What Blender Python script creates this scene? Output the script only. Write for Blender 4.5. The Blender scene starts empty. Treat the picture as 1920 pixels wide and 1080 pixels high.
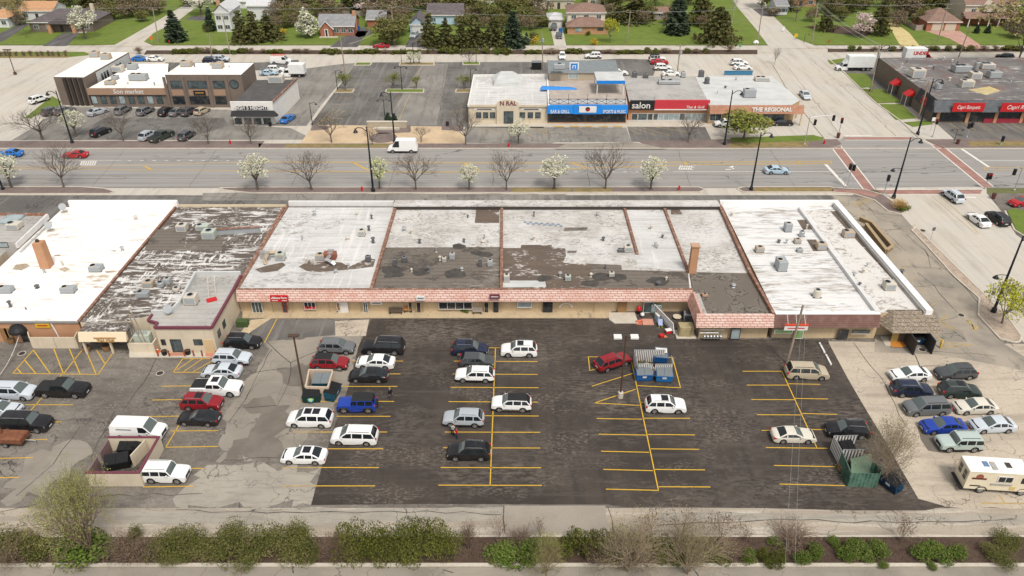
import bpy,bmesh,math,random
from mathutils import Vector,Matrix
R=math.radians
sc=bpy.context.scene
COL=sc.collection
# ------------------------------------------------------------------ camera
H0,PITCH,FPX=59.7,R(32.0),1446.0
cam_d=bpy.data.cameras.new('camera');cam=bpy.data.objects.new('camera',cam_d);COL.objects.link(cam)
cam.location=(0,0,H0);cam.rotation_euler=(R(90)-PITCH,0,0)
cam_d.sensor_width=36.0;cam_d.lens=36.0*FPX/1920.0
cam_d.clip_start=1.0;cam_d.clip_end=6000
sc.camera=cam
# ------------------------------------------------------------------ light: bright overcast
SUN_EL,SUN_AZ=R(58),R(155)          # azimuth measured from +Y clockwise
w=bpy.data.worlds.new('World');sc.world=w;w.use_nodes=True
nt=w.node_tree;nt.nodes.clear()
sky=nt.nodes.new('ShaderNodeTexSky');sky.sky_type='NISHITA';sky.sun_disc=False
sky.sun_elevation=SUN_EL;sky.sun_rotation=SUN_AZ
sky.air_density=1.0;sky.dust_density=3.0;sky.ozone_density=1.0
hs=nt.nodes.new('ShaderNodeHueSaturation');hs.inputs['Saturation'].default_value=0.14   # cloud cover greys the sky
bg=nt.nodes.new('ShaderNodeBackground');bg.inputs['Strength'].default_value=0.105
wo=nt.nodes.new('ShaderNodeOutputWorld')
nt.links.new(sky.outputs[0],hs.inputs['Color']);nt.links.new(hs.outputs[0],bg.inputs[0]);nt.links.new(bg.outputs[0],wo.inputs[0])
sd=bpy.data.lights.new('sun','SUN');sun=bpy.data.objects.new('sun',sd);COL.objects.link(sun)
sd.energy=1.5;sd.angle=R(11);sd.color=(1.0,0.925,0.83)
sun.rotation_euler=Vector((-math.sin(SUN_AZ)*math.cos(SUN_EL),-math.cos(SUN_AZ)*math.cos(SUN_EL),-math.sin(SUN_EL))).to_track_quat('-Z','Y').to_euler()
sc.view_settings.view_transform='Standard';sc.view_settings.look='None';sc.view_settings.gamma=1
sc.view_settings.exposure=0.74
sc.render.engine='CYCLES'
sc.cycles.use_denoising=True
sc.cycles.max_bounces=5;sc.cycles.diffuse_bounces=3;sc.cycles.glossy_bounces=2;sc.cycles.transmission_bounces=2;sc.cycles.transparent_max_bounces=4
sc.cycles.caustics_reflective=False;sc.cycles.caustics_refractive=False
# ------------------------------------------------------------------ survey: a sighting (in the 1920x1080 photo) of a point at height z -> world point
def P(px,py,z=0.0):
 u,v=(px-960)/FPX,(py-540)/FPX
 c,s=math.cos(PITCH),math.sin(PITCH)
 dy,dz=c-v*s,-s-v*c
 t=(z-H0)/dz
 return Vector((u*t,dy*t,z))
def MPP(py):        # metres per photo pixel across, at a ground row
 return 1.0/(0.014205*(py+365))
# ------------------------------------------------------------------ materials
MATS={}
def mat(name,base=(.5,.5,.5),rough=.85,layers=(),metal=0.0,spec=.3,objcolor=False,bump=0,bscale=8,coat=0.0):
 """base colour with procedural layers mixed over it in object space"""
 if name in MATS:return MATS[name]
 m=bpy.data.materials.new(name);MATS[name]=m;m.use_nodes=True
 N=m.node_tree.nodes;L=m.node_tree.links
 b=N['Principled BSDF']
 b.inputs['Roughness'].default_value=rough;b.inputs['Metallic'].default_value=metal
 b.inputs['Specular IOR Level'].default_value=spec
 if coat:b.inputs['Coat Weight'].default_value=coat;b.inputs['Coat Roughness'].default_value=.06
 if objcolor:
  oi=N.new('ShaderNodeObjectInfo');cur=oi.outputs['Color']
 else:
  rgb=N.new('ShaderNodeRGB');rgb.outputs[0].default_value=(*base,1);cur=rgb.outputs[0]
 tc=N.new('ShaderNodeTexCoord');co=tc.outputs['Object']
 def scaled(s,rot=0):
  if not isinstance(s,(tuple,list)):s=(s,s,s)
  mp=N.new('ShaderNodeMapping');mp.inputs['Scale'].default_value=s;mp.inputs['Rotation'].default_value=(0,0,rot)
  L.new(co,mp.inputs['Vector']);return mp.outputs[0]
 def rng(sock,lo,hi,fac=1.0):
  mr=N.new('ShaderNodeMapRange');mr.inputs['From Min'].default_value=lo;mr.inputs['From Max'].default_value=hi
  mr.inputs['To Min'].default_value=0;mr.inputs['To Max'].default_value=fac
  L.new(sock,mr.inputs['Value']);return mr.outputs[0]
 def noise(s,det=4,ro=.6,rot=0,dist=0.0):
  n=N.new('ShaderNodeTexNoise');n.inputs['Scale'].default_value=1;n.inputs['Detail'].default_value=det;n.inputs['Roughness'].default_value=ro
  n.inputs['Distortion'].default_value=dist
  L.new(scaled(s,rot),n.inputs['Vector']);return n.outputs[0]
 for ly in layers:
  k=ly[0]
  if k=='noise':      # ('noise', scale, lo, hi, colour, fac, detail)
   f=rng(noise(ly[1],ly[6] if len(ly)>6 else 5,.62,ly[7] if len(ly)>7 else 0),ly[2],ly[3],ly[5])
  elif k=='mask2':    # patches: coarse noise x fine noise   ('mask2', s1, lo1, hi1, s2, lo2, hi2, colour, fac)
   f1=rng(noise(ly[1],4),ly[2],ly[3]);f2=rng(noise(ly[4],6,.68),ly[5],ly[6],ly[8])
   mu=N.new('ShaderNodeMath');mu.operation='MULTIPLY';L.new(f1,mu.inputs[0]);L.new(f2,mu.inputs[1]);f=mu.outputs[0]
   ly=(0,0,0,0,ly[7])
  elif k=='crack':    # ('crack', scale, width, _, colour, fac)
   v=N.new('ShaderNodeTexVoronoi');v.feature='DISTANCE_TO_EDGE';v.inputs['Scale'].default_value=1
   nz=N.new('ShaderNodeTexNoise');nz.inputs['Scale'].default_value=1;nz.inputs['Detail'].default_value=5
   L.new(scaled(ly[1]),nz.inputs['Vector'])
   ad=N.new('ShaderNodeVectorMath');ad.operation='ADD';L.new(scaled(ly[1]),ad.inputs[0]);sc_=N.new('ShaderNodeVectorMath');sc_.operation='SCALE';sc_.inputs[3].default_value=1.9;L.new(nz.outputs['Color'],sc_.inputs[0]);L.new(sc_.outputs[0],ad.inputs[1])
   L.new(ad.outputs[0],v.inputs['Vector'])
   f0=rng(v.outputs['Distance'],ly[2]*.6,ly[2]*.15,ly[5])
   f1=rng(noise(tuple(0.35*q for q in ly[1]) if isinstance(ly[1],tuple) else .35*ly[1],3),.47,.58)
   mu=N.new('ShaderNodeMath');mu.operation='MULTIPLY';mu.use_clamp=True;L.new(f0,mu.inputs[0]);L.new(f1,mu.inputs[1]);f=mu.outputs[0]
  elif k=='brick':    # ('brick', plane, (w,h), mortar, colour2, mortar colour, fac) : tiles, bricks, boards
   bt=N.new('ShaderNodeTexBrick')
   sp=N.new('ShaderNodeSeparateXYZ');L.new(co,sp.inputs[0]);cb=N.new('ShaderNodeCombineXYZ')
   if ly[1]=='wall':
    ad=N.new('ShaderNodeMath');L.new(sp.outputs[0],ad.inputs[0]);L.new(sp.outputs[1],ad.inputs[1])
    L.new(ad.outputs[0],cb.inputs[0]);L.new(sp.outputs[2],cb.inputs[1])
   elif ly[1]=='side':
    L.new(sp.outputs[1],cb.inputs[0]);L.new(sp.outputs[2],cb.inputs[1])
   elif ly[1]=='flatx':
    L.new(sp.outputs[1],cb.inputs[0]);L.new(sp.outputs[0],cb.inputs[1])
   else:
    L.new(sp.outputs[0],cb.inputs[0]);L.new(sp.outputs[1],cb.inputs[1])
   L.new(cb.outputs[0],bt.inputs['Vector'])
   bt.inputs['Scale'].default_value=1;bt.inputs['Brick Width'].default_value=ly[2][0];bt.inputs['Row Height'].default_value=ly[2][1]
   bt.inputs['Mortar Size'].default_value=ly[3];bt.inputs['Mortar Smooth'].default_value=.3;bt.inputs['Bias'].default_value=0
   L.new(cur,bt.inputs['Color1']);bt.inputs['Color2'].default_value=(*ly[4],1);bt.inputs['Mortar'].default_value=(*ly[5],1)
   mx=N.new('ShaderNodeMix');mx.data_type='RGBA';mx.inputs[0].default_value=ly[6]
   L.new(cur,mx.inputs[6]);L.new(bt.outputs['Color'],mx.inputs[7]);cur=mx.outputs[2];continue
  elif k=='wave':     # ('wave', dir, scale, _, colour, fac, lo, hi)
   wv=N.new('ShaderNodeTexWave');wv.bands_direction=ly[1];wv.inputs['Scale'].default_value=ly[2]
   wv.inputs['Distortion'].default_value=ly[3] or 0;wv.inputs['Detail'].default_value=2
   L.new(co,wv.inputs['Vector']);f=rng(wv.outputs['Fac'],ly[6],ly[7],ly[5])
  elif k=='random':   # per-object lightness
   oi=N.new('ShaderNodeObjectInfo');f=rng(oi.outputs['Random'],0,1,ly[5])
  elif k=='island':
   g=N.new('ShaderNodeNewGeometry');f=rng(g.outputs['Random Per Island'],ly[2],ly[3],ly[5])
  mx=N.new('ShaderNodeMix');mx.data_type='RGBA';L.new(f,mx.inputs[0])
  L.new(cur,mx.inputs[6]);mx.inputs[7].default_value=(*ly[4],1);cur=mx.outputs[2]
 L.new(cur,b.inputs['Base Color'])
 if bump:
  bn=N.new('ShaderNodeBump');bn.inputs['Strength'].default_value=bump;bn.inputs['Distance'].default_value=.02
  L.new(noise(bscale,4),bn.inputs['Height']);L.new(bn.outputs[0],b.inputs['Normal'])
 return m
def plain(name,c,rough=.7,metal=0.0,spec=.3,**k):
 return mat(name,c,rough,(('noise',1.3,.35,.75,tuple(q*.72 for q in c),.5),('noise',9,.45,.7,tuple(q*.85 for q in c),.4)),metal,spec,**k)
# ------------------------------------------------------------------ mesh builder
def new_obj(name,me,m=None,parent=None):
 o=bpy.data.objects.new(name,me);COL.objects.link(o)
 if m is not None:
  for q in (m if isinstance(m,(list,tuple)) else [m]):me.materials.append(q)
 if parent is not None:o.parent=parent
 return o
class MB:
 def __init__(s):s.v,s.f,s.mi,s.cur=[],[],[],0
 def face(s,pts):
  i=len(s.v);s.v+=[tuple(p) for p in pts];s.f.append(tuple(range(i,i+len(pts))));s.mi.append(s.cur);return s
 def mesh(s,vs,fs):
  i=len(s.v);s.v+=[tuple(p) for p in vs]
  for f in fs:s.f.append(tuple(i+q for q in f));s.mi.append(s.cur)
  return s
 def hexa(s,b,t):      # two quads, same winding (counter-clockwise from above)
  return s.mesh(list(b)+list(t),[(3,2,1,0),(4,5,6,7),(0,1,5,4),(1,2,6,5),(2,3,7,6),(3,0,4,7)])
 def box(s,x0,x1,y0,y1,z0,z1):
  return s.hexa([(x0,y0,z0),(x1,y0,z0),(x1,y1,z0),(x0,y1,z0)],[(x0,y0,z1),(x1,y0,z1),(x1,y1,z1),(x0,y1,z1)])
 def cbox(s,x0,x1,y0,y1,z0,z1,c=.04):    # box with chamfered top
  s.hexa([(x0,y0,z0),(x1,y0,z0),(x1,y1,z0),(x0,y1,z0)],[(x0,y0,z1-c),(x1,y0,z1-c),(x1,y1,z1-c),(x0,y1,z1-c)])
  s.f.pop(-5);s.mi.pop(-5)
  i=len(s.v)-4;j=len(s.v)
  s.v+=[(x0+c,y0+c,z1),(x1-c,y0+c,z1),(x1-c,y1-c,z1),(x0+c,y1-c,z1)]
  for f in ((i,i+1,j+1,j),(i+1,i+2,j+2,j+1),(i+2,i+3,j+3,j+2),(i+3,i,j,j+3),(j,j+1,j+2,j+3)):
   s.f.append(f);s.mi.append(s.cur)
  return s
 def obox(s,a,b,wd,z0,z1):   # box along ground segment a-b, width wd
  a,b=Vector((a[0],a[1],0)),Vector((b[0],b[1],0));d=(b-a).normalized();n=Vector((-d.y,d.x,0))*wd/2
  q=[a-n,b-n,b+n,a+n]
  return s.hexa([(p.x,p.y,z0) for p in q],[(p.x,p.y,z1) for p in q])
 def prism(s,poly,z0,z1,top=True):
  n=len(poly);area=sum(poly[i][0]*poly[(i+1)%n][1]-poly[(i+1)%n][0]*poly[i][1] for i in range(n))
  if area<0:poly=list(poly)[::-1]
  vs=[(p[0],p[1],z0) for p in poly]+[(p[0],p[1],z1) for p in poly]
  fs=[(i,(i+1)%n,n+(i+1)%n,n+i) for i in range(n)]
  fs.append(tuple(range(n-1,-1,-1)))
  if top:fs.append(tuple(range(n,2*n)))
  return s.mesh(vs,fs)
 def tube(s,pts,rads,n=6,cap=True):
  pts=[Vector(p) for p in pts]
  if not isinstance(rads,(list,tuple)):rads=[rads]*len(pts)
  rings=[];up=Vector((0.123,.31,.94)).normalized()
  base=len(s.v)
  for i,p in enumerate(pts):
   d=(pts[min(i+1,len(pts)-1)]-pts[max(i-1,0)]).normalized()
   ref=up if abs(d.dot(up))<.95 else Vector((1,0,0))
   a=d.cross(ref).normalized();bb=d.cross(a)
   for k in range(n):
    t=2*math.pi*k/n;q=p+(a*math.cos(t)+bb*math.sin(t))*rads[i];s.v.append((q.x,q.y,q.z))
  for i in range(len(pts)-1):
   for k in range(n):
    A=base+i*n+k;B=base+i*n+(k+1)%n
    s.f.append((A,B,B+n,A+n)[::-1]);s.mi.append(s.cur)
  if cap:
   s.f.append(tuple(base+k for k in range(n)));s.mi.append(s.cur)
   s.f.append(tuple(base+(len(pts)-1)*n+k for k in range(n))[::-1]);s.mi.append(s.cur)
  return s
 def cyl(s,x,y,z0,z1,r0,r1=None,n=10):
  r1=r0 if r1 is None else r1
  return s.tube([(x,y,z0),(x,y,z1)],[r0,r1],n)
 def lathe(s,x,y,prof,n=12):  # prof: (r,z)
  return s.tube([(x,y,z) for r,z in prof],[r for r,z in prof],n)
 def build(s,name,m,parent=None,smooth=False,loc=None):
  me=bpy.data.meshes.new(name);me.from_pydata(s.v,[],s.f);me.validate()
  if any(s.mi) and len(s.mi)==len(me.polygons):me.polygons.foreach_set('material_index',s.mi)
  if smooth:me.polygons.foreach_set('use_smooth',[True]*len(me.polygons))
  o=new_obj(name,me,m,parent)
  if loc is not None:o.location=loc
  return o
def bpart(t,name,m,kind,*a):     # one simple shape as a part of its thing (thing's own space)
 b=MB();getattr(b,kind)(*a);return b.build(name,m,t)
def wpart(t,name,m,kind,*a):     # the same, in world space
 b=MB();getattr(b,kind)(*a);return part(t,name,b,m)
def tag(o,label=None,cat=None,group=None,kind=None):
 if label:o['label']=label
 if cat:o['category']=cat
 if group:o['group']=group
 if kind:o['kind']=kind
 return o
def empty(name,loc,rz=0,label=None,cat=None,group=None):
 o=bpy.data.objects.new(name,None);COL.objects.link(o);o.location=loc;o.rotation_euler=(0,0,rz);o.empty_display_size=.3
 return tag(o,label,cat,group)
def copy_tree(o,parent=None):
 c=o.copy();COL.objects.link(c)
 for k in ('label','category','group'):
  if parent is None and k in c:del c[k]
 if parent is not None:c.parent=parent
 for ch in list(o.children):copy_tree(ch,c)
 return c
def paint(o,col,only=('body','bed','door','hood','cab','fender')):
 o.color=(*col,1)
 for ch in o.children:paint(ch,col)
def drop(o):
 for ch in list(o.children):drop(ch)
 bpy.data.objects.remove(o)
def text_mesh(txt,size,depth=.02,bold=0.0,shear=0.0,width=None):
 """upright lettering facing -Y, centred on the origin"""
 cu=bpy.data.curves.new('lettering','FONT');cu.body=txt;cu.size=size;cu.align_x='CENTER';cu.align_y='CENTER'
 cu.extrude=depth/2;cu.offset=bold;cu.fill_mode='BOTH';cu.shear=shear;cu.resolution_u=3
 o=bpy.data.objects.new('lettering',cu);COL.objects.link(o)
 bpy.context.view_layer.update()
 me=bpy.data.meshes.new_from_object(o.evaluated_get(bpy.context.evaluated_depsgraph_get()))
 bpy.data.objects.remove(o);bpy.data.curves.remove(cu);me.materials.clear()
 if width:
  xs=[v.co.x for v in me.vertices];k=width/(max(xs)-min(xs))
  for v in me.vertices:v.co.x*=k
 me.transform(Matrix.Rotation(R(90),4,'X'))
 return me
def lettering(txt,size,loc,m,parent=None,rz=0,tilt=0,depth=.03,bold=.01,shear=0,width=None,name='lettering'):
 me=text_mesh(txt,size,depth,bold,shear,width)
 me.transform(Matrix.Rotation(rz,4,'Z') @ Matrix.Rotation(tilt,4,'X'))
 o=new_obj(name,me,m,parent);o.location=loc
 return o
# ================================================================== GROUND
def lerp3(a,b,t):return tuple(x+(y-x)*t for x,y in zip(a,b))
M_lot=mat('worn_asphalt',(.128,.112,.096),.9,(('noise',.12,.40,.62,(.22,.195,.165),.75),('noise',(.22,.8,1),.5,.68,(.082,.07,.06),.8),('mask2',(.07,.09,1),.5,.58,(.4,.7,1),.46,.54,(.085,.073,.063),.7),('noise',2.2,.45,.7,(.085,.075,.066),.55),('mask2',.5,.48,.6,4,.5,.62,(.33,.3,.25),.5),('noise',26,.5,.72,(.29,.265,.23),.5),('crack',.22,.035,0,(.035,.032,.03),.9)))
M_seal=mat('sealed_asphalt',(.037,.029,.0235),.85,(('noise',.1,.42,.62,(.066,.053,.043),.8),('noise',(.7,.05,1),.5,.62,(.03,.025,.022),.6),('mask2',(.055,.08,1),.46,.66,(.9,2.6,1),.46,.58,(.145,.122,.102),.85),('mask2',(.1,.22,1),.5,.62,(2.0,4.0,1),.5,.6,(.17,.145,.122),.75),('noise',(.05,1.1,1),.55,.66,(.075,.064,.055),.6),('mask2',.06,.52,.6,(.7,1.1,1),.47,.56,(.085,.073,.062),.8),('noise',14,.5,.7,(.085,.073,.063),.5),('crack',(.1,.2,1),.014,0,(.02,.017,.015),.7)))
M_conc=mat('worn_concrete',(.25,.225,.188),.9,(('noise',.09,.44,.56,(.17,.15,.125),.85),('brick','flat',(6.2,3.9),.03,(.235,.21,.175),(.12,.105,.09),.7),('noise',.15,.42,.62,(.30,.265,.215),.8),('noise',(.25,1.2,1),.5,.68,(.21,.185,.15),.6),('noise',3,.5,.72,(.24,.21,.175),.5),('noise',22,.5,.7,(.34,.31,.265),.35),('crack',.16,.022,0,(.10,.09,.08),.9)))
M_tan=mat('tan_concrete',(.47,.40,.315),.9,(('brick','flat',(7.5,4.2),.03,(.45,.385,.3),(.2,.17,.135),.6),('noise',.12,.42,.62,(.36,.305,.24),.7),('noise',(.1,.6,1),.52,.7,(.22,.185,.15),.6),('noise',3,.5,.72,(.24,.21,.17),.5),('noise',24,.5,.7,(.47,.42,.35),.4),('crack',.3,.03,0,(.10,.085,.07),.8)))
M_alley=mat('alley_pavement',(.36,.31,.245),.9,(('noise',(.06,.5,1),.44,.58,(.27,.23,.185),.8),('noise',(.1,1.4,1),.52,.62,(.5,.46,.39),.6),('noise',4,.48,.66,(.25,.215,.17),.6),('crack',.25,.03,0,(.1,.085,.07),.8)));M_craze=mat('crazed_concrete',(.32,.29,.24),.9,(('noise',.2,.42,.62,(.26,.235,.195),.8),('noise',(.3,2,1),.5,.62,(.19,.17,.14),.5),('crack',.8,.05,0,(.2,.175,.145),.6),('crack',.3,.03,0,(.05,.045,.04),.9),('noise',18,.5,.7,(.5,.47,.42),.4)))
M_street=mat('street_concrete',(.46,.436,.392),.9,(('brick','flatx',(9,3.8),.05,(.50,.455,.39),(.36,.325,.275),.8),('noise',(1.2,.03,1),.48,.62,(.42,.385,.33),.6),('noise',.07,.42,.6,(.46,.41,.34),.7),('noise',(.5,.06,1),.5,.68,(.27,.235,.19),.45),('noise',4,.5,.75,(.37,.32,.26),.4),('crack',.09,.01,0,(.2,.175,.15),.7)))
M_road=mat('road_asphalt',(.285,.274,.258),.85,(('noise',(.04,.5,1),.4,.62,(.25,.236,.218),.8),('noise',(.02,1.6,1),.5,.62,(.2,.19,.176),.7),('noise',5,.5,.75,(.24,.226,.208),.4),('crack',(.03,.12,1),.02,0,(.07,.065,.06),.8),('noise',30,.5,.72,(.3,.28,.26),.3)))
M_aisle=mat('aisle_asphalt',(.33,.285,.225),.9,(('noise',.14,.42,.62,(.19,.17,.145),.8),('noise',(.5,.2,1),.56,.7,(.10,.092,.082),.75),('noise',4,.5,.75,(.2,.18,.15),.4),('crack',.11,.022,0,(.055,.05,.045),.95),('noise',26,.5,.72,(.34,.31,.27),.35)))
M_lot2=mat('grey_lot',(.19,.178,.16),.9,(('noise',.1,.42,.62,(.27,.25,.22),.8),('noise',(.8,.1,1),.5,.65,(.12,.112,.1),.6),('noise',4,.5,.75,(.14,.13,.115),.4),('crack',.15,.03,0,(.06,.055,.05),.8)))
M_lot3=mat('dark_grey_lot',(.105,.098,.09),.9,(('noise',.1,.42,.62,(.17,.16,.145),.8),('noise',(1,.07,1),.5,.65,(.21,.2,.18),.6),('noise',4,.5,.75,(.08,.075,.068),.4),('crack',.15,.03,0,(.05,.045,.04),.8)))
M_drive=mat('dark_drive',(.085,.08,.08),.9,(('noise',(.6,.1,1),.45,.65,(.16,.15,.145),.7),('noise',4,.5,.75,(.06,.055,.055),.4)))
M_walk=mat('brick_walk',(.16,.12,.108),.9,(('brick','floor',(.5,.25),.02,(.2,.15,.135),(.12,.1,.09),.6),('noise',.4,.45,.65,(.21,.175,.155),.6),('noise',3,.5,.7,(.11,.085,.075),.5)))
M_rbrick=mat('red_brick_crossing',(.30,.155,.125),.9,(('brick','floor',(.5,.25),.02,(.25,.12,.10),(.2,.15,.13),.5),('noise',.5,.42,.65,(.36,.23,.19),.6),('noise',(.2,2,1),.5,.7,(.2,.14,.12),.5)))
M_plaza=mat('tan_pavers',(.42,.325,.22),.9,(('brick','floor',(.6,.3),.015,(.58,.42,.26),(.42,.3,.18),.6),('noise',.25,.42,.65,(.6,.46,.3),.6),('noise',2.5,.5,.7,(.42,.3,.17),.4)))
M_kerb=mat('kerb_concrete',(.50,.455,.38),.9,(('noise',.6,.45,.65,(.4,.35,.28),.6),('noise',5,.5,.7,(.33,.29,.23),.5)))
M_lawn=mat('lawn_grass',(.125,.172,.024),.95,(('noise',.06,.42,.62,(.15,.19,.034),.8),('noise',.35,.45,.66,(.082,.125,.02),.7),('noise',.13,.56,.68,(.17,.16,.05),.45),('noise',5,.45,.7,(.055,.10,.012),.6),('noise',30,.45,.7,(.15,.21,.04),.5)))
M_earth=mat('ground_earth',(.12,.13,.045),.95,(('noise',.05,.42,.62,(.16,.135,.07),.9),('noise',.5,.45,.66,(.07,.09,.03),.7),('noise',6,.45,.7,(.19,.165,.1),.5)))
M_mulch=mat('mulch',(.058,.036,.025),.95,(('noise',.5,.42,.62,(.09,.06,.043),.7),('noise',9,.5,.7,(.17,.12,.09),.6),('noise',4,.5,.66,(.03,.018,.013),.7)),bump=.8,bscale=14)
M_dry=mat('dry_grass',(.26,.19,.085),.95,(('noise',.7,.42,.62,(.17,.13,.05),.8),('noise',8,.5,.7,(.1,.075,.035),.6),('noise',.3,.5,.65,(.15,.17,.04),.6)))
M_straw=mat('straw_path',(.55,.45,.22),.95,(('noise',.5,.42,.62,(.42,.33,.15),.7),('noise',5,.5,.7,(.33,.26,.13),.6)))
M_brickdrive=mat('pink_paver_drive',(.42,.24,.19),.9,(('brick','floor',(.6,.3),.02,(.36,.2,.16),(.3,.2,.16),.5),('noise',.4,.45,.65,(.5,.33,.27),.6)))
M_gravel=mat('river_stones',(.36,.28,.215),.95,(('noise',.6,.45,.62,(.45,.37,.29),.6),('crack',3.2,.12,0,(.07,.055,.045),.8),('noise',6,.5,.68,(.2,.15,.12),.6),('noise',9,.55,.7,(.58,.52,.45),.8)),bump=1,bscale=5)
M_wet=mat('damp_asphalt',(.14,.12,.098),.75,(('noise',.3,.42,.62,(.185,.162,.135),.8),('noise',6,.5,.7,(.11,.096,.08),.5)))
M_yellow=mat('yellow_paint',(.60,.36,.025),.8,(('noise',3,.5,.72,(.40,.26,.05),.6),('noise',14,.5,.68,(.25,.18,.07),.5)))
M_fadeyel=mat('faded_yellow_paint',(.46,.31,.09),.85,(('noise',1.2,.45,.6,(.25,.2,.11),.7),('noise',9,.48,.66,(.17,.15,.11),.6)))
M_white=mat('white_paint',(.66,.63,.58),.8,(('noise',2,.5,.7,(.42,.40,.37),.7),('noise',12,.5,.68,(.3,.28,.26),.5)))
M_fadewh=mat('faded_white_paint',(.37,.35,.32),.85,(('noise',1.5,.45,.62,(.22,.21,.19),.7),))
def sheet(name,px,z,m,world=False):
 pts=[(p[0],p[1],z) if world else tuple(P(p[0],p[1],z)) for p in px]
 a=sum(pts[i][0]*pts[(i+1)%len(pts)][1]-pts[(i+1)%len(pts)][0]*pts[i][1] for i in range(len(pts)))
 if a<0:pts.reverse()
 b=MB();b.face(pts);o=b.build(name,m)
 return tag(o,kind='structure')
def rough(px,amp=.35,seg=2.2,seed=1):   # breaks a straight outline into an uneven one
 rr=random.Random(seed);out=[]
 pts=[P(*p) for p in px]
 for i in range(len(pts)):
  a,b=pts[i],pts[(i+1)%len(pts)];n=max(1,int((b-a).length/seg))
  for k in range(n):
   q=a.lerp(b,k/n)
   if k:q=q+Vector((rr.uniform(-amp,amp),rr.uniform(-amp,amp),0))
   out.append((q.x,q.y))
 return out
def slab(name,px,z0,z1,m,world=False):
 b=MB();b.prism([(p[0],p[1]) if world else tuple(P(p[0],p[1]))[:2] for p in px],z0,z1);return tag(b.build(name,m),kind='structure')
def kerb_path(b,px,wd=.25,z1=.14,world=False):
 pts=[(p[0],p[1]) if world else tuple(P(p[0],p[1]))[:2] for p in px]
 for i in range(len(pts)-1):b.obox(pts[i],pts[i+1],wd,-.02,z1+.0015*(i%2))
Z=lambda k:.004*k
b=MB();b.face([(-2600,-400,0),(2600,-400,0),(2600,4000,0),(-2600,4000,0)]);tag(b.build('ground',M_earth),kind='structure')
Y_ST,Y_BED0,Y_BED1,Y_AL1=46.9,47.1,50.3,54.2
# near street, alley, lots
sheet('street',[(-300,20),(300,20),(300,Y_ST-.1),(-300,Y_ST-.1)],Z(2),M_conc,True)
sheet('parking_lot',[(-160,Y_BED1),(170,Y_BED1),(170,128),(-160,128)],Z(1),M_lot,True)
sheet('alley',[(-160,Y_BED1+.1),(170,Y_BED1+.1),(170,53.9),(-160,53.9)],Z(1.5),M_alley,True)
sheet('alley',rough([(215,958),(945,950),(943,972),(600,985),(330,985),(215,975)],.3),Z(3),M_craze,True)
sheet('alley',rough([(1230,962),(1920,965),(2000,972),(1900,985),(1500,975),(1240,975)],.25,seed=5),Z(4),M_craze,True)
sheet('alley',[(945,948),(1135,948),(1140,1000),(947,1000)],Z(5),mat('smooth_alley',(.30,.265,.22),.9,(('noise',.3,.45,.62,(.25,.22,.18),.6),('noise',6,.5,.7,(.22,.19,.16),.5))))
sheet('parking_lot',rough([(1500,640),(1560,760),(1650,900),(1690,951),(2400,953),(2400,655),(1660,640)],.2,seed=3),Z(2.2),M_tan,True)
SEAL=[(697,597),(672,650),(655,720),(625,805),(602,880),(583,947),(800,945),(1138,946),(1180,952),(1215,950),(1300,951),(1440,953),(1600,957),(1735,957),(1772,949),(1722,935),(1690,880),(1662,830),(1625,770),(1590,710),(1555,645),(1552,636),(1300,636),(1290,580),(1145,580)]
sheet('parking_lot',SEAL,Z(3.5),M_seal)
sheet('parking_lot',rough([(505,640),(600,628),(690,612),(672,650),(655,720),(625,760),(600,806),(548,846),(412,868),(425,790),(462,710)],.75,.9,seed=8),Z(3),M_conc,True)
sheet('parking_lot',[(628,602),(692,599),(686,630),(629,630)],Z(4.5),M_tan)
sheet('parking_lot',rough([(452,760),(508,742),(515,762),(545,760),(540,800),(512,820),(540,850),(538,858),(424,860),(436,835),(470,805),(490,775)],.6,.8,9),Z(4),M_wet,True)
sheet('parking_lot',rough([(520,690),(585,680),(590,715),(560,725),(530,718)],.6,.8,10),Z(4),M_wet,True)
sheet('parking_lot',rough([(390,872),(602,876),(583,947),(330,950),(345,915)],.8,.9,11),Z(3),M_craze,True)
sheet('parking_lot',rough([(60,850),(150,825),(175,850),(130,895),(40,940),(0,940)],.8,.9,12),Z(3),M_conc,True)
sheet('parking_lot',[(470,600),(628,600),(629,628),(560,634),(500,640),(452,640)],Z(4),M_lot3)
sheet('parking_lot',rough([(1720,800),(1800,820),(1770,850),(1740,845)],.5,1.5,13),Z(4),M_wet,True)
# east side: aisle, cross street, stone island
sheet('drive_aisle',[(1560,366),(1660,374),(1712,426),(1772,500),(1837,562),(1832,590),(1876,640),(2000,720),(1900,690),(1760,665),(1640,660),(1640,560)],Z(3),M_aisle)
sheet('sidewalk',[(1740,612),(1800,618),(1815,641),(1742,640)],Z(5),M_conc)
sheet('street',[(1640,352),(1662,372),(1712,426),(1812,520),(1918,640),(2100,830),(2500,830),(2020,520),(1905,440),(1882,402),(1850,362),(1850,350)],Z(3.5),M_street)
isl=[(1709,432),(1718,428),(1812,520),(1890,597),(1915,632),(1912,641),(1902,643),(1875,636),(1834,592),(1836,560),(1790,520),(1740,464)]
slab('stone_island',[(960+(p[0]-960)*1.0,p[1]) for p in isl],0,.1,M_gravel)
kb=MB();kerb_path(kb,isl+isl[:1],.22,.15)
# south planting bed, kerbs
slab('planting_bed',[(-160,Y_BED0),(160,Y_BED0),(160,Y_BED1),(-160,Y_BED1)],0,.09,M_mulch,True)
kerb_path(kb,[(-160,Y_BED1),(160,Y_BED1)],.18,.12,True);kerb_path(kb,[(-160,Y_BED0-.1),(160,Y_BED0-.1)],.35,.15,True)
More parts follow.
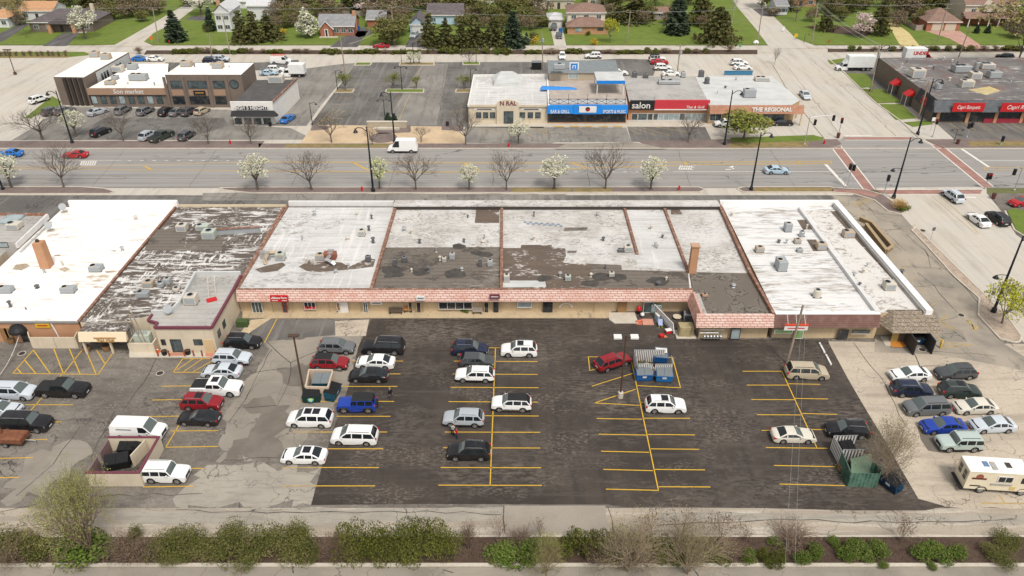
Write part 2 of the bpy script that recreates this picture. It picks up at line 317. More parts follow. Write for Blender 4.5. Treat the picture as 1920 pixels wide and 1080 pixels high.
# walk along the shop fronts
slab('sidewalk',[(455,580),(455,597),(1146,597),(1146,580)],0,.11,mat('shop_walk',(.47,.37,.235),.9,(('noise',.5,.45,.62,(.38,.3,.2),.6),('noise',4,.5,.7,(.3,.24,.16),.5),('crack',(.35,.1,1),.02,0,(.15,.12,.1),.8))))
slab('sidewalk',[(1142,587),(1190,587),(1197,607),(1152,607),(1142,600)],0,.12,M_kerb)
slab('sidewalk',[(243,660),(400,652),(404,671),(243,671)],0,.12,M_kerb)
slab('sidewalk',[(1650,632),(1700,632),(1703,649),(1660,649)],0,.1,M_kerb)
sheet('gravel_bed',[(425,655),(470,600),(510,596),(470,622),(438,655)],Z(5),mat('pale_gravel',(.48,.38,.24),.95,(('noise',6,.45,.65,(.3,.23,.14),.7),('noise',1,.45,.65,(.55,.47,.34),.6))))
sheet('ramp_paint',[(318,660),(350,660),(350,667),(318,667)],.126,mat('ramp_red',(.45,.2,.13),.9));sheet('ramp_paint',[(385,660),(400,660),(404,670),(385,668)],.126,MATS['ramp_red'])
# frontage lane and tree strip
sheet('frontage_lane',[(-160,110),(53,110),(60,127.2),(-160,127.2)],Z(2),M_lot3,True)
sheet('frontage_lane',[(-60,352),(1600,352),(1600,366),(-60,366)],Z(3),M_street)
sheet('frontage_lane',rough([(380,362),(1060,364),(1060,376),(380,376)],.3,3,14),Z(4),M_lot2,True)
def island(px,m=None):
 slab('tree_strip',px,0,.12,m or M_walk);kerb_path(kb,px+px[:1],.28,.15)
island([(-80,351),(150,351),(195,354),(215,360),(205,364),(-80,364)])
island([(412,353),(470,352),(1310,351.5),(1322,356),(1312,361),(960,362),(470,362.5),(420,357)])
island([(1382,355),(1392,351.5),(1555,351),(1565,353),(1620,356),(1656,366),(1700,397),(1690,402),(1664,396),(1640,376),(1600,364),(1560,361),(1395,361)])
sheet('planting_bed',[(960,353),(1070,353),(1070,360),(960,360)],.128,M_dry);sheet('planting_bed',[(1075,353),(1148,353),(1148,360),(1075,360)],.128,M_dry)
sheet('planting_bed',[(1413,352),(1562,352),(1562,358.5),(1413,359)],.128,M_dry)
sheet('curb_ramp',[(1560,355),(1620,357),(1650,364),(1640,370),(1600,362),(1560,360)],.128,M_rbrick)
# main road
sheet('road',[(-260,130.3),(260,130.3),(260,149.4),(-260,149.4)],Z(3),M_road,True)
sheet('street',[(1520,281),(1576,262),(1582,256),(1712,256),(1735,268),(1770,281)],Z(4),M_road)
for q in ([(1560,277),(1576,274),(1641,357),(1619,356)],[(1746,271),(1769,274),(1864,350),(1845,353)],[(1640,356),(1842,355),(1838,364),(1657,364)],[(1584,257),(1709,257),(1711,262),(1584,262)]):sheet('crossing',q,Z(5.5),M_rbrick)
# north side
sheet('north_pavement',[(-200,149.4),(200,149.4),(200,222),(-200,222)],Z(1),M_street,True)
slab('sidewalk',[(-160,149.65),(-52,149.65),(-52,153.6),(-160,153.6)],0,.12,M_walk,True);slab('sidewalk',[(485,270),(1250,270),(1250,279),(485,279)],0,.12,M_walk)
sheet('driveway_apron',[(1040,279.5),(1060,270),(1180,266),(1210,270),(1250,279.5)],.128,M_conc)
slab('sidewalk',[(1230,279),(1195,265),(1370,262),(1570,262),(1577,270),(1560,277),(1500,279)],0,.124,M_walk)
kerb_path(kb,[(-160,149.5),(88,149.5)],.3,.15,True);kerb_path(kb,[(1770,279),(2200,279)],.3,.15)
slab('sidewalk',[(1735,262),(2200,262),(2200,278.5),(1772,278.5),(1750,270)],0,.12,M_walk)
sheet('lawn',[(1370,258),(1525,253),(1545,258),(1540,264),(1400,268),(1370,265)],.13,M_lawn);sheet('planting_bed',[(1368,267),(1515,265),(1515,275),(1366,277)],.129,M_dry)
sheet('planting_bed',[(1815,265),(2000,264),(2000,273),(1818,274)],.13,M_dry)
sheet('parking_lot',[(22,263),(60,240),(118,200),(435,206),(440,235),(480,236),(545,240),(590,262),(560,262)],Z(3),M_lot2)
sheet('parking_lot',rough([(200,220),(420,222),(430,236),(380,250),(300,262),(120,262)],.4,4,15),Z(3.5),M_lot3,True)
sheet('parking_lot',[(582,234),(668,117),(1020,116),(1020,240),(830,238)],Z(3),M_lot3)
sheet('parking_lot',[(720,235),(790,120),(840,120),(820,235)],Z(4),M_lot2)
sheet('parking_lot',[(480,236),(560,130),(640,120),(668,118),(600,200),(575,236)],Z(3.5),M_lot2)
sheet('parking_lot',[(310,117),(490,117),(560,112),(560,132),(310,132)],Z(3),M_lot3)
sheet('plaza',[(588,234),(562,269.5),(873,269.5),(868,250),(830,237)],.1,M_plaza)
for q in ([(585,234),(582,245),(612,243),(622,237)],[(700,240),(770,234),(770,248),(710,251)],[(828,235),(868,236),(868,245),(828,244)]):sheet('plaza',q,.106,M_walk)
sheet('plaza',[(P(718,259).x+3*math.cos(t*.35),P(718,259).y+3*math.sin(t*.35)) for t in range(18)],.106,M_walk,True)
sheet('planting_bed',[(535,270.5),(772,270.5),(772,276),(535,276)],.132,M_dry)
sheet('parking_lot',[(872,238),(1174,239),(1184,266),(1040,267),(1030,270),(872,268)],Z(3),M_lot2);sheet('parking_lot',[(1176,238),(1322,238),(1334,262),(1184,266)],Z(4),M_lot3)
slab('sidewalk',[(880,231),(1335,231),(1335,238),(880,238)],0,.12,M_kerb)
sheet('parking_lot',[(1020,117),(1165,110),(1235,112),(1225,142),(1020,145)],Z(3.2),M_lot3)
sheet('parking_lot',[(1750,226),(2100,226),(2100,262),(1790,262)],Z(3),M_lot3);sheet('parking_lot',[(1560,116),(1660,108),(2100,108),(2100,230),(1700,200),(1600,150)],Z(3),M_lot3)
sheet('street',[(1582,257),(1712,257),(1560,112),(1552,96),(1445,92),(1450,120),(1475,160),(1530,225)],Z(3.5),M_street)
slab('lawn',[(1584,138),(1626,139),(1640,163),(1612,165)],0,.13,M_lawn);slab('lawn',[(1616,167),(1654,168),(1692,192),(1646,194)],0,.13,M_lawn);slab('lawn',[(1650,196),(1690,196),(1718,222),(1680,225)],0,.13,M_lawn)
slab('lawn',[(1695,230),(1740,227),(1750,233),(1712,238)],0,.13,M_lawn);slab('lawn',[(1552,114),(1590,109),(1595,116),(1558,121)],0,.13,M_lawn)
slab('lawn',[(1888,396),(1900,392),(2050,420),(2150,560),(1940,452),(1905,432)],0,.13,M_lawn)
kerb_path(kb,[(1553,110),(1584,138),(1640,192),(1690,228),(1722,258)],.3,.15);kerb_path(kb,[(1548,262),(1530,240),(1475,165),(1450,122)],.3,.15)
kerb_path(kb,[(1884,396),(1902,432),(1940,455),(2050,540)],.3,.15)
sheet('lawn',[(75,198),(98,180),(115,190),(110,200),(55,222),(44,222)],Z(5),M_lawn)
# back street with hedge bed, lawns and house drives
sheet('back_street',[(-260,222.2),(260,222.2),(260,230),(-260,230)],Z(3),M_street,True)
slab('lawn',[(-300,231),(300,231),(300,420),(-300,420)],0,.06,M_lawn,True)
slab('planting_bed',[(275,95),(1420,94),(1420,102.5),(270,102.5)],0,.1,M_mulch);slab('planting_bed',[(1552,92),(2200,92),(2200,97.5),(1552,98.5)],0,.1,M_mulch)
kerb_path(kb,[(275,103),(1420,103)],.3,.15);kerb_path(kb,[(1552,99),(2200,98)],.3,.15)
sheet('lawn',[(-60,97),(158,97),(172,103),(130,107),(-60,109)],Z(5),M_lawn);sheet('planting_bed',[(-60,103),(130,103),(128,108),(-60,109)],Z(6),M_dry)
G=.07
sheet('side_street',[(130,87),(215,84),(262,58),(348,8),(365,-30),(420,-30),(375,8),(335,38),(288,62),(270,78),(290,87)],G,M_street)
sheet('side_street',[(1445,92),(1418,55),(1380,10),(1360,-30),(1425,-30),(1440,20),(1492,72),(1530,86),(1560,90)],G,M_street)
for q,mm in (([(80,86),(118,62),(150,62),(125,86)],M_drive),([(-40,80),(40,44),(56,45),(10,75),(-40,95)],M_drive),([(618,88),(660,58),(690,58),(670,88)],M_drive),([(655,60),(680,50),(700,58),(692,66),(672,70)],M_drive),([(760,88),(772,62),(795,62),(794,88)],M_drive),([(1040,88),(1032,52),(1055,52),(1062,88)],M_street),([(1410,16),(1428,30),(1470,29),(1450,16)],M_drive),([(1690,88),(1680,72),(1662,38),(1670,36),(1705,62),(1726,88)],M_straw),([(1735,58),(1800,58),(1835,82),(1845,92),(1815,92),(1780,72)],M_brickdrive),([(118,60),(150,52),(195,32),(200,40),(172,54),(160,62)],M_street),([(345,36),(362,30),(395,30),(392,40)],M_drive),([(1505,50),(1560,46),(1640,58),(1625,68),(1560,62)],M_mulch)):sheet('driveway',q,G+.006,mm)
tag(kb.build('kerb',M_kerb),kind='structure')
# ------------------------------------------------------------------ painted markings
yl,fy,wh,fw=MB(),MB(),MB(),MB()
def line(bm,a,b_,wd=.11,z=None,rawz=Z(6)):
 a,b_=P(*a,rawz),P(*b_,rawz);d=(b_-a).normalized();n=Vector((-d.y,d.x,0))*wd/2
 bm.face([a-n,b_-n,b_+n,a+n])
LINES='660,677,756,677 655,701,751,701 626,724.5,745,724.5 600,752.5,739,752.5 631,780.5,732,780.5 600,810,726,810 613,841.5,718.5,841.5 598,876.5,710.5,876.5 590,911,703,911 929,652,919,910 852,652,1008,652 851,677,1008,678 849,701,1008,702 845,726,1010,727 841,753,1009,754 836,779,1010,780 834,810,1013,810.5 831,839.5,1013,840 826,876.5,1014.5,877 822,909.6,1016,910 1183,672,1234.7,920 1115,755.5,1199,760 1118.5,784.6,1204,786 1122,814,1211,815.7 1127,846,1217,848 1131,880,1224,882.4 1136,917,1234,919.4 1199,754,1285,755 1205,784,1294,784.3 1213,814.5,1303,815.4 1218,841.5,1311,842.4 1226,880,1322,881 1235,912.6,1332,913 1103,669,1143,669 1103,669,1106,695 1106,695,1120,691 1110,724,1186,700 1114.5,755.5,1192.5,729.5 1251,670,1261,670 1261,670,1276,727 1276,727,1194,723 1466,696,1532,840 1392.5,696,1466,696 1400,722,1477,722 1409,749,1490,749.5 1419,777.5,1501,778 1428,807,1516,807 1436,839,1552,840.5 1451,872.6,1567,875 1462,907.5,1584,910.5 1478,719.5,1538,720.6 1490,747,1552.5,748 1504,775,1569.5,777 1516,805,1560,805.5 62.5,656,24,700 24,700,184,702 63,657,94,700 46,675,67,700 32.5,691,40,700 101,654,119,701 154,656,119,701 130,654,150,701 162.5,660,180,701 181,656,196,681 216,655,184,702 116,702,101,717 342.5,672.5,402,672.5 325,698,390,698 342.5,672.5,325,698 362,673,331,694 379,673,344,697 400,675,362,697 401,685,381,697 402,673,386,712 302.5,724,365,723.5 285,750,348,749 262,781,346.6,780 320,808,409,807.5 311,838.5,409,837 338,878.5,381,878 268,913,364,911.5 356,762,311,838.5 47,758.7,137,759 0,790,115.5,791 44,824,89,824 -30,860,62,858 -30,895.7,35.5,895 82,742,49,779 75,728,85,728 519,598,496,642'
for s in LINES.split():
 q=[float(x) for x in s.split(',')];line(yl,q[:2],q[2:],.12)
FADED='556,752.5,600,752.5 548,810,600,810 529,876.5,598,876.5 529,911,590,911 1792,861.6,1913,861 1840,943.7,2000,945 1872.6,928,1883.5,942 1740,725,1756,725 1790,826,1835,826 1700,735,1708,745 1730,770,1745,772 1762,602,1797,618 1772,592,1762,602 1772,592,1780,603 1766,604,1790,619 1764,606,1783,620 1762,642,1815,646 1762,642,1800,651 1756,626,1765,641 1762,652,1826,646'
FADED+=' 1597,383,1626,368 1601,384,1629,371 1606,386,1633,373 1611,387,1636,374 1597,383,1612,388 1626,368,1638,374 1688,504,1697,500 1705,526,1714,522 1724,548,1734,544 1744,573,1754,568 1672,487,1679,483 1654,411,1662,408 1710,424,1717,421 1820,600,1826,617 1812,602,1818,602 1747,368,1832,440 1764,369,1806,406 1806,406,1834,437'
FADED+=' 592,237,625,203 605,222,648,222 598,232,640,203 605,232,650,206 612,222,640,236 745,232,790,125 622,195,640,196 634,183,660,184 646,170,668,171 655,158,672,159 640,182,655,182 715,182,735,182 718,195,738,195 738,182,758,182 845,195,876,195 840,210,876,210 850,182,876,182 700,160,725,160 705,150,728,150 862,205,878,205 994,241,1024,253 1000,241,1025,248 1008,241,1026,245 1024,240,1026,253 985,248,999,256 1175,240,1200,252 1190,240,1230,254 1205,240,1258,254 870,241,875,253 898,241,920,253 912,240,940,252 925,240,965,251 1230,238,1290,248 1050,240,1078,250 1080,240,1107,250 1108,240,1140,250 1778,228,1800,244 1800,228,1830,244 1830,228,1860,244 1860,228,1890,244 1890,228,1920,244 660,123,672,118'
for s in FADED.split():
 q=[float(x) for x in s.split(',')];line(fy,q[:2],q[2:],.13)
for y0 in range(8):   # stall ticks in the lot across the road
 yy=130+y0*13
 for x0,x1 in ((672-y0*9,700-y0*9),(838-y0*2,876-y0*0.5),(735-y0*5,762-y0*5)):line(fw,(x0,yy),(x1,yy),.1)
# sealed cracks and seams
cs=MB();rc=random.Random(12)
def seam(px,wd=.07,jit=.12,z=Z(5.7)):
 for a,c in zip(px,px[1:]):
  pa,pc=P(*a,z),P(*c,z);n=max(1,int((pc-pa).length/1.6));prev=pa
  for k in range(1,n+1):
   q=pa.lerp(pc,k/n)
   if k<n:q=q+Vector((rc.uniform(-jit,jit),rc.uniform(-jit,jit),0))
   d=(q-prev).normalized();m_=Vector((-d.y,d.x,0))*wd*rc.uniform(.3,.7);cs.face([prev-m_,q-m_,q+m_,prev+m_]);prev=q
for y in (290.8,297.5,328.5,334.8,343):seam([(-60,y),(1540,y-.3)],.05,.02)
for x in range(60,1540,173):seam([(x,281),(x+rc.randint(-6,6)+(960-x)*-.09,350)],.06,.15)
for q in ([(1590,395),(1625,420),(1660,432),(1690,428)],[(1625,420),(1665,440),(1700,470)],[(1690,500),(1745,502),(1790,505)],[(1745,502),(1735,470),(1712,455)],[(1720,510),(1752,535),(1775,565),(1800,590)],[(1752,535),(1790,540)],[(1700,538),(1752,535)],[(1800,590),(1760,602),(1740,600)],[(1615,380),(1640,400),(1690,405)],[(1665,590),(1700,640),(1730,700),(1745,760)],[(1600,642),(1660,720),(1700,800)],[(1730,660),(1820,662),(1870,668)],[(1660,690),(1760,686)],[(500,640),(545,680),(540,720),(520,760),(440,765)],[(545,680),(590,660),(660,652)],[(470,700),(540,690)],[(430,790),(470,730),(510,655)],[(420,862),(540,858)],[(230,770),(280,700),(300,660)],[(170,860),(200,800),(215,770)],[(30,930),(100,870),(150,800)],[(0,960),(160,930),(380,925)],[(330,955),(500,962),(800,958),(940,965)],[(1140,952),(1150,1000)],[(945,948),(947,1000)],[(1230,985),(1500,975),(1700,980),(1900,972)],[(100,1075),(105,1061)],[(550,1075),(548,1062)],[(830,1068),(850,1074)],[(1300,1066),(1310,1080)],[(700,380),(705,366)],[(940,374),(930,366),(800,370)],[(300,372),(310,366),(480,372)],[(1700,440),(1800,530),(1900,650)],[(1480,130),(1540,205),(1575,255)],[(1520,110),(1600,180),(1680,255)],[(600,232),(690,120)],[(820,235),(835,120)],[(700,236),(790,122)],[(100,245),(300,232),(420,240)],[(900,262),(1030,250),(1170,258)]):seam(q,.09,.22)
tag(cs.build('sealed_cracks',mat('crack_filler',(.055,.048,.042),.8,(('noise',2,.45,.6,(.12,.105,.09),.8),))),kind='structure')
for i,(x,y,l) in enumerate(((1729,656,'near the shingled porch'),(1802,591,'in the drive aisle by the stone island'),(41,663,'left of the yellow hatching'),(1730,433,'at the top of the stone island'),(300,700,'left of the small yellow hatching'))):
 p_=P(x,y);t_=empty('manhole_cover',(p_.x,p_.y,.03 if i!=3 else .1),0,'dark round manhole cover '+l,'manhole cover');q_=MB();q_.cyl(0,0,0,.012,.42,.4,16);q_.build('lid',mat('cast_iron',(.04,.035,.032),.7),t_);q_=MB();q_.cyl(0,0,-.02,.006,.5,.5,16);q_.build('frame',M_kerb,t_)
# main road
line(yl,(-60,313),(140,313),.14);line(yl,(140,313),(475,303.5),.14);line(yl,(-60,315.5),(135,317.5),.14);line(yl,(135,317.5),(480,320),.14)
for dx in (0,1.3):
 line(yl,(475,302.8+dx),(960,305+dx),.12);line(yl,(475,320+dx),(880,322+dx),.12);line(yl,(960,305+dx),(1560,301.8+dx),.12)
 line(yl,(880,322+dx),(1060,316+dx),.12);line(yl,(1060,316+dx),(1310,308+dx),.12);line(yl,(1310,308+dx),(1558,306+dx),.12)
line(yl,(1558,302),(1560,308),.14)
for a,c in (((272,312),(284,318)),((660,304),(691,319)),((866,305),(900,320)),((1072,306),(1100,314)),((1283,305),(1290,309)),((455,303),(470,308)),((1494,303),(1502,307))):line(yl,a,c,.35)
line(yl,(1846,313.5),(2100,313.5),.14);line(yl,(1846,318.5),(2100,318.5),.14);line(yl,(1846,313.5),(1846,318.5),.14)
for x in range(-40,1560,106):
 line(fw,(x,290),(x+26,290),.13)
 line(fw,(x+20,334),(x+48,334),.13)
line(wh,(-60,300),(228,300.5),.13);line(wh,(1262,322),(1556,321.5),.13);line(wh,(1840,301),(2100,301),.13)
for x in range(240,450,23):line(wh,(x,301),(x+6,301),.2)
for x in range(985,1250,23):line(wh,(x,322),(x+6,322),.2)
for a,c,wd in (((1800,277),(1854,313),.6),((1548,308),(1586,349),.6),((1805,370),(1830,370),.5),((1583,254),(1634,254),.4),((1560,277),(1619,355),.25),((1577,274),(1641,356),.25),((1746,271),(1845,353),.25),((1769,274),(1863,350),.25),((1641,355.5),(1842,355),.2),((1657,364.5),(1838,364),.2),((1584,256.5),(1709,256.5),.2),((1584,262.5),(1711,262.5),.2)):line(wh,a,c,wd)
for k,(x,y) in enumerate(((166,306),(1288,314))):           # worn stencilled lane words
 for j in range(6 if k else 7):line(wh,(x+(-3+j)*4.3-2,y+4),(x+(-3+j)*4.3+1,y-4),.28)
 line(wh,(x-15,y+4),(x+12,y+4),.22);line(wh,(x-12,y-4),(x+16,y-4),.22);line(wh,(x-13,y),(x+14,y),.22)
line(wh,(1360,317.6),(1375,317.6),.3);line(wh,(1373,318.5),(1377,313),.3)
wh.face([P(1366,313.5,Z(6)),P(1374,310.5,Z(6)),P(1380,315,Z(6))][::-1])
# aisle arrows
for (x,y,s) in ((1825,610,1),):
 line(fy,(x-12,y-9),(x+2,y+4),.35);fy.face([P(x-4,y+6,Z(6)),P(x+10,y+1,Z(6)),P(x+6,y+9,Z(6))][::-1])
for x in (1040,1068,1094,1123,1150):line(yl,(x,237),(x+17,237),.4,rawz=.127)
tag(yl.build('yellow_lines',M_yellow),kind='structure');tag(fy.build('faded_lines',M_fadeyel),kind='structure');tag(wh.build('white_lines',M_white),kind='structure');tag(fw.build('faded_white_lines',M_fadewh),kind='structure')
# ================================================================== BUILDINGS
def W(px,py,Y):     # sighting of a point on an upright wall that stands at distance Y
 u,v=(px-960)/FPX,(py-540)/FPX
 c,s=math.cos(PITCH),math.sin(PITCH);t=Y/(c-v*s)
 return u*t,H0+(-s-v*c)*t
def Yof(py,z=0):return P(960,py,z).y
def X2(px,py,z=0):p=P(px,py,z);return (p.x,p.y)
M_stucco=mat('tan_stucco',(.54,.415,.26),.9,(('noise',.5,.45,.65,(.44,.33,.2),.6),('noise',(3,3,.4),.5,.7,(.38,.29,.18),.4)))
M_cream=mat('cream_stucco',(.58,.50,.38),.9,(('noise',.5,.45,.65,(.5,.43,.32),.6),('noise',(2,2,.3),.52,.7,(.42,.35,.25),.4)))
M_obrick=mat('orange_brick',(.45,.22,.11),.9,(('brick','wall',(.24,.08),.012,(.38,.18,.09),(.4,.3,.22),.7),('noise',.6,.45,.65,(.5,.28,.16),.6)))
M_rbrickw=mat('red_brick',(.33,.10,.05),.9,(('brick','wall',(.24,.08),.012,(.27,.085,.045),(.35,.25,.2),.6),('noise',.6,.45,.65,(.38,.15,.08),.5)))
M_bbrick=mat('brown_brick',(.15,.115,.092),.9,(('brick','wall',(.3,.1),.014,(.12,.092,.075),(.2,.17,.145),.6),('noise',.5,.45,.65,(.19,.15,.12),.6)))
M_pink=mat('pink_roof_tile',(.55,.35,.29),.8,(('noise',(.9,.9,4),.44,.6,(.70,.56,.50),.8),('brick','wall',(.9,.315),.05,(.68,.53,.47),(.30,.125,.09),.9),('noise',.35,.45,.65,(.46,.22,.16),.45)))
M_pinkside=mat('pink_roof_tile_end',(.44,.23,.18),.8,(('brick','side',(.5,.26),.03,(.56,.33,.26),(.26,.12,.09),.95),('noise',1.2,.45,.65,(.62,.45,.38),.5)))
M_brtile=mat('brown_roof_tile',(.17,.088,.072),.7,(('brick','wall',(.4,.26),.025,(.15,.078,.063),(.07,.036,.03),.9),('noise',1,.45,.65,(.22,.13,.11),.5)))
M_shake=mat('wood_shake',(.26,.215,.165),.9,(('brick','wall',(.36,.28),.03,(.17,.13,.095),(.07,.055,.04),.95),('noise',1.1,.48,.62,(.16,.125,.08),.75),('noise',6,.5,.66,(.5,.43,.35),.6)))
M_otile=mat('orange_roof_tile',(.38,.19,.12),.8,(('brick','wall',(.4,.26),.025,(.34,.165,.1),(.2,.09,.06),.8),('noise',1,.45,.65,(.44,.26,.18),.5)))
M_coping=mat('clay_coping',(.25,.12,.075),.8,(('wave','Y',1.1,0,(.11,.06,.045),.9,.5,.85),('noise',1.5,.5,.62,(.40,.27,.21),.8),('noise',5,.48,.66,(.17,.10,.075),.7)))
M_glass=mat('dark_glass',(.02,.024,.028),.08,(('noise',.9,.5,.66,(.10,.095,.085),.7),),spec=.5)
M_glass2=mat('shop_glass',(.09,.12,.125),.1,(('noise',.9,.4,.6,(.03,.036,.04),.8),),spec=.5)
M_pglass=mat('pale_glass',(.33,.39,.40),.15,(('noise',.7,.42,.62,(.18,.22,.23),.8),),spec=.5)
M_frame=plain('white_frame',(.68,.66,.62),.6);M_dframe=plain('dark_frame',(.05,.045,.042),.6);M_galv=plain('galvanised',(.46,.47,.47),.45,.6)
M_brownd=plain('brown_door',(.27,.15,.065),.7);M_redp=plain('red_paint',(.50,.018,.02),.5);M_blue=plain('blue_fascia',(.012,.21,.62),.55);M_blk=plain('black_panel',(.018,.018,.02),.55)
M_purple=plain('maroon_trim',(.16,.045,.065),.6);M_whitewall=plain('white_wall',(.70,.68,.64),.85);M_sign=plain('sign_white',(.72,.71,.68),.5);M_gold=plain('gold_letter',(.42,.22,.06),.5)
# roof coverings
STREAK=(.085,.07,.056)
M_rwhite=mat('white_membrane',(.79,.77,.73),.8,(('noise',(.25,2.4,1),.57,.67,(.40,.29,.16),.75),('mask2',(.07,.16,1),.56,.64,(.5,1.2,1),.5,.62,(.28,.17,.07),.8),('noise',.3,.45,.7,(.72,.69,.64),.6)))
M_rcoat=mat('worn_white_coating',(.575,.57,.555),.85,(('noise',.14,.42,.62,(.47,.465,.45),.8),('noise',(.12,1.6,1),.48,.64,(.40,.39,.37),.8),('noise',9,.52,.7,(.36,.345,.32),.5),('noise',(1.6,.1,1),.55,.66,(.66,.64,.61),.6),('mask2',(.12,.16,1),.54,.62,(1.2,2.2,1),.48,.6,(.2,.17,.14),.7),('noise',4,.55,.72,(.34,.31,.27),.5)))
M_rpatch=mat('patchy_white_coating',(.56,.55,.535),.85,(('noise',.2,.42,.62,(.40,.39,.37),.8),('noise',7,.5,.64,(.25,.235,.215),.7),('brick','flat',(9,1.1),.03,(.57,.55,.515),(.46,.43,.4),.7),('mask2',(.25,.25,1),.44,.60,(2.0,3.2,1),.5,.6,(.15,.125,.105),.85),('mask2',.1,.48,.58,(.6,3,1),.45,.6,(.33,.30,.265),.7),('noise',(.9,2.8,1),.55,.66,(.30,.26,.22),.75),('noise',5,.55,.7,(.32,.28,.25),.6)))
M_rdark=mat('dark_roll_roof',(.15,.125,.102),.9,(('brick','flat',(10,1.0),.05,(.135,.112,.092),(.09,.076,.064),.8),('noise',.25,.42,.62,(.15,.13,.11),.8),('wave','Y',.33,1,(.075,.062,.052),.6,.86,.98),('mask2',(.22,.3,1),.53,.58,(.8,1.2,1),.4,.45,(.06,.052,.045),.85),('mask2',(.15,.2,1),.55,.62,(.6,3,1),.5,.58,(.36,.33,.29),.6),('noise',4,.5,.7,(.2,.175,.145),.5)))
M_rbrown=mat('brown_roll_roof',(.125,.095,.073),.9,(('noise',(.12,.6,1),.42,.62,(.095,.072,.056),.8),('mask2',(.25,.4,1),.54,.6,(1,2.4,1),.52,.57,(.56,.53,.5),.8),('noise',3,.5,.7,(.17,.135,.105),.5)))
M_rstreak=mat('streaked_dark_roof',(.105,.085,.07),.9,(('noise',.2,.42,.62,(.085,.068,.056),.8),('mask2',(.12,.16,1),.40,.50,(.33,1.7,1),.515,.55,(.62,.605,.58),.95),('mask2',(.2,.2,1),.47,.55,(2.2,.5,1),.55,.585,(.68,.66,.63),.95),('mask2',(.3,.3,1),.45,.55,(2.5,3,1),.56,.6,(.6,.58,.55),.8),('noise',(.4,3,1),.5,.66,(.06,.05,.042),.55),('noise',7,.5,.7,(.2,.17,.145),.4)))
M_rmap=mat('mapped_dark_roof',(.135,.115,.095),.9,(('noise',.35,.44,.6,(.175,.155,.13),.8),('noise',.33,.505,.512,(.045,.038,.033),.95),('noise',.33,.526,.533,(.165,.145,.12),.95),('noise',.33,.60,.62,(.05,.045,.04),.6),('noise',5,.5,.7,(.1,.085,.07),.4)))
M_rcorner=mat('streaked_white_coating',(.64,.64,.635),.8,(('noise',(.16,1.9,1),.52,.64,(.42,.395,.355),.8),('brick','flat',(14,1.0),.03,(.63,.615,.59),(.5,.48,.45),.6),('mask2',(.12,.25,1),.44,.58,(.4,2.2,1),.48,.58,(.24,.205,.17),.8),('noise',3,.55,.72,(.5,.47,.43),.5)))
M_rcorner2=mat('flaking_white_coating',(.6,.58,.55),.85,(('mask2',(.2,.12,1),.42,.56,(1.6,2.2,1),.5,.6,(.2,.165,.13),.9),('noise',.4,.45,.65,(.58,.55,.5),.7),('noise',5,.52,.7,(.4,.36,.31),.6)))
M_rgrey=mat('grey_roof',(.40,.385,.36),.85,(('noise',.25,.42,.62,(.31,.30,.28),.8),('wave','Y',.3,1,(.28,.265,.25),.5,.85,.98),('noise',3,.5,.7,(.28,.26,.24),.5),('mask2',.2,.52,.6,2,.5,.6,(.16,.15,.135),.6)))
M_rpale=mat('pale_grey_roof',(.52,.53,.515),.85,(('noise',.3,.42,.62,(.45,.455,.44),.8),('noise',(.2,.5,1),.5,.7,(.36,.36,.345),.6),('noise',4,.5,.7,(.4,.4,.385),.4)))
M_rfar=mat('dark_far_roof',(.125,.118,.116),.9,(('noise',.15,.42,.6,(.18,.165,.155),.8),('mask2',(.1,.2,1),.46,.58,(.4,1.2,1),.5,.6,(.5,.48,.45),.8),('noise',.2,.5,.62,(.17,.09,.075),.6),('noise',3,.5,.7,(.08,.07,.065),.5)))
M_tar=mat('roof_tar',(.05,.045,.04),.8,(('noise',.8,.42,.62,(.085,.075,.065),.7),));M_shin=mat('grey_shingle',(.22,.22,.225),.9,(('brick','flat',(.6,.3),.02,(.19,.19,.195),(.12,.12,.125),.5),('noise',1.2,.45,.65,(.3,.3,.31),.6)));M_dshin=mat('dark_shingle',(.10,.085,.088),.9,(('noise',1,.45,.65,(.15,.13,.13),.7),('noise',5,.5,.7,(.07,.06,.06),.5)))
M_brshin=mat('brown_shingle',(.20,.125,.095),.9,(('noise',1,.45,.65,(.26,.17,.135),.7),('noise',5,.5,.7,(.15,.09,.07),.5)));M_oshin=mat('orange_shingle',(.42,.23,.12),.9,(('noise',1,.45,.65,(.48,.29,.17),.7),('noise',5,.5,.7,(.34,.18,.09),.5)))
M_wshin=mat('pale_shingle',(.5,.5,.5),.9,(('noise',1.2,.45,.65,(.42,.42,.43),.7),))

def walls(name_label,cat,px,z,wm,rm,name='shop_building',drop_=.0,group=None,extra=None):
 """flat building whose roof outline was sighted at height z: thing > wall, roof"""
 pts=[X2(p[0],p[1],z) for p in px]
 cx=sum(p[0] for p in pts)/len(pts);cy=sum(p[1] for p in pts)/len(pts)
 t=empty(name,(cx,cy,0),0,name_label,cat,group)
 loc=[(p[0]-cx,p[1]-cy) for p in pts]
 b=MB();b.prism(loc,0,z-.02,top=False);b.build('wall',wm,t)
 b=MB();n=len(loc);a=sum(loc[i][0]*loc[(i+1)%n][1]-loc[(i+1)%n][0]*loc[i][1] for i in range(n))
 b.face([(p[0],p[1],z) for p in (loc if a>0 else loc[::-1])]);b.build('roof',rm,t)
 t['cx'],t['cy']=cx,cy
 return t,(lambda q:(q[0]-cx,q[1]-cy))
def part(t,name,mb,m,smooth=False):
 """part built in world coordinates, hung on its thing"""
 l=t.location
 mb.v=[(v[0]-l.x,v[1]-l.y,v[2]-l.z) for v in mb.v]
 return mb.build(name,m,t,smooth)
def patch(t,px,z,m,name='roof_patch'):
 pts=[tuple(P(p[0],p[1],z)) for p in px];n=len(pts)
 if sum(pts[i][0]*pts[(i+1)%n][1]-pts[(i+1)%n][0]*pts[i][1] for i in range(n))<0:pts.reverse()
 b=MB();b.face(pts);return part(t,name,b,m)
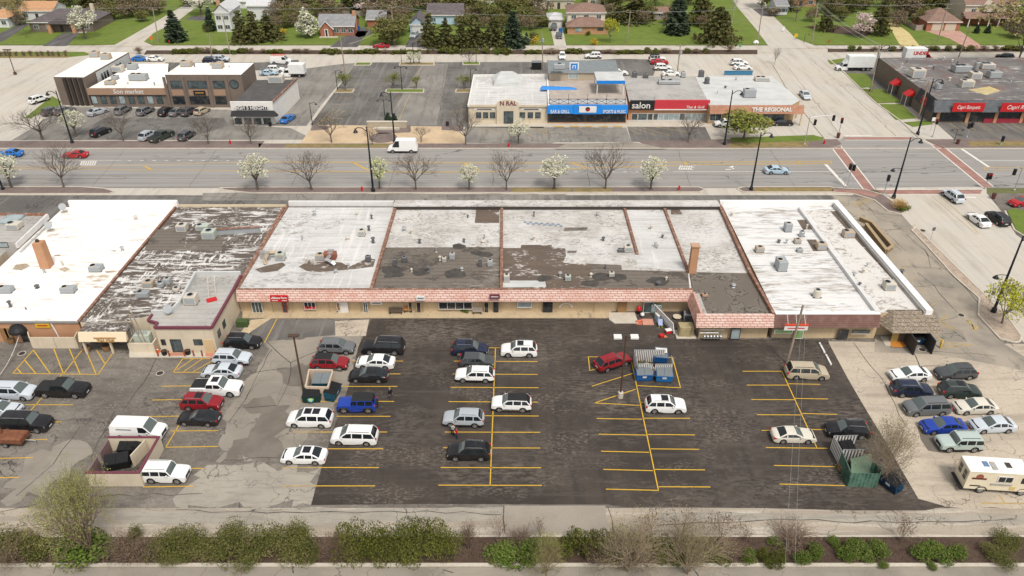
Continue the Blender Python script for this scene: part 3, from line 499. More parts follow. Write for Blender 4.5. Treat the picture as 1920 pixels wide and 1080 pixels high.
def ridge(t,a,c,z,h,wd,m,name='parapet'):
 b=MB();b.obox(X2(*a,z+h),X2(*c,z+h),wd,z+.001,z+h);return part(t,name,b,m)
def pane(t,x0,x1,z0,z1,Y,m=M_glass,fm=M_dframe,name='window',mull=1,sill=False,pn='pane'):
 """framed opening on a wall facing the camera (-Y)"""
 fr=MB();w_=.07
 fr.box(x0-w_,x1+w_,Y-.06,Y+.02,z1,z1+w_);fr.box(x0-w_,x1+w_,Y-.06,Y+.02,z0-w_,z0);fr.box(x0-w_,x0,Y-.06,Y+.02,z0,z1);fr.box(x1,x1+w_,Y-.06,Y+.02,z0,z1)
 for k in range(1,mull):xm=x0+(x1-x0)*k/mull;fr.box(xm-.03,xm+.03,Y-.05,Y+.02,z0,z1)
 o=part(t,name,fr,fm)
 gl=wpart(t,pn,m,'box',x0,x1,Y-.025,Y+.02,z0,z1);gl.parent=o
 if sill:so=wpart(t,'sill',M_kerb,'box',x0-.15,x1+.15,Y-.12,Y+.02,z0-.15,z0-w_-.003);so.parent=o
 return o
def ppane(t,a,c,Y,**k):   # corners sighted in the photo
 x0,z1=W(a[0],a[1],Y);x1,z0=W(c[0],c[1],Y);return pane(t,x0,x1,max(z0,.08),z1,Y,**k)
def mansard(t,x0,x1,Yt,Yb,zt,zb,m,name='mansard',soffit=True,th=.25):
 b=MB();b.hexa([(x0,Yb,zb),(x1,Yb,zb),(x1,Yt+th,zb),(x0,Yt+th,zb)],[(x0,Yt,zt),(x1,Yt,zt),(x1,Yt+th,zt),(x0,Yt+th,zt)]);return part(t,name,b,m)
def sorted_ccw(p):
 n=len(p);return p if sum(p[i][0]*p[(i+1)%n][1]-p[(i+1)%n][0]*p[i][1] for i in range(n))>0 else p[::-1]
ZR=3.6
# ---- white membrane shop, far left
t,q=walls('long shop with a bright white roof, orange brick rear wall and square brick chimney','shop',[(120,388.5),(331,388.5),(146,603),(-110,603)],3.25,M_obrick,M_rwhite)
ridge(t,(128,376),(332,376),3.25,1.15,.5,plain('bright_white',(.8,.79,.77)),'parapet')
ridge(t,(331,384),(147,601),3.25,.22,.35,M_coping,'coping')
b=MB();p=P(89,500,3.25);b.hexa([(p.x-.68,p.y-.68,3.25),(p.x+.68,p.y-.68,3.25),(p.x+.68,p.y+.68,3.25),(p.x-.68,p.y+.68,3.25)],[(p.x-.63,p.y-.63,7.3),(p.x+.63,p.y-.63,7.3),(p.x+.63,p.y+.63,7.3),(p.x-.63,p.y+.63,7.3)]);ch=part(t,'chimney',b,M_obrick)
f=wpart(t,'flue',M_dframe,'cyl',p.x-.2,p.y+.1,7.3,7.6,.25);f.parent=ch
M_stain=mat('roof_dirt',(.30,.235,.165),.9,(('noise',.9,.42,.6,(.5,.42,.32),.8),('noise',4,.5,.66,(.17,.13,.09),.6)))
for i,q_ in enumerate(([(22,505),(30,496),(50,494),(57,499),(40,507)],[(110,505),(122,500),(132,505),(121,510)],[(196,509),(212,507),(220,510),(200,512)],[(103,478),(114,477),(112,480),(101,480)],[(205,470),(218,469),(216,472)])):wpart(t,'roof_stain',M_stain,'face',sorted_ccw([tuple(P(x_,y_,3.254)) for x_,y_ in q_]))
b=MB();pa,pc=X2(-110,603.5,3.25),X2(147,603.5,3.25);b.obox(pa,pc,.25,3.1,3.34);part(t,'gutter',b,M_galv)
YB=X2(100,603,3.25)[1]
b=MB();x,z=W(38,622,YB);b.lathe(x,YB-.3,[(.15,2.95),(.75,2.75),(1.05,2.3),(1.1,2.0),(1.0,1.9)],14);part(t,'awning',b,M_blk)
x,_=W(44,620,YB);pane(t,x-.5,x+.5,.1,1.9,YB,name='door');
b=MB();x,_=W(98,610,YB);b.tube([(x,YB-.1,3.1),(x+.5,YB-.12,.1)],.09);part(t,'downpipe',b,M_frame)
for xx in (6,15):
 b=MB();x,_=W(xx,620,YB);b.box(x-.45,x+.45,YB-.05,YB+.02,.1,2.2);part(t,'door',b,M_brownd)
# ---- low grey shop at the left edge
t,q=walls('grey roofed shop at the left edge with a tall pale side parapet','shop',[(-220,400),(86,400),(28,455),(-330,455)],4.4,plain('grey_render',(.42,.40,.37)),M_rgrey)
wpart(t,'parapet',plain('pale_render',(.6,.59,.57)),'obox',X2(88,401,5.2),X2(30,456,5.2),.35,4.4,5.2)
wpart(t,'coping',M_coping,'obox',X2(-220,399,4.8),X2(88,400,4.8),.3,4.4,4.8)
YA=X2(10,455,4.4)[1];ppane(t,(-12,455),(16,463),YA,m=M_pglass,fm=M_dframe)
b=MB();p=P(23,412,4.4);b.cbox(p.x-1.4,p.x+1.4,p.y-1.5,p.y+1.5,4.4,4.7);part(t,'skylight',b,M_pglass)
t,q=walls('low rear wing with cluttered roof behind the grey shop at the left edge','shop',[(-330,462),(20,462),(-25,505),(-420,505)],3.0,M_cream,M_rgrey)
# ---- streaked dark shop
t,q=walls('shop with a dark roof streaked in flaking white beside the bright white roof','shop',[(335,388.5),(533,389),(451,519),(368,519),(337,572),(285,590),(240,602),(150,604)],3.3,M_cream,M_rstreak)
ridge(t,(334,384),(536,384),3.3,.35,.3,plain('cream_coping',(.6,.5,.34)),'parapet');ridge(t,(532,388),(446,536),3.3,.5,.4,M_coping,'coping')
patch(t,[(290,430),(352,430),(345,470),(270,470)],3.306,M_rdark);patch(t,[(352,446),(420,446),(415,470),(345,470)],3.312,M_rdark)
Yc=X2(190,604,3.3)[1]
xa,_=W(137,608,Yc-2.6);xb,_=W(228,608,Yc-2.6)
can=mansard(t,xa,xb,Yc-2.3,Yc-2.75,3.3,2.15,mat('cream_boards',(.68,.57,.40),.85,(('wave','Z',2.2,0,(.5,.4,.27),.6,.7,.95),)),'canopy_fascia',th=.15)
wpart(t,'canopy_roof',M_rstreak,'box',xa+.003,xb-.003,Yc-2.14,Yc-.003,3.12,3.27)
for xx in (156,206):
 b=MB();x,_=W(xx,640,Yc-2.3);b.box(x-.12,x+.12,Yc-2.45,Yc-2.2,.05,2.15);part(t,'post',b,M_cream)
ppane(t,(168,630),(200,648),Yc,m=M_glass2);ppane(t,(212,632),(226,648),Yc,m=M_glass2)
b=MB();b.box(xa+2.0,xa+4.8,Yc-2.74,Yc-2.70,2.68,2.8);o=b.build('shop_sign',M_gold);tag(o,'small pale gold lettering line on the cream canopy fascia','sign')
o=lettering('TAI CHI',.62,(xa+3.5,Yc-2.85,2.35),M_gold,None,bold=.03,name='shop_sign');tag(o,'large gold letters along the lower edge of the cream canopy','sign')
# ---- stucco addition
ZD=4.0
dpx=[(368,517),(452,517),(437,545),(397,615),(290,615),(296,607),(278,602),(286,590),(321,590),(338,572)]
t,q=walls('cream stucco addition with maroon roof edge and a brown glass corner door','building',dpx,ZD,M_cream,M_rgrey)
rim=MB()
for i,(a,c) in enumerate(zip(dpx[1:7],dpx[2:8])):rim.obox(X2(*a,ZD),X2(*c,ZD),.3,ZD-.1,ZD+.22+.002*(i%2))
part(t,'roof_edge',rim,M_purple);rim=MB()
for i,(a,c) in enumerate(zip(dpx[7:]+dpx[:1],dpx[8:]+dpx[:2])):rim.obox(X2(*a,ZD),X2(*c,ZD),.3,ZD-.1,ZD+.7+.002*(i%2))
part(t,'parapet',rim,M_rpale)
YD=X2(340,615,ZD)[1]
ppane(t,(319,637),(344,659),YD,m=M_glass2,fm=plain('bronze_frame',(.06,.042,.035)),name='door',mull=2)
ppane(t,(302,637),(311,646),YD,m=M_glass);ppane(t,(363,637),(380,646),YD,m=M_glass2)
b=MB();x0,_=W(384,650,YD);b.box(x0,x0+1.2,YD-.05,YD+.02,.12,2.2);part(t,'boarded_door',b,plain('plywood',(.6,.44,.25)))
for (px_,py_) in ((411,632),(428,603)):       # windows on the east side wall
 g=MB();pa,pc=Vector(X2(397,615,ZD)),Vector(X2(437,545,ZD));d=(pc-pa).normalized();k=.13 if px_==411 else .36
 m_=pa.lerp(pc,k);n_=Vector((d.y,-d.x))*.04;e=m_+d*1.0
 g.hexa([(m_.x-n_.x,m_.y-n_.y,1.5),(m_.x+n_.x,m_.y+n_.y,1.5),(e.x+n_.x,e.y+n_.y,1.5),(e.x-n_.x,e.y-n_.y,1.5)],[(m_.x-n_.x,m_.y-n_.y,2.6),(m_.x+n_.x,m_.y+n_.y,2.6),(e.x+n_.x,e.y+n_.y,2.6),(e.x-n_.x,e.y-n_.y,2.6)]);part(t,'window',g,M_glass2)
# ---- main strip
YW=89.0
spx=[(541,389),(1349,389),(1405,512),(1292,510),(1297,543),(443,543)]
STRIP,q=walls('long tan stucco shopping strip with a pink tiled mansard and patched white and dark roofs','shop',spx,ZR,M_stucco,M_rcoat,name='shopping_strip')
t=STRIP
patch(t,[(742,389),(939,389),(939,464),(718,464)],ZR+.004,M_rpatch);patch(t,[(718,464),(939,463),(939,543),(694,543)],ZR+.008,M_rdark)
patch(t,[(893,391),(936,391),(936,418),(890,418)],ZR+.012,M_rbrown)
patch(t,[(944,389),(1171,389),(1196,474),(1290,508),(1292,543),(942,543)],ZR+.004,M_rpatch)
patch(t,[(1171,389),(1246,389),(1290,508),(1196,500)],ZR+.012,M_rcoat);patch(t,[(1246,389),(1349,389),(1403,508),(1292,508)],ZR+.008,M_rpatch)
patch(t,[(942,465),(976,465),(978,459),(1034,459),(1036,464),(1060,466),(1061,480),(1056,492),(1085,496),(1100,494),(1165,497),(1166,506),(1290,509),(1292,543),(942,543)],ZR+.016,M_rbrown)
patch(t,[(1110,497),(1164,498),(1166,507),(1290,511),(1293,543),(1100,543)],ZR+.020,M_rdark);patch(t,[(1258,390),(1272,390),(1280,402),(1258,402)],ZR+.022,M_rbrown)
for a in ([(478,505),(500,498),(530,492),(536,497),(520,508),(490,512)],[(560,500),(580,488),(640,492),(655,500),(690,484),(704,486),(700,500),(660,505),(600,510),(575,508)]):patch(t,a,ZR+.002,M_rbrown)
for a in ([(468,506),(480,506),(478,512),(466,512)],[(545,492),(560,492),(556,500),(540,500)]):patch(t,a,ZR+.026,M_rpale)
for i,(x_,y_,r_) in enumerate(((735,505,1.5),(745,515,1.0),(732,517,.9),(790,510,1.3),(853,513,1.7),(894,474,.9),(910,477,1.1),(1127,519,1.6),(1158,519,1.5),(1234,526,1.6),(1108,531,1.2),(1020,522,1.1),(860,462,1.1))):
 c_=P(x_,y_,ZR+.03+i*.0008);rr=random.Random(i);wpart(t,'tar_patch',M_tar,'face',[(c_.x+math.cos(k*.52)*r_*rr.uniform(.75,1.25),c_.y+math.sin(k*.52)*r_*.75*rr.uniform(.7,1.25),c_.z) for k in range(12)])
for a in ([(1059,427),(1102,426),(1100,432),(1056,433)],[(1065,470),(1082,470),(1080,474),(1063,474)]):patch(t,a,ZR+.024,M_rdark)
patch(t,[(942,526),(1022,526),(1024,538),(942,539)],ZR+.024,M_rpale)
for i in range(14):
 p=P(985+i*5.2,417+(i%2)*2.5+i*.35,ZR);b=MB();b.box(p.x-.22,p.x+.18,p.y-.18,p.y+.2,ZR+.02,ZR+.1)
 if i==0:tiles=b
 else:tiles.box(p.x-.22,p.x+.18,p.y-.18,p.y+.2,ZR+.02,ZR+.1)
part(t,'loose_tiles',tiles,plain('blue_grey_block',(.2,.26,.33)))
for bx in ((502,526,512,543),):pass
ridge(t,(541,377),(738,377),ZR,.85,.5,plain('coated_white',(.62,.61,.59)),'parapet')
b=MB();pa,pc=P(740,377,4.4),P(1346,377,4.4);b.box(pa.x,pc.x,pa.y-1.7,pa.y+.3,4.2,4.42);part(t,'parapet_ledge',b,M_rpatch);wpart(t,'parapet',plain('dark_flashing',(.05,.043,.038)),'box',pa.x,pc.x,pa.y-1.66,pa.y+.25,ZR+.03,4.195)
for a,c,h,wd,m in (((741,388),(695,543),.4,.45,M_coping),((941,388),(940,543),.4,.42,M_coping),((1171,389),(1195,474),.35,.4,M_coping),((1246,389),(1291,508),.35,.4,M_coping),((540,384),(446,540),.15,.3,M_coping),((1349,382),(1407,508),.55,.45,M_coping)):ridge(t,a,c,ZR,h,wd,m,'coping')
b=MB();p=P(1297,510,ZR);b.hexa([(p.x-.55,p.y-.5,0),(p.x+.55,p.y-.5,0),(p.x+.55,p.y+.5,0),(p.x-.55,p.y+.5,0)],[(p.x-.5,p.y-.45,7.9),(p.x+.5,p.y-.45,7.9),(p.x+.5,p.y+.45,7.9),(p.x-.5,p.y+.45,7.9)]);ch=part(t,'chimney',b,M_obrick);f=wpart(t,'chimney_cap',M_obrick,'box',p.x-.62,p.x+.62,p.y-.58,p.y+.58,7.85,8.0);f.parent=ch
xl,_=W(443,555,88.4);xr=P(1299,555,3.2).x
mansard(t,xl,xr,88.75,88.15,3.98,2.42,M_pink)
wpart(t,'mansard_cap',M_coping,'box',xl,xr,88.72,89.02,3.98,4.06)
def sdoor(a,c,m=M_glass2,fm=M_frame,mull=1):return ppane(STRIP,(a,567),(c,585.5),YW,m=m,fm=fm,name='door',mull=mull)
sdoor(471,493,mull=3);sdoor(529,539,fm=M_redp);sdoor(633,653,m=M_frame);sdoor(681,690,mull=2);sdoor(766,773,m=M_glass,fm=M_stucco);sdoor(781,789,m=M_glass,fm=M_stucco);sdoor(908,916,m=M_glass,fm=M_stucco);sdoor(926,934,m=M_glass,fm=M_dframe);sdoor(1019,1035,m=M_glass,mull=2,fm=M_dframe);sdoor(1160,1173,m=M_brownd,fm=M_brownd);sdoor(1208,1223,m=M_glass2,mull=1)
ppane(t,(570,567),(592,579),YW,m=M_glass,fm=M_frame,mull=3);ppane(t,(823,567),(885,579),YW,m=M_glass,fm=M_frame,mull=4);ppane(t,(971,567),(996,576),YW,m=M_pglass,fm=M_frame);ppane(t,(631,568),(638,582),YW-.08,m=M_brownd,fm=M_frame)
for k in range(3):x,z=W(573+k*8,577,YW);wpart(t,'poster',M_redp,'box',x-.25,x+.2,YW-.05,YW-.03,z-.25,z+.18)
# pilaster joints on the stucco and a painted arc
b=MB()
for px_ in (511,549,617,676,757,793,900,940,1043,1114):x,_=W(px_,575,YW);b.box(x-.03,x+.03,YW-.03,YW+.02,.1,2.5)
part(t,'wall_joint',b,plain('joint_brown',(.36,.26,.15)))
b=MB()
for k in range(9):a0=math.pi*k/9;a1=math.pi*(k+1)/9;x,_=W(1061,580,YW);b.hexa(*[[(x+r_*math.cos(a),yy,.95+r_*.75*math.sin(a)) for r_,a in ((.95,a0),(.95,a1),(.75,a1),(.75,a0))] for yy in (YW-.02,YW-.01)])
part(t,'painted_arc',b,M_frame)
# ---- projecting south wing of the strip with mapped dark roof
YH=82.6
t,q=walls('projecting end wing of the strip with a dark map-patterned roof and pink tiled skirt','shop',[(1294,510),(1404,513),(1446,591),(1316,591),(1298,541)],ZR,M_stucco,M_rmap)
pa,pb,pc=P(1297.5,541,3.95),P(1315,590,3.95),P(1452,590,3.95)
b=MB();ya,yb=YW-.9,YH-.55;xo=P(1306,617,2.35).x
b.hexa([(xo,yb,2.38),(pb.x+.3,yb,2.38),(pa.x+.3,ya+.2,2.38),(xo,ya+.2,2.38)],[(pb.x,pb.y,3.95),(pb.x+.3,pb.y,3.95),(pb.x+.3,ya+.2,3.95),(pb.x,ya+.2,3.95)]);part(t,'mansard_end',b,M_pinkside)
mansard(t,xo+.02,pc.x,pb.y-.01,yb-.01,3.96,2.37,M_pink)
wpart(t,'flashing',M_rgrey,'obox',(pb.x+.5,pb.y+.3),(pb.x+.5,ya),.7,ZR+.004,ZR+.2)
ppane(t,(1373,617),(1385,635),YH,m=M_pglass,name='door')
b=MB()
for k in range(6):x,_=W(1320+k*6,630,YH);b.lathe(x,YH-.25,[(.05,.45),(.2,.5),(.2,.85),(.06,.95)],8);b.tube([(x,YH-.12,.9),(x,YH-.12,1.7)],.03)
x0,_=W(1312,620,YH);x1,_=W(1356,620,YH);b.tube([(x0,YH-.12,1.7),(x1,YH-.12,1.7)],.04);b.tube([(x0,YH-.15,1.25),(x1-.6,YH-.15,1.25)],.04);part(t,'gas_meters',b,M_galv)
# ---- corner shop with white coated roof
cpx=[(1352,381),(1569,381),(1749,584),(1651,586),(1651,592),(1455,591)]
t,q=walls('corner shop with a white coated roof, brown tiled front and shingled dumpster porch','shop',cpx,ZR,M_stucco,M_rcorner);CORNER=t
patch(t,[(1512,394),(1560,394),(1728,578),(1652,584)],ZR+.004,M_rcorner2);patch(t,[(1556,396),(1576,396),(1735,575),(1722,577)],ZR+.008,M_rbrown)
for a in ([(1494,412),(1512,412),(1526,430),(1506,431)],[(1512,449),(1530,449),(1545,470),(1525,471)]):patch(t,a,ZR+.012,M_rbrown)
ridge(t,(1350,376),(1572,376),ZR,.9,.55,plain('bright_white',(.8,.79,.77)),'parapet')
b=MB();pa,pc=Vector(X2(1568,377,4.4)),Vector(X2(1744,581,4.4));b.obox(pa,pc,.9,ZR+.01,4.35);part(t,'parapet',b,plain('bright_white',(.8,.79,.77)))
d=(pc-pa).normalized();n_=Vector((d.y,-d.x));n_=n_ if n_.x<0 else -n_;wpart(t,'parapet',M_rgrey,'obox',pa+n_*.55,pc+n_*.55,.25,ZR+.02,4.1)
ridge(t,(1500,388),(1646,584),ZR,.5,.55,plain('coated_white',(.62,.61,.59)),'parapet');ridge(t,(1405,505),(1452,588),ZR,.5,.4,M_coping,'coping')
xa=P(1451,590,3.95).x;xb=P(1651,590,3.9).x
mansard(t,xa+.02,xb,YH+.15,YH-.5,3.95,2.35,M_brtile)
wpart(t,'parapet',plain('bright_white',(.8,.79,.77)),'box',xa+.02,xb,YH+.15,YH+.9,ZR+.01,4.02)
ppane(t,(1575,619),(1587,635),YH,m=M_glass,name='door',fm=M_dframe);ppane(t,(1600,620),(1629,624),YH,m=M_glass2,sill=True);ppane(t,(1453,619),(1485,624),YH,m=plain('green_poster',(.2,.33,.12)),fm=M_frame);ppane(t,(1493,620),(1503,634),YH,m=plain('green_poster',(.2,.33,.12)),name='door',fm=M_frame)
# shake porch
YS=80.9;sx0=P(1668,617,2.3).x;sx1=P(1762,617,2.3).x;tx0,tx1=P(1676,583,3.9).x,P(1750,583,3.9).x;yt=P(1700,583,3.9).y
wpart(t,'shake_roof',M_shake,'hexa',[(sx0,YS,2.3),(sx1,YS,2.3),(sx1-.2,yt+.3,2.3),(sx0-1.2,yt+.3,2.3)],[(tx0,yt,3.9),(tx1,yt,3.9),(tx1,yt+.3,3.9),(tx0-.7,yt+.3,3.9)])
b=MB();xg0,xg1=W(1672,630,YH-.4)[0],W(1703,630,YH-.4)[0];b.box(xg0+.9,xg1,YH-.5,YH-.1,.05,2.3);part(t,'porch_wall',b,plain('dark_boards',(.10,.075,.055)))
wpart(t,'door',plain('mustard_door',(.42,.3,.1)),'box',xg0,xg0+.85,YH-.5,YH-.42,.1,2.2)
b=MB();e0,e1=W(1708,630,YS)[0],W(1745,630,YS)[0]
b.box(e0,e0+.1,YS-1.7,YH-.2,.05,2.15);b.box(e1-.1,e1,YS-1.5,YH-.2,.05,2.15);b.box(e0+.11,e1-.11,YH-.35,YH-.2,.05,2.2);part(t,'dumpster_stall',b,M_dframe)
tag(sheet('door_mat',[(1669,640),(1695,640),(1699,651),(1671,651)],.106,plain('orange_mat',(.5,.2,.035))),'orange mat on the slab beside the shingled dumpster porch','mat')['kind']=''
del bpy.data.objects['door_mat']['kind']
# ---- signs of the strip
def board(name,label,x0,x1,z0,z1,Y,m,text=None,tm=None,size=.4,th=.15,lines=None,cat='sign',bold=.01,shear=0):
 o=empty(name,((x0+x1)/2,Y,z0),0,label,cat);bpart(o,'panel',m,'box',-(x1-x0)/2,(x1-x0)/2,-th/2,th/2,0,z1-z0)
 for (tx,sz,dz,dx,*wd_) in (lines or ([(text,size,(z1-z0)/2,0)] if text else [])):
  if tx=='~':bpart(o,'lettering',tm or M_sign,'box',dx-(wd_[0] if wd_ else (x1-x0)*.72)/2,dx+(wd_[0] if wd_ else (x1-x0)*.72)/2,-th/2-.02,-th/2-.002,dz-sz*.22,dz+sz*.22)     # too small to read in the photo
  else:lettering(tx,sz,(dx,-th/2-.012,dz),tm or M_sign,o,bold=bold,shear=shear,width=wd_[0] if wd_ else None)
 return o
def pboard(name,label,a,c,Y,m,**k):x0,z1=W(a[0],a[1],Y);x1,z0=W(c[0],c[1],Y);return board(name,label,x0,x1,z0,z1,Y,m,**k)
pboard('shop_sign','red illuminated box sign with white lettering on the pink tiled mansard',(506,554),(541,565),87.95,M_redp,lines=[('State Farm',.46,.62,.22,1.75),('~',.2,.2,-.6,.8),('~',.2,.2,.7,.7)],th=.25)
for dx_,dz_ in ((-.95,.56),(-.8,.72),(-.68,.56)):sf_=[o for o in COL.objects if o.get('label','').startswith('red illuminated')][0];bpart(sf_,'emblem',M_sign,'tube',[(dx_,-.15,dz_),(dx_,-.127,dz_)],.1,10)
pboard('shop_sign','small white box sign with grey lettering on the pink mansard above the twin doors',(780,555),(797,563),87.95,M_sign,text='~',tm=M_dframe,size=.28)
o=pboard('shop_sign','dark oval plaque sign on the pink mansard above the dark door',(918,552),(937,560),87.95,M_purple,text='~',size=.24)
pboard('shop_sign','long white board with dark lettering under the mansard beside the recessed white door',(694,565.5),(717,571),88.9,M_sign,text='~',tm=M_dframe,size=.28,th=.06)
x0,z1=W(1471,610,81.4);x1,z0=W(1513,618,81.4)
o=board('shop_sign','white sign board with red top rail hung in front of the brown tiled mansard',x0,x1,z0,z1,81.3,M_sign,text='~',tm=M_redp,size=.34)
bpart(o,'rail',plain('orange_red',(.6,.07,.03)),'box',-(x1-x0)/2-.02,(x1-x0)/2+.02,-.1,.1,z1-z0,z1-z0+.25)
for s in (-1,0,1):bpart(o,'stay',M_frame,'tube',[(s*1.1,0,z1-z0+.2),(s*1.1,1.2,2.1)],.03)
pboard('shop_sign','yellow and black banner with a red oval on the orange brick wall',(65,606),(95,614),YB-.06,plain('banner_yellow',(.6,.42,.03)),text='~',tm=M_redp,size=.42)
# ================================================================== NORTH SIDE
def fwin(t,a,c,Y,**k):return ppane(t,a,c,Y,**k)
t,q=walls('two storey brown brick office with white roof and four tall dark fins','office',[(100,144),(185,98),(241,98),(157,145)],6.7,M_bbrick,M_rwhite,name='office_building')
Yn=X2(130,144.5,6.7)[1]
for k in range(4):
 b=MB();x,_=W(121+k*10,150,Yn);b.hexa([(x-.15,Yn-.5,.1),(x+.5,Yn-.5,.1),(x+.5,Yn-.01,.1),(x-.15,Yn-.01,.1)],[(x-.15,Yn-.7,6.6),(x+.5,Yn-.7,6.6),(x+.5,Yn-.01,6.6),(x-.15,Yn-.01,6.6)]);part(t,'fin',b,plain('dark_fin',(.045,.035,.03)))
b=MB();pa,pc=Vector(X2(159,145,6.7)),Vector(X2(242,98,6.7));b.obox(pa.lerp(pc,.22),pa.lerp(pc,.97),.12,.2,6.4);part(t,'side_panel',b,plain('grey_cladding',(.45,.46,.45)))
for k in (.3,.36,.42,.72):wpart(t,'window',M_glass,'obox',pa.lerp(pc,k),pa.lerp(pc,k+.04),.2,3.4,5.6)
t,q=walls('low salon building with white roof between two brown brick blocks','shop',[(166,165),(250,120),(316,119),(312,165)],4.5,M_bbrick,M_rwhite)
Yn=X2(230,165,4.5)[1];b=MB();x0,x1=W(164,168,Yn)[0],W(314,168,Yn)[0];b.box(x0,x1,Yn-.35,Yn-.01,3.0,4.48);part(t,'fascia',b,plain('wood_fascia',(.34,.22,.15)))
for k in range(8):
 a=170+k*17.5;fwin(t,(a,180),(a+14,194),Yn,m=M_pglass if k in (0,3,6) else M_glass2,name='door' if k==1 else 'window')
lettering('Son market',1.5,(t.location.x*0+W(240,172,Yn-.4)[0],Yn-.4,3.75),M_sign,None,shear=.15,name='shop_sign');tag(bpy.data.objects['shop_sign'] if False else COL.objects[-1],'white script lettering on the wooden fascia of the low salon building','sign')
t,q=walls('two storey brown brick block with a round window and white roof','office',[(309,140),(342,118),(476,118),(452,140)],7.7,M_bbrick,M_rwhite,name='office_building')
Yn=X2(380,140,7.7)[1]
for a,c in ((319,344),(351,390),(399,422)):fwin(t,(a,152),(c,165),Yn,m=M_glass2,mull=3);fwin(t,(a+4,181),(c+4,195),Yn,m=M_glass)
b=MB();
for a,c in ((321,346),(353,391),(400,424)):x0,z1=W(a,168,Yn);x1,z0=W(c,179,Yn);b.box(x0,x1,Yn-.04,Yn+.01,z0,z1)
part(t,'spandrel',b,plain('wood_fascia',(.34,.22,.15)))
b=MB();x,z=W(439,158,Yn);b.tube([(x,Yn-.06,z),(x,Yn+.01,z)],1.1,18);rw=part(t,'window',b,M_dframe);g=wpart(t,'pane',M_glass2,'tube',[(x,Yn-.09,z),(x,Yn-.05,z)],.85,18);g.parent=rw
b=MB()
for a in (313,347,394,428):x,_=W(a,170,Yn);wpart(t,'pilaster',M_bbrick,'box',x-.3,x+.3,Yn-.25,Yn-.005,.05,7.2)
pboard('shop_sign','dark green lettered sign board between the storeys of the round window block',(362,170),(386,178),Yn-.2,M_blk,text='~',tm=M_gold,size=.6)
t,q=walls('white walled bar with a black flat roof, black awning and long white side wall','shop',[(437,194),(480,150),(557,149),(510,194)],4.7,M_whitewall,mat('black_roof',(.075,.072,.07),.9,(('noise',.5,.45,.65,(.11,.105,.1),.7),)))
Yn=X2(470,194,4.7)[1];x0,x1=W(433,200,Yn-.3)[0],W(512,200,Yn-.3)[0]
wpart(t,'fascia',M_whitewall,'box',x0,x1,Yn-.5,Yn-.02,3.3,5.2)
wpart(t,'awning',M_blk,'hexa',[(x0,Yn-1.7,2.3),(x1+1,Yn-1.7,2.3),(x1+1,Yn-.52,2.3),(x0,Yn-.52,2.3)],[(x0,Yn-.6,3.25),(x1+.2,Yn-.6,3.25),(x1+.2,Yn-.52,3.25),(x0,Yn-.52,3.25)])
for k in range(4):fwin(t,(440+k*18,222),(455+k*18,236),Yn,m=M_glass2)
pboard('shop_sign','black band with bold white lettering on the white fascia of the bar',(441,199),(501,206),Yn-.56,M_blk,text='HIGH 5 HEIGHTS',size=1.05,th=.06,bold=.03)
b=MB();pa,pc=Vector(X2(510,194,4.7)),Vector(X2(557,149,4.7));b.obox(pa,pc,.35,4.72,5.1);part(t,'parapet',b,M_coping)
# cream corner restaurant
t,q=walls('cream corner restaurant with curved parapet and white roof','restaurant',[(878,199),(889,142),(1026,141),(1029,199)],4.0,M_cream,M_rcoat,name='restaurant')
Yn=X2(950,199,4.0)[1];b=MB();x0,x1=W(878,199,Yn)[0],W(1028,199,Yn)[0];b.box(x0,x1,Yn-.3,Yn-.01,3.9,4.35)
xa,xc=W(931,190,Yn)[0],W(973,190,Yn)[0];n=12
for k in range(n):
 u0,u1=k/n,(k+1)/n;h0,h1=4.3+1.3*math.sin(math.pi*(.15+.7*u0)),4.3+1.3*math.sin(math.pi*(.15+.7*u1));X0,X1_=xa+(xc-xa)*u0,xa+(xc-xa)*u1
 b.mesh([(X0,Yn-.5,.1),(X1_,Yn-.5,.1),(X1_,Yn-.5,h1),(X0,Yn-.5,h0),(X0,Yn-.01,.1),(X1_,Yn-.01,.1),(X1_,Yn-.01,h1),(X0,Yn-.01,h0)],[(0,1,2,3),(3,2,6,7)]+([(0,3,7,4)] if k==0 else [])+([(1,5,6,2)] if k==n-1 else []))
part(t,'front_parapet',b,M_cream)
fwin(t,(945,209),(962,231),Yn-.5,m=M_glass2,name='door',mull=2,fm=M_dframe)
for a in (893,906,919,975,990,1004):fwin(t,(a,211),(a+9,221),Yn,m=M_glass2,fm=M_dframe,sill=True)
b=MB();p=P(950,160,4.0);b.hexa([(p.x-3.2,p.y-1,4.0),(p.x+3.2,p.y-1,4.0),(p.x+3.8,p.y+7,4.0),(p.x-3.8,p.y+7,4.0)],[(p.x-2.8,p.y-.9,4.9),(p.x+2.8,p.y-.9,4.9),(p.x+1.4,p.y+6,5.6),(p.x-1.4,p.y+6,5.6)]);part(t,'skylight',b,M_rpale)
rim_=MB()
for a_,c_ in (((878,198),(889,141)),((889,141),(1026,140)),((1026,140),(1029,198))):rim_.obox(X2(*a_,4.3),X2(*c_,4.3),.35,4.0,4.45+.002*a_[1]/100)
wpart_=part(t,'parapet',rim_,M_whitewall)
pboard('shop_sign','large dark red letters on the curved cream parapet',(937,191),(968,197),Yn-.52,M_cream,text='N RAL',tm=M_purple,size=1.3,th=.05,bold=.04)
for a,l in ((889,'left'),(977,'right')):pboard('shop_sign','framed menu board above the %s trio of windows of the cream restaurant'%l,(a,203),(a+38,207),Yn-.03,M_frame,text='~',tm=M_dframe,size=.5,th=.06)
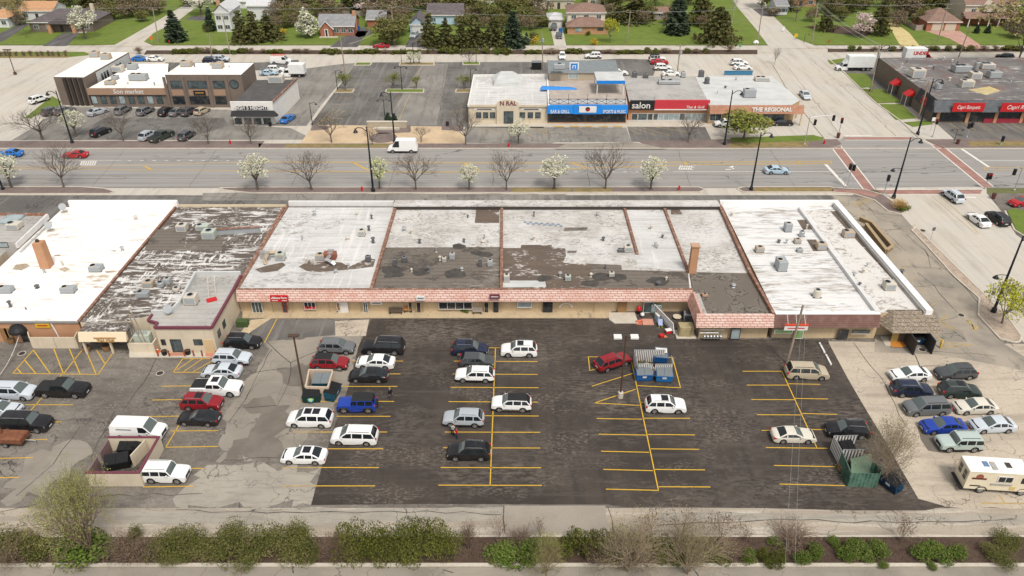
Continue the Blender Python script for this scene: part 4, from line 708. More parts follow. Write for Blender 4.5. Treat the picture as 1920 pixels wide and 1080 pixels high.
# bar with roof terrace
t,q=walls('bar with bright blue fascia, open roof terrace and grey upper storey','bar',[(1027,196),(1026,141),(1168,141),(1177,196)],4.4,M_obrick,mat('terrace_boards',(.36,.31,.27),.9,(('noise',.6,.45,.65,(.45,.4,.35),.7),('noise',3,.5,.7,(.27,.23,.2),.5))),name='bar_building')
Yn=X2(1100,196,4.4)[1];x0,x1=W(1026,205,Yn-.6)[0],W(1177,205,Yn-.6)[0]
wpart(t,'fascia',M_blue,'hexa',[(x0,Yn-1.1,2.7),(x1,Yn-1.1,2.7),(x1,Yn-.01,2.7),(x0,Yn-.01,2.7)],[(x0,Yn-.75,4.35),(x1,Yn-.75,4.35),(x1,Yn-.01,4.35),(x0,Yn-.01,4.35)])
xa,xc=W(1076,200,Yn-1.2)[0],W(1128,200,Yn-1.2)[0];wpart(t,'fascia_crest',M_blue,'hexa',[(xa,Yn-1.2,2.65),(xc,Yn-1.2,2.65),(xc,Yn-.8,2.65),(xa,Yn-.8,2.65)],[(xa,Yn-.9,4.7),(xc,Yn-.9,4.7),(xc,Yn-.76,4.7),(xa,Yn-.76,4.7)])
wpart(t,'shopfront',M_glass,'box',x0+.2,x1-.2,Yn-.06,Yn+.01,.4,2.6)
for a in (1060,1124):fwin(t,(a,214),(a+14,228),Yn-.08,m=M_glass,name='door',mull=2)
pboard('shop_sign','white panel with a dark and red round emblem on the blue fascia crest',(1086,199),(1118,211),Yn-1.24,M_sign,th=.06)
bd=[o for o in COL.objects if o.get('label','').startswith('white panel with a dark')][0]
bpart(bd,'emblem',M_blk,'tube',[(0,-.06,.75),(0,-.03,.75)],.5,14);bpart(bd,'emblem_centre',M_redp,'tube',[(0,-.07,.6),(0,-.062,.6)],.3,10)
o=lettering('BAR & GRILL',1.05,(W(1050,207,Yn-1.15)[0],Yn-1.12,3.15),M_sign,None,bold=.02,width=4.1,name='shop_sign');tag(o,'bold white food lettering on the left half of the blue fascia','sign')
o=lettering('SPORTS & MUSIC',.98,(W(1152,207,Yn-1.15)[0],Yn-1.12,3.15),M_sign,None,bold=.02,width=5.0,name='shop_sign');tag(o,'bold white entertainment lettering on the right half of the blue fascia','sign')
yb0=Yof(151,4.4)+1.2;ze=W(1100,137,yb0-1.3)[1];xa,xc=W(1028,137,yb0-1.3)[0],W(1161,137,yb0-1.3)[0];yb1=Yof(113,ze+.9)
wpart(t,'upper_storey',plain('tan_wall',(.42,.35,.26)),'box',xa+.3,xc-.3,yb0-1,yb1,4.41,ze)
wpart(t,'upper_roof',mat('blue_grey_shingle',(.17,.19,.195),.9,(('noise',1,.45,.65,(.22,.24,.245),.7),)),'hexa',[(xa,yb0-1.3,ze),(xc,yb0-1.3,ze),(xc,yb1,ze),(xa,yb1,ze)],[(xa,yb0-1.1,ze+.2),(xc,yb0-1.1,ze+.2),(xc,yb1,ze+.9),(xa,yb1,ze+.9)])
x,_=W(1075,140,yb0-1);pane(t,x-1.1,x+1.1,4.9,min(6.1,ze-.2),yb0-1,m=M_pglass,fm=M_frame)
cx0,cx1=P(1119,152,7.6).x,P(1172,152,7.6).x;cy0,cy1=P(1140,152,7.6).y,P(1140,135,7.6).y
wpart(t,'terrace_roof',M_rpale,'box',cx0,cx1,cy0,cy1,7.5,7.7);wpart(t,'terrace_fascia',M_blue,'box',cx0-.02,cx1+.02,cy0-.15,cy0-.01,7.0,7.72)
for xx in (cx0+.2,cx1-.2):
 for yy in (cy0+.2,cy1-.3):wpart(t,'post',M_frame,'tube',[(xx,yy,4.4),(xx,yy,7.5)],.12)
b=MB();ry=Yn+.3
b.box(x0+.3,x1-.3,ry,ry+.06,5.5,5.56)
for k in range(9):xx=x0+.5+(x1-x0-1)*k/8;b.box(xx-.04,xx+.04,ry,ry+.08,4.4,6.6 if k%2==0 else 5.5)
for k in range(8):
 xa_,xb_=x0+.5+(x1-x0-1)*k/8,x0+.5+(x1-x0-1)*(k+1)/8;b.tube([(xa_,ry+.03,4.5),(xb_,ry+.03,5.5)],.03,4);b.tube([(xb_,ry+.03,4.5),(xa_,ry+.03,5.5)],.03,4)
part(t,'railing',b,M_dframe);wpart(t,'rail_screen',M_sign,'box',x0+.3,x1-.3,ry+.1,ry+.13,4.5,5.4)
b=MB();p=P(1046,167,4.4);b.hexa([(p.x-4,p.y-.8,4.45),(p.x+4.5,p.y-.6,4.45),(p.x+4,p.y+.8,4.45),(p.x-4,p.y+.8,4.45)],[(p.x-3.6,p.y-.4,5.1),(p.x+3,p.y-.3,4.8),(p.x+3,p.y+.3,4.8),(p.x-3.6,p.y+.5,5.0)]);o=b.build('tarpaulin',M_blue);tag(o,'blue tarpaulin heaped on the roof terrace of the bar','tarpaulin')
pboard('roof_sign','square blue and white sign standing on the grey upper roof of the bar',(1068,117),(1085,132),yb0+.3,M_sign,th=.2)
o=[o for o in COL.objects if o.get('label','').startswith('square blue and white')][0];hh=W(1068,117,yb0+.3)[1]-W(1068,132,yb0+.3)[1];wdt=W(1085,117,yb0+.3)[0]-W(1068,117,yb0+.3)[0]
bpart(o,'emblem_field',M_blue,'box',-wdt*.38,wdt*.38,-.13,-.101,hh*.12,hh*.88);b=MB();b.box(-wdt*.2,wdt*.2,-.15,-.131,hh*.55,hh*.66);b.box(-wdt*.2,-wdt*.1,-.15,-.131,hh*.25,hh*.55);b.box(wdt*.1,wdt*.2,-.15,-.131,hh*.25,hh*.55);b.build('emblem',M_sign,o)
# salon and grill
t,q=walls('shop with grey roof behind a black and red front fascia','shop',[(1180,191),(1168,143),(1302,143),(1329,191)],4.2,M_obrick,M_rgrey)
Yn=X2(1250,191,4.2)[1];x0,xm,x1=W(1181,200,Yn-.4)[0],W(1227,200,Yn-.4)[0],W(1330,200,Yn-.4)[0]
wpart(t,'fascia',M_blk,'box',x0,xm,Yn-.6,Yn-.01,2.6,4.6);wpart(t,'fascia',plain('crimson_fascia',(.52,.045,.06),.5),'box',xm+.003,x1,Yn-.55,Yn-.01,2.7,4.7);wpart(t,'fascia_trim',M_sign,'box',xm+.003,x1,Yn-.6,Yn-.553,2.5,2.75)
for a,c,k in ((1185,1195,1),(1196,1213,1),(1226,1232,1),(1235,1272,4),(1284,1322,3)):fwin(t,(a,213),(c,231),Yn,m=M_glass2 if k<3 else M_pglass,fm=M_frame,mull=k)
for a in (1214,1275):fwin(t,(a,213),(a+8,232),Yn-.02,m=M_glass2,name='door',fm=M_frame)
o=lettering('salon',2.0,(W(1202,201,Yn-.65)[0],Yn-.62,3.55),M_sign,None,bold=.02,name='shop_sign');tag(o,'white lower case lettering on the black fascia','sign')
pboard('shop_sign','red raised panel with white script on the crimson fascia',(1288,198),(1318,204),Yn-.62,M_redp,text='Thai & Grill',size=.85,th=.1,shear=.2)
# tiled corner cafe
t,q=walls('corner cafe with pale roof and orange tiled mansard','cafe',[(1331,200),(1303,143),(1447,142),(1500,188),(1480,200)],4.0,plain('ochre_wall',(.40,.28,.155)),M_rpale,name='cafe_building')
Yn=X2(1400,200,4.0)[1];x0,x1=W(1331,205,Yn-.5)[0],W(1508,205,Yn-.5)[0]
mansard(t,x0,x1,Yn-.1,Yn-1.0,4.3,2.7,M_otile,th=.3)
for a,c in ((1332,1351),(1412,1430),(1433,1449),(1452,1468)):fwin(t,(a,214),(c,226),Yn,m=M_glass2,fm=M_sign if a<1400 else M_dframe,mull=2)
b=MB()
for a in (1488,1503):x,_=W(a,220,Yn-.8);b.box(x-.15,x+.15,Yn-.95,Yn-.65,.05,2.7)
part(t,'column',b,M_cream)
o=lettering('THE REGIONAL',1.25,(W(1448,204,Yn-.8)[0],Yn-.85,3.6),M_sign,None,bold=.05,name='shop_sign');tag(o,'white capitals along the orange tiled mansard of the corner cafe','sign')
# banquet hall
t,q=walls('large banquet hall with dark cluttered roof, brown brick side wall and slate grey front','banquet hall',[(1757,189),(1648,108),(2010,108),(2150,189)],5.0,M_bbrick,M_rfar,name='banquet_hall')
Yn=X2(1850,189,5.0)[1];x0,x1=W(1752,200,Yn-.7)[0],W(2150,200,Yn-.7)[0]
mansard(t,x0,x1,Yn-.15,Yn-1.2,5.1,2.8,mat('slate_blue',(.105,.115,.125),.85,(('brick','wall',(.5,.3),.03,(.09,.1,.11),(.05,.055,.06),.8),('noise',1,.45,.65,(.14,.15,.16),.5))),th=.4)
patch(t,[(1815,168),(1855,162),(1877,170),(1850,178)],5.006,M_straw)
wpart(t,'shopfront',M_glass,'box',x0+.5,x1,Yn-.05,Yn+.01,.3,2.6);wpart(t,'base_wall',plain('crimson_wall',(.3,.03,.045)),'box',W(1845,220,Yn)[0],x1,Yn-.2,Yn-.06,.05,1.0)
b=MB()
for a in (1757,1813,1866,1915):x,_=W(a,220,Yn);wpart(t,'pier',M_obrick,'box',x-.35,x+.35,Yn-.3,Yn-.005,.05,2.7)
pa,pc=Vector(X2(1757,189,5.0)),Vector(X2(1648,108,5.0));d=(pa-pc).normalized();nn=Vector((-d.y,d.x));nn=nn if nn.x<0 else -nn
b=MB();s0,s1=pc.lerp(pa,.76),pa;b.hexa([(s0.x+nn.x,s0.y+nn.y,2.7),(s0.x,s0.y,2.7),(s1.x,s1.y-1,2.7),(s1.x+nn.x,s1.y+nn.y-1,2.7)][::-1],[(s0.x+nn.x*.2,s0.y+nn.y*.2,5.3),(s0.x,s0.y,5.3),(s1.x,s1.y,5.3),(s1.x+nn.x*.2,s1.y,5.3)][::-1]);part(t,'side_mansard',b,plain('black_slate',(.035,.037,.042)))
for k,yy in ((.42,0),(.66,0)):
 m_=pc.lerp(pa,k);aw=empty('entrance_awning',(m_.x,m_.y,0),0,('small red awning over the side door nearest the truck' if k<.5 else 'small red awning over the side door nearest the black corner')+' of the banquet hall','awning');ang=math.atan2(d.y,d.x)
 o=bpart(aw,'canopy',M_redp,'hexa',[(-1.2,0,2.6),(1.2,0,2.6),(1.2,1.8,2.6),(-1.2,1.8,2.6)],[(-1.2,0,3.7),(1.2,0,3.7),(1.1,.5,3.6),(-1.1,.5,3.6)]);aw.rotation_euler[2]=math.atan2(nn.y,nn.x)-R(90)
 bpart(aw,'door',M_dframe,'box',-.6,.6,.01,.08,.05,2.2);b=MB();b.tube([(-1.1,1.7,0),(-1.1,1.7,2.6)],.05);b.tube([(1.1,1.7,0),(1.1,1.7,2.6)],.05);b.build('pole',M_frame,aw)
 bpart(aw,'monogram',M_sign,'box',-.35,.35,1.2,1.28,2.9,3.2).rotation_euler[0]=.3
pboard('shop_sign','wide red sign with white banquet script on the slate front',(1789,193),(1843,209),Yn-1.35,M_redp,lines=[('Capri Banquets',1.2,.95,0,5.0)],th=.2,shear=.2,bold=0)
pboard('shop_sign','wide red sign with white restaurant script at the right edge of the slate front',(1880,193),(1965,209),Yn-1.35,M_redp,lines=[('Capri Restaurant',1.3,.95,0,8.2)],th=.2,shear=.2,bold=0)
cs=pc.lerp(pa,.9);o=empty('shop_sign',(cs.x+nn.x*1.15,cs.y+nn.y*1.15,2.9),math.atan2(nn.y,nn.x)+R(90),'red neon lettering in two lines on the black corner mansard','sign');lettering('CAFE',1.1,(0,-.03,1.5),M_redp,o,bold=.04);lettering('CLUB',1.1,(0,-.03,.5),M_redp,o,bold=.04)
# ================================================================== HOUSES
def house(label,a,wpx,dep,hw,hr,wm,rm,kind='gable_x',name='house',cat='house',wins=3,door=True,chim=None,group=None,over=.4):
 p=P(*a);wd=wpx*MPP(a[1]);t=empty(name,(p.x,p.y,0),0,label,cat,group)
 b=MB();b.box(-wd/2,wd/2,0,dep,0,hw)
 x0,x1,y0,y1=-wd/2-over,wd/2+over,-over,dep+over
 if kind=='gable_y':b.mesh([(-wd/2,0,hw),(wd/2,0,hw),(0,0,hw+hr-.1),(-wd/2,dep,hw),(wd/2,dep,hw),(0,dep,hw+hr-.1)],[(0,1,2),(4,3,5)])
 if kind=='gable_x':b.mesh([(-wd/2,0,hw),(-wd/2,dep,hw),(-wd/2,dep/2,hw+hr-.1),(wd/2,0,hw),(wd/2,dep,hw),(wd/2,dep/2,hw+hr-.1)],[(1,0,2),(3,4,5)])
 b.build('wall',wm,t);r=MB();zb=hw+.02
 if kind=='gable_x':top=[(x0,dep/2,hw+hr),(x1,dep/2,hw+hr)]
 elif kind=='gable_y':top=[(0,y0,hw+hr),(0,y1,hw+hr)]
 else:k=min(wd,dep)/2;top=[(-max(wd/2-k,.3),dep/2,hw+hr),(max(wd/2-k,.3),dep/2,hw+hr)]
 c4=[(x0,y0,zb),(x1,y0,zb),(x1,y1,zb),(x0,y1,zb)];e4=[(v[0],v[1],zb-.18) for v in c4]
 if kind=='gable_y':f=[(0,4,5,3),(1,2,5,4),(0,1,4),(2,3,5)]
 else:f=[(0,1,5,4),(2,3,4,5),(3,0,4),(1,2,5)]
 r.mesh(c4+top,f if kind.startswith('hip') else f[:2] if True and kind=='gable_y' else f[:2]);r.build('roof',rm,t)
 bpart(t,'gutter',M_frame,'box',x0-.01,x1+.01,y0-.06,y0-.005,zb-.22,zb+.06)
 for k in range(wins):
  xx=-wd/2+wd*(k+.5)/wins
  if door and k==wins//2:
   bpart(t,'door',M_dframe,'box',xx-.5,xx+.5,-.06,0.01,.05,2.1);continue
  for lv in range(int(hw//2.6) or 1):
   fo=bpart(t,'window',M_frame,'box',xx-.8,xx+.8,-.07,0.01,.9+lv*2.8,2.2+lv*2.8);g=MB();g.box(xx-.7,xx-.04,-.09,-.06,1.0+lv*2.8,2.1+lv*2.8);g.box(xx+.04,xx+.7,-.09,-.06,1.0+lv*2.8,2.1+lv*2.8);g.build('pane',M_glass2,fo)
 if chim:bpart(t,'chimney',chim[2] if len(chim)>2 else M_obrick,'box',chim[0]-.5,chim[0]+.5,chim[1]-.4,chim[1]+.4,hw*.3,hw+hr+1.0)
 return t
M_siding=mat('pale_siding',(.62,.62,.62),.8,(('wave','Z',1.6,0,(.48,.48,.49),.6,.75,.95),));M_bsiding=mat('light_blue_siding',(.40,.52,.60),.8,(('wave','Z',1.6,0,(.32,.43,.5),.6,.75,.95),));M_beige=mat('beige_siding',(.52,.45,.36),.8,(('wave','Z',1.6,0,(.42,.36,.28),.6,.75,.95),))
h=house('brick ranch house with a dark hipped roof and tan chimney beside the corner lawn',(118,60),118,14,3.0,2.6,M_bbrick,M_dshin,'hip',wins=5,chim=(6.5,9,M_cream))
bpart(h,'porch_roof',M_dshin,'hexa',[(-3.5,-2.4,2.9),(5.5,-2.4,2.9),(5.5,3,2.9),(-3.5,3,2.9)],[(.2,-2.2,4.6),(1.8,-2.2,4.6),(1.8,5,4.6),(.2,5,4.6)]);w_=MB();w_.box(-3.2,-2.2,-2.2,-1.2,0,2.9);w_.box(4.2,5.2,-2.2,-1.2,0,2.9);w_.build('porch_pier',M_obrick,h)
house('white bungalow with an orange roof half hidden behind the ranch house',(72,38),62,9,3.0,2.2,M_siding,M_oshin,'gable_x',wins=3)
house('white bungalow with an orange roof at the left edge',(2,52),34,9,3.0,2.0,M_siding,M_oshin,'hip',wins=2,door=False)
house('tall pale grey gabled house with a brick chimney beside the pines',(422,60),28,11,6.0,2.4,M_siding,M_wshin,'gable_y',wins=2,door=False,chim=(-2.6,6))
house('white house with a white roof behind the pines',(488,38),42,9,4.6,2.2,M_siding,M_wshin,'gable_x',wins=2,door=False)
house('low garage with a pale grey roof in the back lawn',(460,16),40,7,2.4,1.0,M_siding,M_wshin,'gable_x',name='garage',cat='garage',wins=0)
h=house('red brick cottage with grey shingle roof and a white trimmed front gable',(632,67),66,9,2.9,2.6,M_rbrickw,M_shin,'gable_x',wins=5,door=False,chim=(5.1,4))
w_=MB();w_.box(-4.6,-.9,-1.6,-.1,0,2.4);w_.mesh([(-4.6,-1.6,2.4),(-.9,-1.6,2.4),(-2.75,-1.6,4.3)],[(0,1,2)]);w_.build('porch_wall',M_rbrickw,h);w_=MB();w_.mesh([(-5,-1.8,2.3),(-2.75,-1.8,4.6),(-2.75,4,4.6),(-5,4,2.3),(-.5,-1.8,2.3),(-.5,4,2.3)],[(0,1,2,3),(1,4,5,2)]);w_.build('porch_roof',M_shin,h)
bpart(h,'bargeboard',M_frame,'tube',[(-5.05,-1.85,2.25),(-2.75,-1.85,4.62),(-.45,-1.85,2.25)],.16,4);bpart(h,'door',M_frame,'box',-3.3,-2.2,-1.68,-1.61,.1,2.4);bpart(h,'door_pane',M_glass,'box',-3.05,-2.45,-1.72,-1.69,.2,2.2);bpart(h,'step',M_kerb,'box',-4.8,.8,-2.8,-1.75,0,.25)
house('brick garage with grey shingle roof beside the red brick cottage',(706,52),34,8,2.6,2.0,M_rbrickw,M_shin,'gable_x',name='garage',cat='garage',wins=0)
h=house('light blue gabled garage with a white roller door',(783,62),27,9,2.7,2.2,M_bsiding,M_dshin,'gable_y',name='garage',cat='garage',wins=0);bpart(h,'door',M_frame,'box',-1.6,1.6,-.06,.01,.05,2.3)
house('dark roofed house hidden by the row of evergreens',(835,46),66,10,3.0,2.6,M_bsiding,M_dshin,'gable_x',wins=3)
h=house('split level house with brown hipped roofs, cream upper storey and orange brick base',(1098,58),70,10,5.6,1.9,plain('cream_siding',(.62,.56,.45)),M_brshin,'hip',wins=3,door=False)
wd=70*MPP(58);bpart(h,'front_wing',M_obrick,'box',-wd/2-.2,wd/2+.6,-4.5,-.05,0,2.4);bpart(h,'wing_roof',M_brshin,'hexa',[(-wd/2-.7,-5,2.4),(wd/2+1,-5,2.4),(wd/2+1,-.05,2.4),(-wd/2-.7,-.05,2.4)],[(-wd/4+.5,-.6,4.3),(wd/4-.5,-.6,4.3),(wd/4-.5,-.06,4.3),(-wd/4+.5,-.06,4.3)]);bpart(h,'window',M_pglass,'box',-3.7,-1.6,-4.6,-4.48,.9,2.1);bpart(h,'window',M_glass2,'box',3.2,5.0,-4.6,-4.48,1.2,2.0)
h=house('white garage with pale roof at the end of the concrete driveway',(1041,52),26,8,2.6,1.3,plain('cream_siding',(.62,.56,.45)),M_wshin,'hip',name='garage',cat='garage',wins=0);bpart(h,'door',M_frame,'box',-1.9,1.9,-.06,.01,.05,2.2)
house('small weathered shed with a brown roof beside the white fence',(1238,37),26,5,2.3,1.3,plain('weathered_boards',(.33,.27,.24)),M_brshin,'gable_x',name='shed',cat='shed',wins=1,door=False)
house('beige house with a brown roof at the top edge above the split level house',(1038,17),76,9,3.2,2.4,M_beige,M_brshin,'gable_x',wins=4)
house('brown roofed house at the top edge right of the split level house',(1120,12),36,9,3.4,2.2,M_beige,M_brshin,'gable_x',wins=2)
h=house('large two storey house with a brown roof and columned porch at the top right',(1850,46),98,12,6.0,4.0,M_beige,M_brshin,'gable_x',wins=3,door=False,chim=(1,7))
wd=98*MPP(46);bpart(h,'porch_roof',M_brshin,'hexa',[(-wd/2-1,-4,2.7),(wd/2,-4,2.7),(wd/2,-.05,2.7),(-wd/2-1,-.05,2.7)],[(-wd/2-.8,-.4,4.0),(wd/2,-.4,4.0),(wd/2,-.06,4.0),(-wd/2-.8,-.06,4.0)])
for k in range(6):w_=MB();xx=-wd/2+.3+k*wd/5.3;w_.box(xx-.15,xx+.15,-3.8,-3.5,0,2.7);w_.build('column',M_frame,h)
bpart(h,'porch_wall',M_rbrickw,'box',-wd/2,wd/2,-.3,-.08,.1,2.6)
w_=MB();w_.box(-3,1.0,-1.3,.0,4.2,6.0);w_.mesh([(-3.2,-1.4,6),(1.2,-1.4,6),(-1,-1.4,7.4),(-3.2,3,6),(1.2,3,6),(-1,3,7.4)],[(0,1,2),(0,2,5,3),(2,1,4,5)]);w_.build('dormer',M_beige,h)
h=house('attached garage with a brown hipped roof beside the large two storey house',(1766,58),62,10,2.8,3.2,M_rbrickw,M_brshin,'hip',name='garage',cat='garage',wins=0);w_=MB();w_.box(-3.5,0,-.06,.01,.05,2.3);w_.box(.6,4,-.06,.01,.05,2.3);w_.build('door',M_beige,h)
house('small cream shed at the end of the wooden fence',(1697,30),12,3,2.4,1.0,M_cream,M_brshin,'gable_y',name='shed',cat='shed',wins=0)
house('white garage with three doors at the top edge beside the dark driveway',(1464,28),22,8,3.0,1.4,M_siding,M_shin,'gable_x',name='garage',cat='garage',wins=3,door=False)
house('brown roofed house at the top edge behind the leaning trunk',(1500,13),56,9,3.2,2.0,M_obrick,M_shin,'gable_x',wins=3)
for lab,px in (('grey wooden fence running back from the straw path',[(1672,32),(1694,46),(1716,58),(1728,57),(1740,54)]),('brown board fence behind the red brick cottage',[(590,30),(720,30)]),('white vinyl fence beside the weathered shed',[(1195,30),(1226,30)])):
 t=empty('fence',tuple(P(*px[0])),0,lab,'fence');mm=M_frame if 'white' in lab else plain('weathered_boards',(.33,.27,.24))
 for a,c in zip(px,px[1:]):wpart(t,'panel',mm,'obox',X2(*a),X2(*c),.06,.05,1.7)
 for a in px:b=MB();p=P(*a);b.box(p.x-.08,p.x+.08,p.y-.08,p.y+.08,0,1.9);part(t,'post',b,mm)
# ================================================================== VEHICLES
M_paint=mat('car_paint',(.5,.5,.5),.35,(('noise',1.2,.45,.75,(.25,.22,.19),.06),),spec=.35,objcolor=True,coat=.22)
M_cglass=mat('car_glass',(.012,.016,.018),.06,spec=.6);M_cshield=mat('windscreen_glass',(.085,.105,.10),.1,spec=.7)  # lighter grey-green puts the sky's reflection into the windscreen colour
M_tyre=plain('tyre_rubber',(.018,.017,.017),.85);M_rim=mat('alloy_rim',(.42,.42,.43),.35,metal=.6);M_trim=plain('black_trim',(.02,.02,.021),.6)
M_head=mat('headlamp_glass',(.62,.64,.64),.12,spec=.6);M_tail=mat('tail_lamp',(.42,.012,.012),.2,spec=.5);M_plate=plain('number_plate',(.6,.6,.62),.5)
M_chrome=mat('chrome_trim',(.55,.55,.56),.2,metal=.8);M_under=plain('underbody',(.012,.012,.012),.9);M_moon=mat('dark_roof_glass',(.012,.013,.016),.08,spec=.5)
CAR={  # L W H | cowl, screen top, roof end, deck start | hood front z, cowl z, deck z | wheel x front, rear, radius | pillars (x,width) | options
'sedan':(4.82,1.84,1.45,1.0,.18,-1.1,-1.85,.70,.95,1.04,1.42,-1.38,.33,(-.32,-1.12)),
'coupe':(4.75,1.82,1.37,.85,.05,-1.0,-1.75,.68,.92,.98,1.4,-1.32,.33,(-.95,)),
'hatch':(4.35,1.78,1.52,1.0,.3,-1.55,-2.0,.76,.99,1.02,1.32,-1.27,.32,(-.2,-1.1)),
'suv':(4.65,1.88,1.70,1.08,.42,-1.72,-2.16,.88,1.10,1.12,1.4,-1.33,.37,(-.22,-1.18)),
'wagon':(4.8,1.86,1.63,1.05,.35,-1.75,-2.25,.82,1.05,1.06,1.42,-1.35,.36,(-.25,-1.2)),
'bigsuv':(5.45,2.04,1.92,1.25,.75,-2.3,-2.6,1.03,1.25,1.25,1.65,-1.55,.42,(-.1,-1.25)),
'boxysuv':(4.5,1.9,1.80,.85,.5,-1.95,-2.15,1.0,1.13,1.15,1.4,-1.3,.40,(-.25,-1.2)),
'minivan':(5.1,1.98,1.76,1.5,.68,-2.02,-2.42,.84,1.10,1.10,1.6,-1.45,.35,(.1,-1.1)),
'jeep':(4.45,1.82,1.86,.62,.42,-1.95,-2.06,1.08,1.16,1.18,1.42,-1.4,.43,(-.2,-1.1)),
'van':(5.7,2.02,2.08,1.85,1.15,-2.65,-2.78,.95,1.2,1.25,1.85,-1.7,.38,(.45,)),
'highvan':(6.0,2.06,2.72,2.1,1.25,-2.8,-2.9,.95,1.25,1.3,1.95,-1.8,.37,(.5,)),
'pickup':(5.85,2.04,1.9,1.2,.62,-.75,-1.0,1.05,1.25,1.3,1.85,-1.8,.42,(-.02,)),
'cutaway':(2.9,2.0,2.0,.45,-.1,-1.25,-1.4,.9,1.15,1.2,.75,-9,.4,()),
}
def loft_car(name,kind,roof_black=False,sunroof=0,rails=False,rails_m=None,cladding=False,blind=None,spare=False,bed=False,two_door=False,chrome=False):
 L,Wd,H,xa,xb,xc,xd,zh,zc,zd,xf,xr,rw,pil=CAR[kind]
 boxy=kind in ('jeep','van','highvan','boxysuv','pickup','cutaway')
 Ra=rw+.06
 arches=[w_ for w_ in (xf,xr) if w_>-5]
 xs=set([-L/2,-L/2+.04,-L/2+.18,-L/2+.45,L/2,L/2-.05,L/2-.2,L/2-.5,xa,xb,xc,xd,(xa+xb)/2,(xc+xd)/2,xb-.12,xc+.1])
 for w_ in arches:
  for k in range(9):xs.add(w_+Ra*math.cos(math.pi*k/8))
 for p in pil:xs.add(p-.05);xs.add(p+.05)
 xs=sorted(xs);q=[xs[0]]
 for x in xs[1:]:
  if x-q[-1]>.022:q.append(x)
 xs=q
 zbelt0=zc-.02
 def ztop(x):
  e=L/2-abs(x)
  if x>=xa:z=zc+(zh-zc)*((x-xa)/(L/2-xa))**1.6
  elif x>xb:z=zc+(H-zc)*(1-((x-xb)/(xa-xb)))**.93
  elif x>=xc:t=(x-xc)/max(xb-xc,.01);z=H-.035*(1-t)**2-(.05*t**6)
  elif x>xd:z=zd+(H-.035-zd)*((x-xd)/(xc-xd))**.9
  else:z=zd-.06*((xd-x)/(L/2+xd+.01))**2
  if e<.2:z-=(.16 if x>0 else .14)*(1-e/.2)**2
  return z
 secs=[]
 for x in xs:
  e=L/2-abs(x);f=1.0
  if e<.5:f=1-(.05 if boxy else .13)*(1-e/.5)**2
  hw=Wd/2*f;zt=ztop(x)
  zb=.22+(.1*(1-e/.3) if e<.3 else 0)
  for w_ in arches:
   d=abs(x-w_)
   if d<Ra+1e-6:zb=max(zb,rw+math.sqrt(max(Ra*Ra-d*d,0)))
  zbe=min(zbelt0,zt-.03);cab=xd<x<xa
  fr=max(0,min(1,(zt-zbe-.03)/(H-zbe)))
  tum=(.10 if boxy else .24)
  y2=hw*.985
  yr=y2-tum*fr*(Wd/1.84) if cab else y2-(.05+.03*(not boxy))
  crown=(.045 if cab else .035)
  hb=zt-zbe
  z1=max(.52,zb+.04);z1=min(z1,zbe-.03)
  zs=min(zb,z1-.01)
  def lerp(a,b_,t):return a+(b_-a)*t
  tb,te=(min(.06/max(hb,.12),.3),1-min(.09/max(hb,.18),.4))
  pts=[(hw*.965,zs),(hw,z1),(y2,zbe),(lerp(y2,yr,tb),lerp(zbe,zt-.02,tb)),(lerp(y2,yr,te),lerp(zbe,zt-.02,te)),(yr,zt-.02),(yr-.085,zt+.004),(yr*.5,zt+crown*.8),(0,zt+crown)]
  secs.append((x,pts))
 n=len(secs[0][1]);B={}
 def bucket(k):return B.setdefault(k,MB())
 ispil=lambda x0,x1:any(abs((x0+x1)/2-p)<.05 for p in pil)
 for i in range(len(secs)-1):
  x0,a=secs[i];x1,c=secs[i+1];xm=(x0+x1)/2
  for k in range(n-1):
   key='body'
   if k==0 and cladding:key='cladding'
   if xd<xm<xa:
    if k==3 and not ispil(x0,x1) and xm>xd+.1 and xm<xa-.08 and not (blind is not None and xm<blind):key='side'
    if xm>xb and k>=6:key='windshield'
    if xm<xc and k>=6 and not (blind is not None):key='rear_window'
    if xc<=xm<=xb and k>=5:key='roof'
   if bed and xm<xd-.05 and xm>-L/2+.1 and k>=6:key='bed'
   for s in (1,-1):
    vs=[(x0,s*a[k][0],a[k][1]),(x1,s*c[k][0],c[k][1]),(x1,s*c[k+1][0],c[k+1][1]),(x0,s*a[k+1][0],a[k+1][1])]
    if s==1:vs.reverse()
    kk=key
    if key=='side':kk='side+' if s==1 else 'side-'
    bucket(kk).face(vs)
 for (x,a),flip in ((secs[0],True),(secs[-1],False)):
  ring=[(x,p[0],p[1]) for p in a]+[(x,-p[0],p[1]) for p in a[-2::-1]]
  bucket('body').face(ring[::-1] if flip else ring)
 t=empty(name,(0,0,0))
 def fin(mb,nm,m,parent=t):
  me=bpy.data.meshes.new(nm);bm=bmesh.new()
  vs=[bm.verts.new(v) for v in mb.v]
  for f in mb.f:
   try:bm.faces.new([vs[i] for i in f])
   except ValueError:pass
  bmesh.ops.remove_doubles(bm,verts=bm.verts,dist=.0012);bmesh.ops.recalc_face_normals(bm,faces=bm.faces)
  bm.to_mesh(me);bm.free();me.polygons.foreach_set('use_smooth',[True]*len(me.polygons));me.set_sharp_from_angle(angle=R(38))
  return new_obj(nm,me,m,parent)
 def fin_pane(mb,nm,m):     # panes: orient outward
  return mb.build(nm,m,t,True)
 fin(B['body'],'body',M_paint)
 if 'cladding' in B:fin(B['cladding'],'cladding',M_trim)
 fin_pane(B['roof'],'roof',M_trim if roof_black else M_paint)
 if 'bed' in B:fin_pane(B['bed'],'bed_cover',M_trim)
 for k,nm,m in (('windshield','windshield',M_cshield),('rear_window','rear_window',M_cglass),('side+','side_window',M_cglass),('side-','side_window',M_cglass)):
  if k in B:fin_pane(B[k],nm,m)
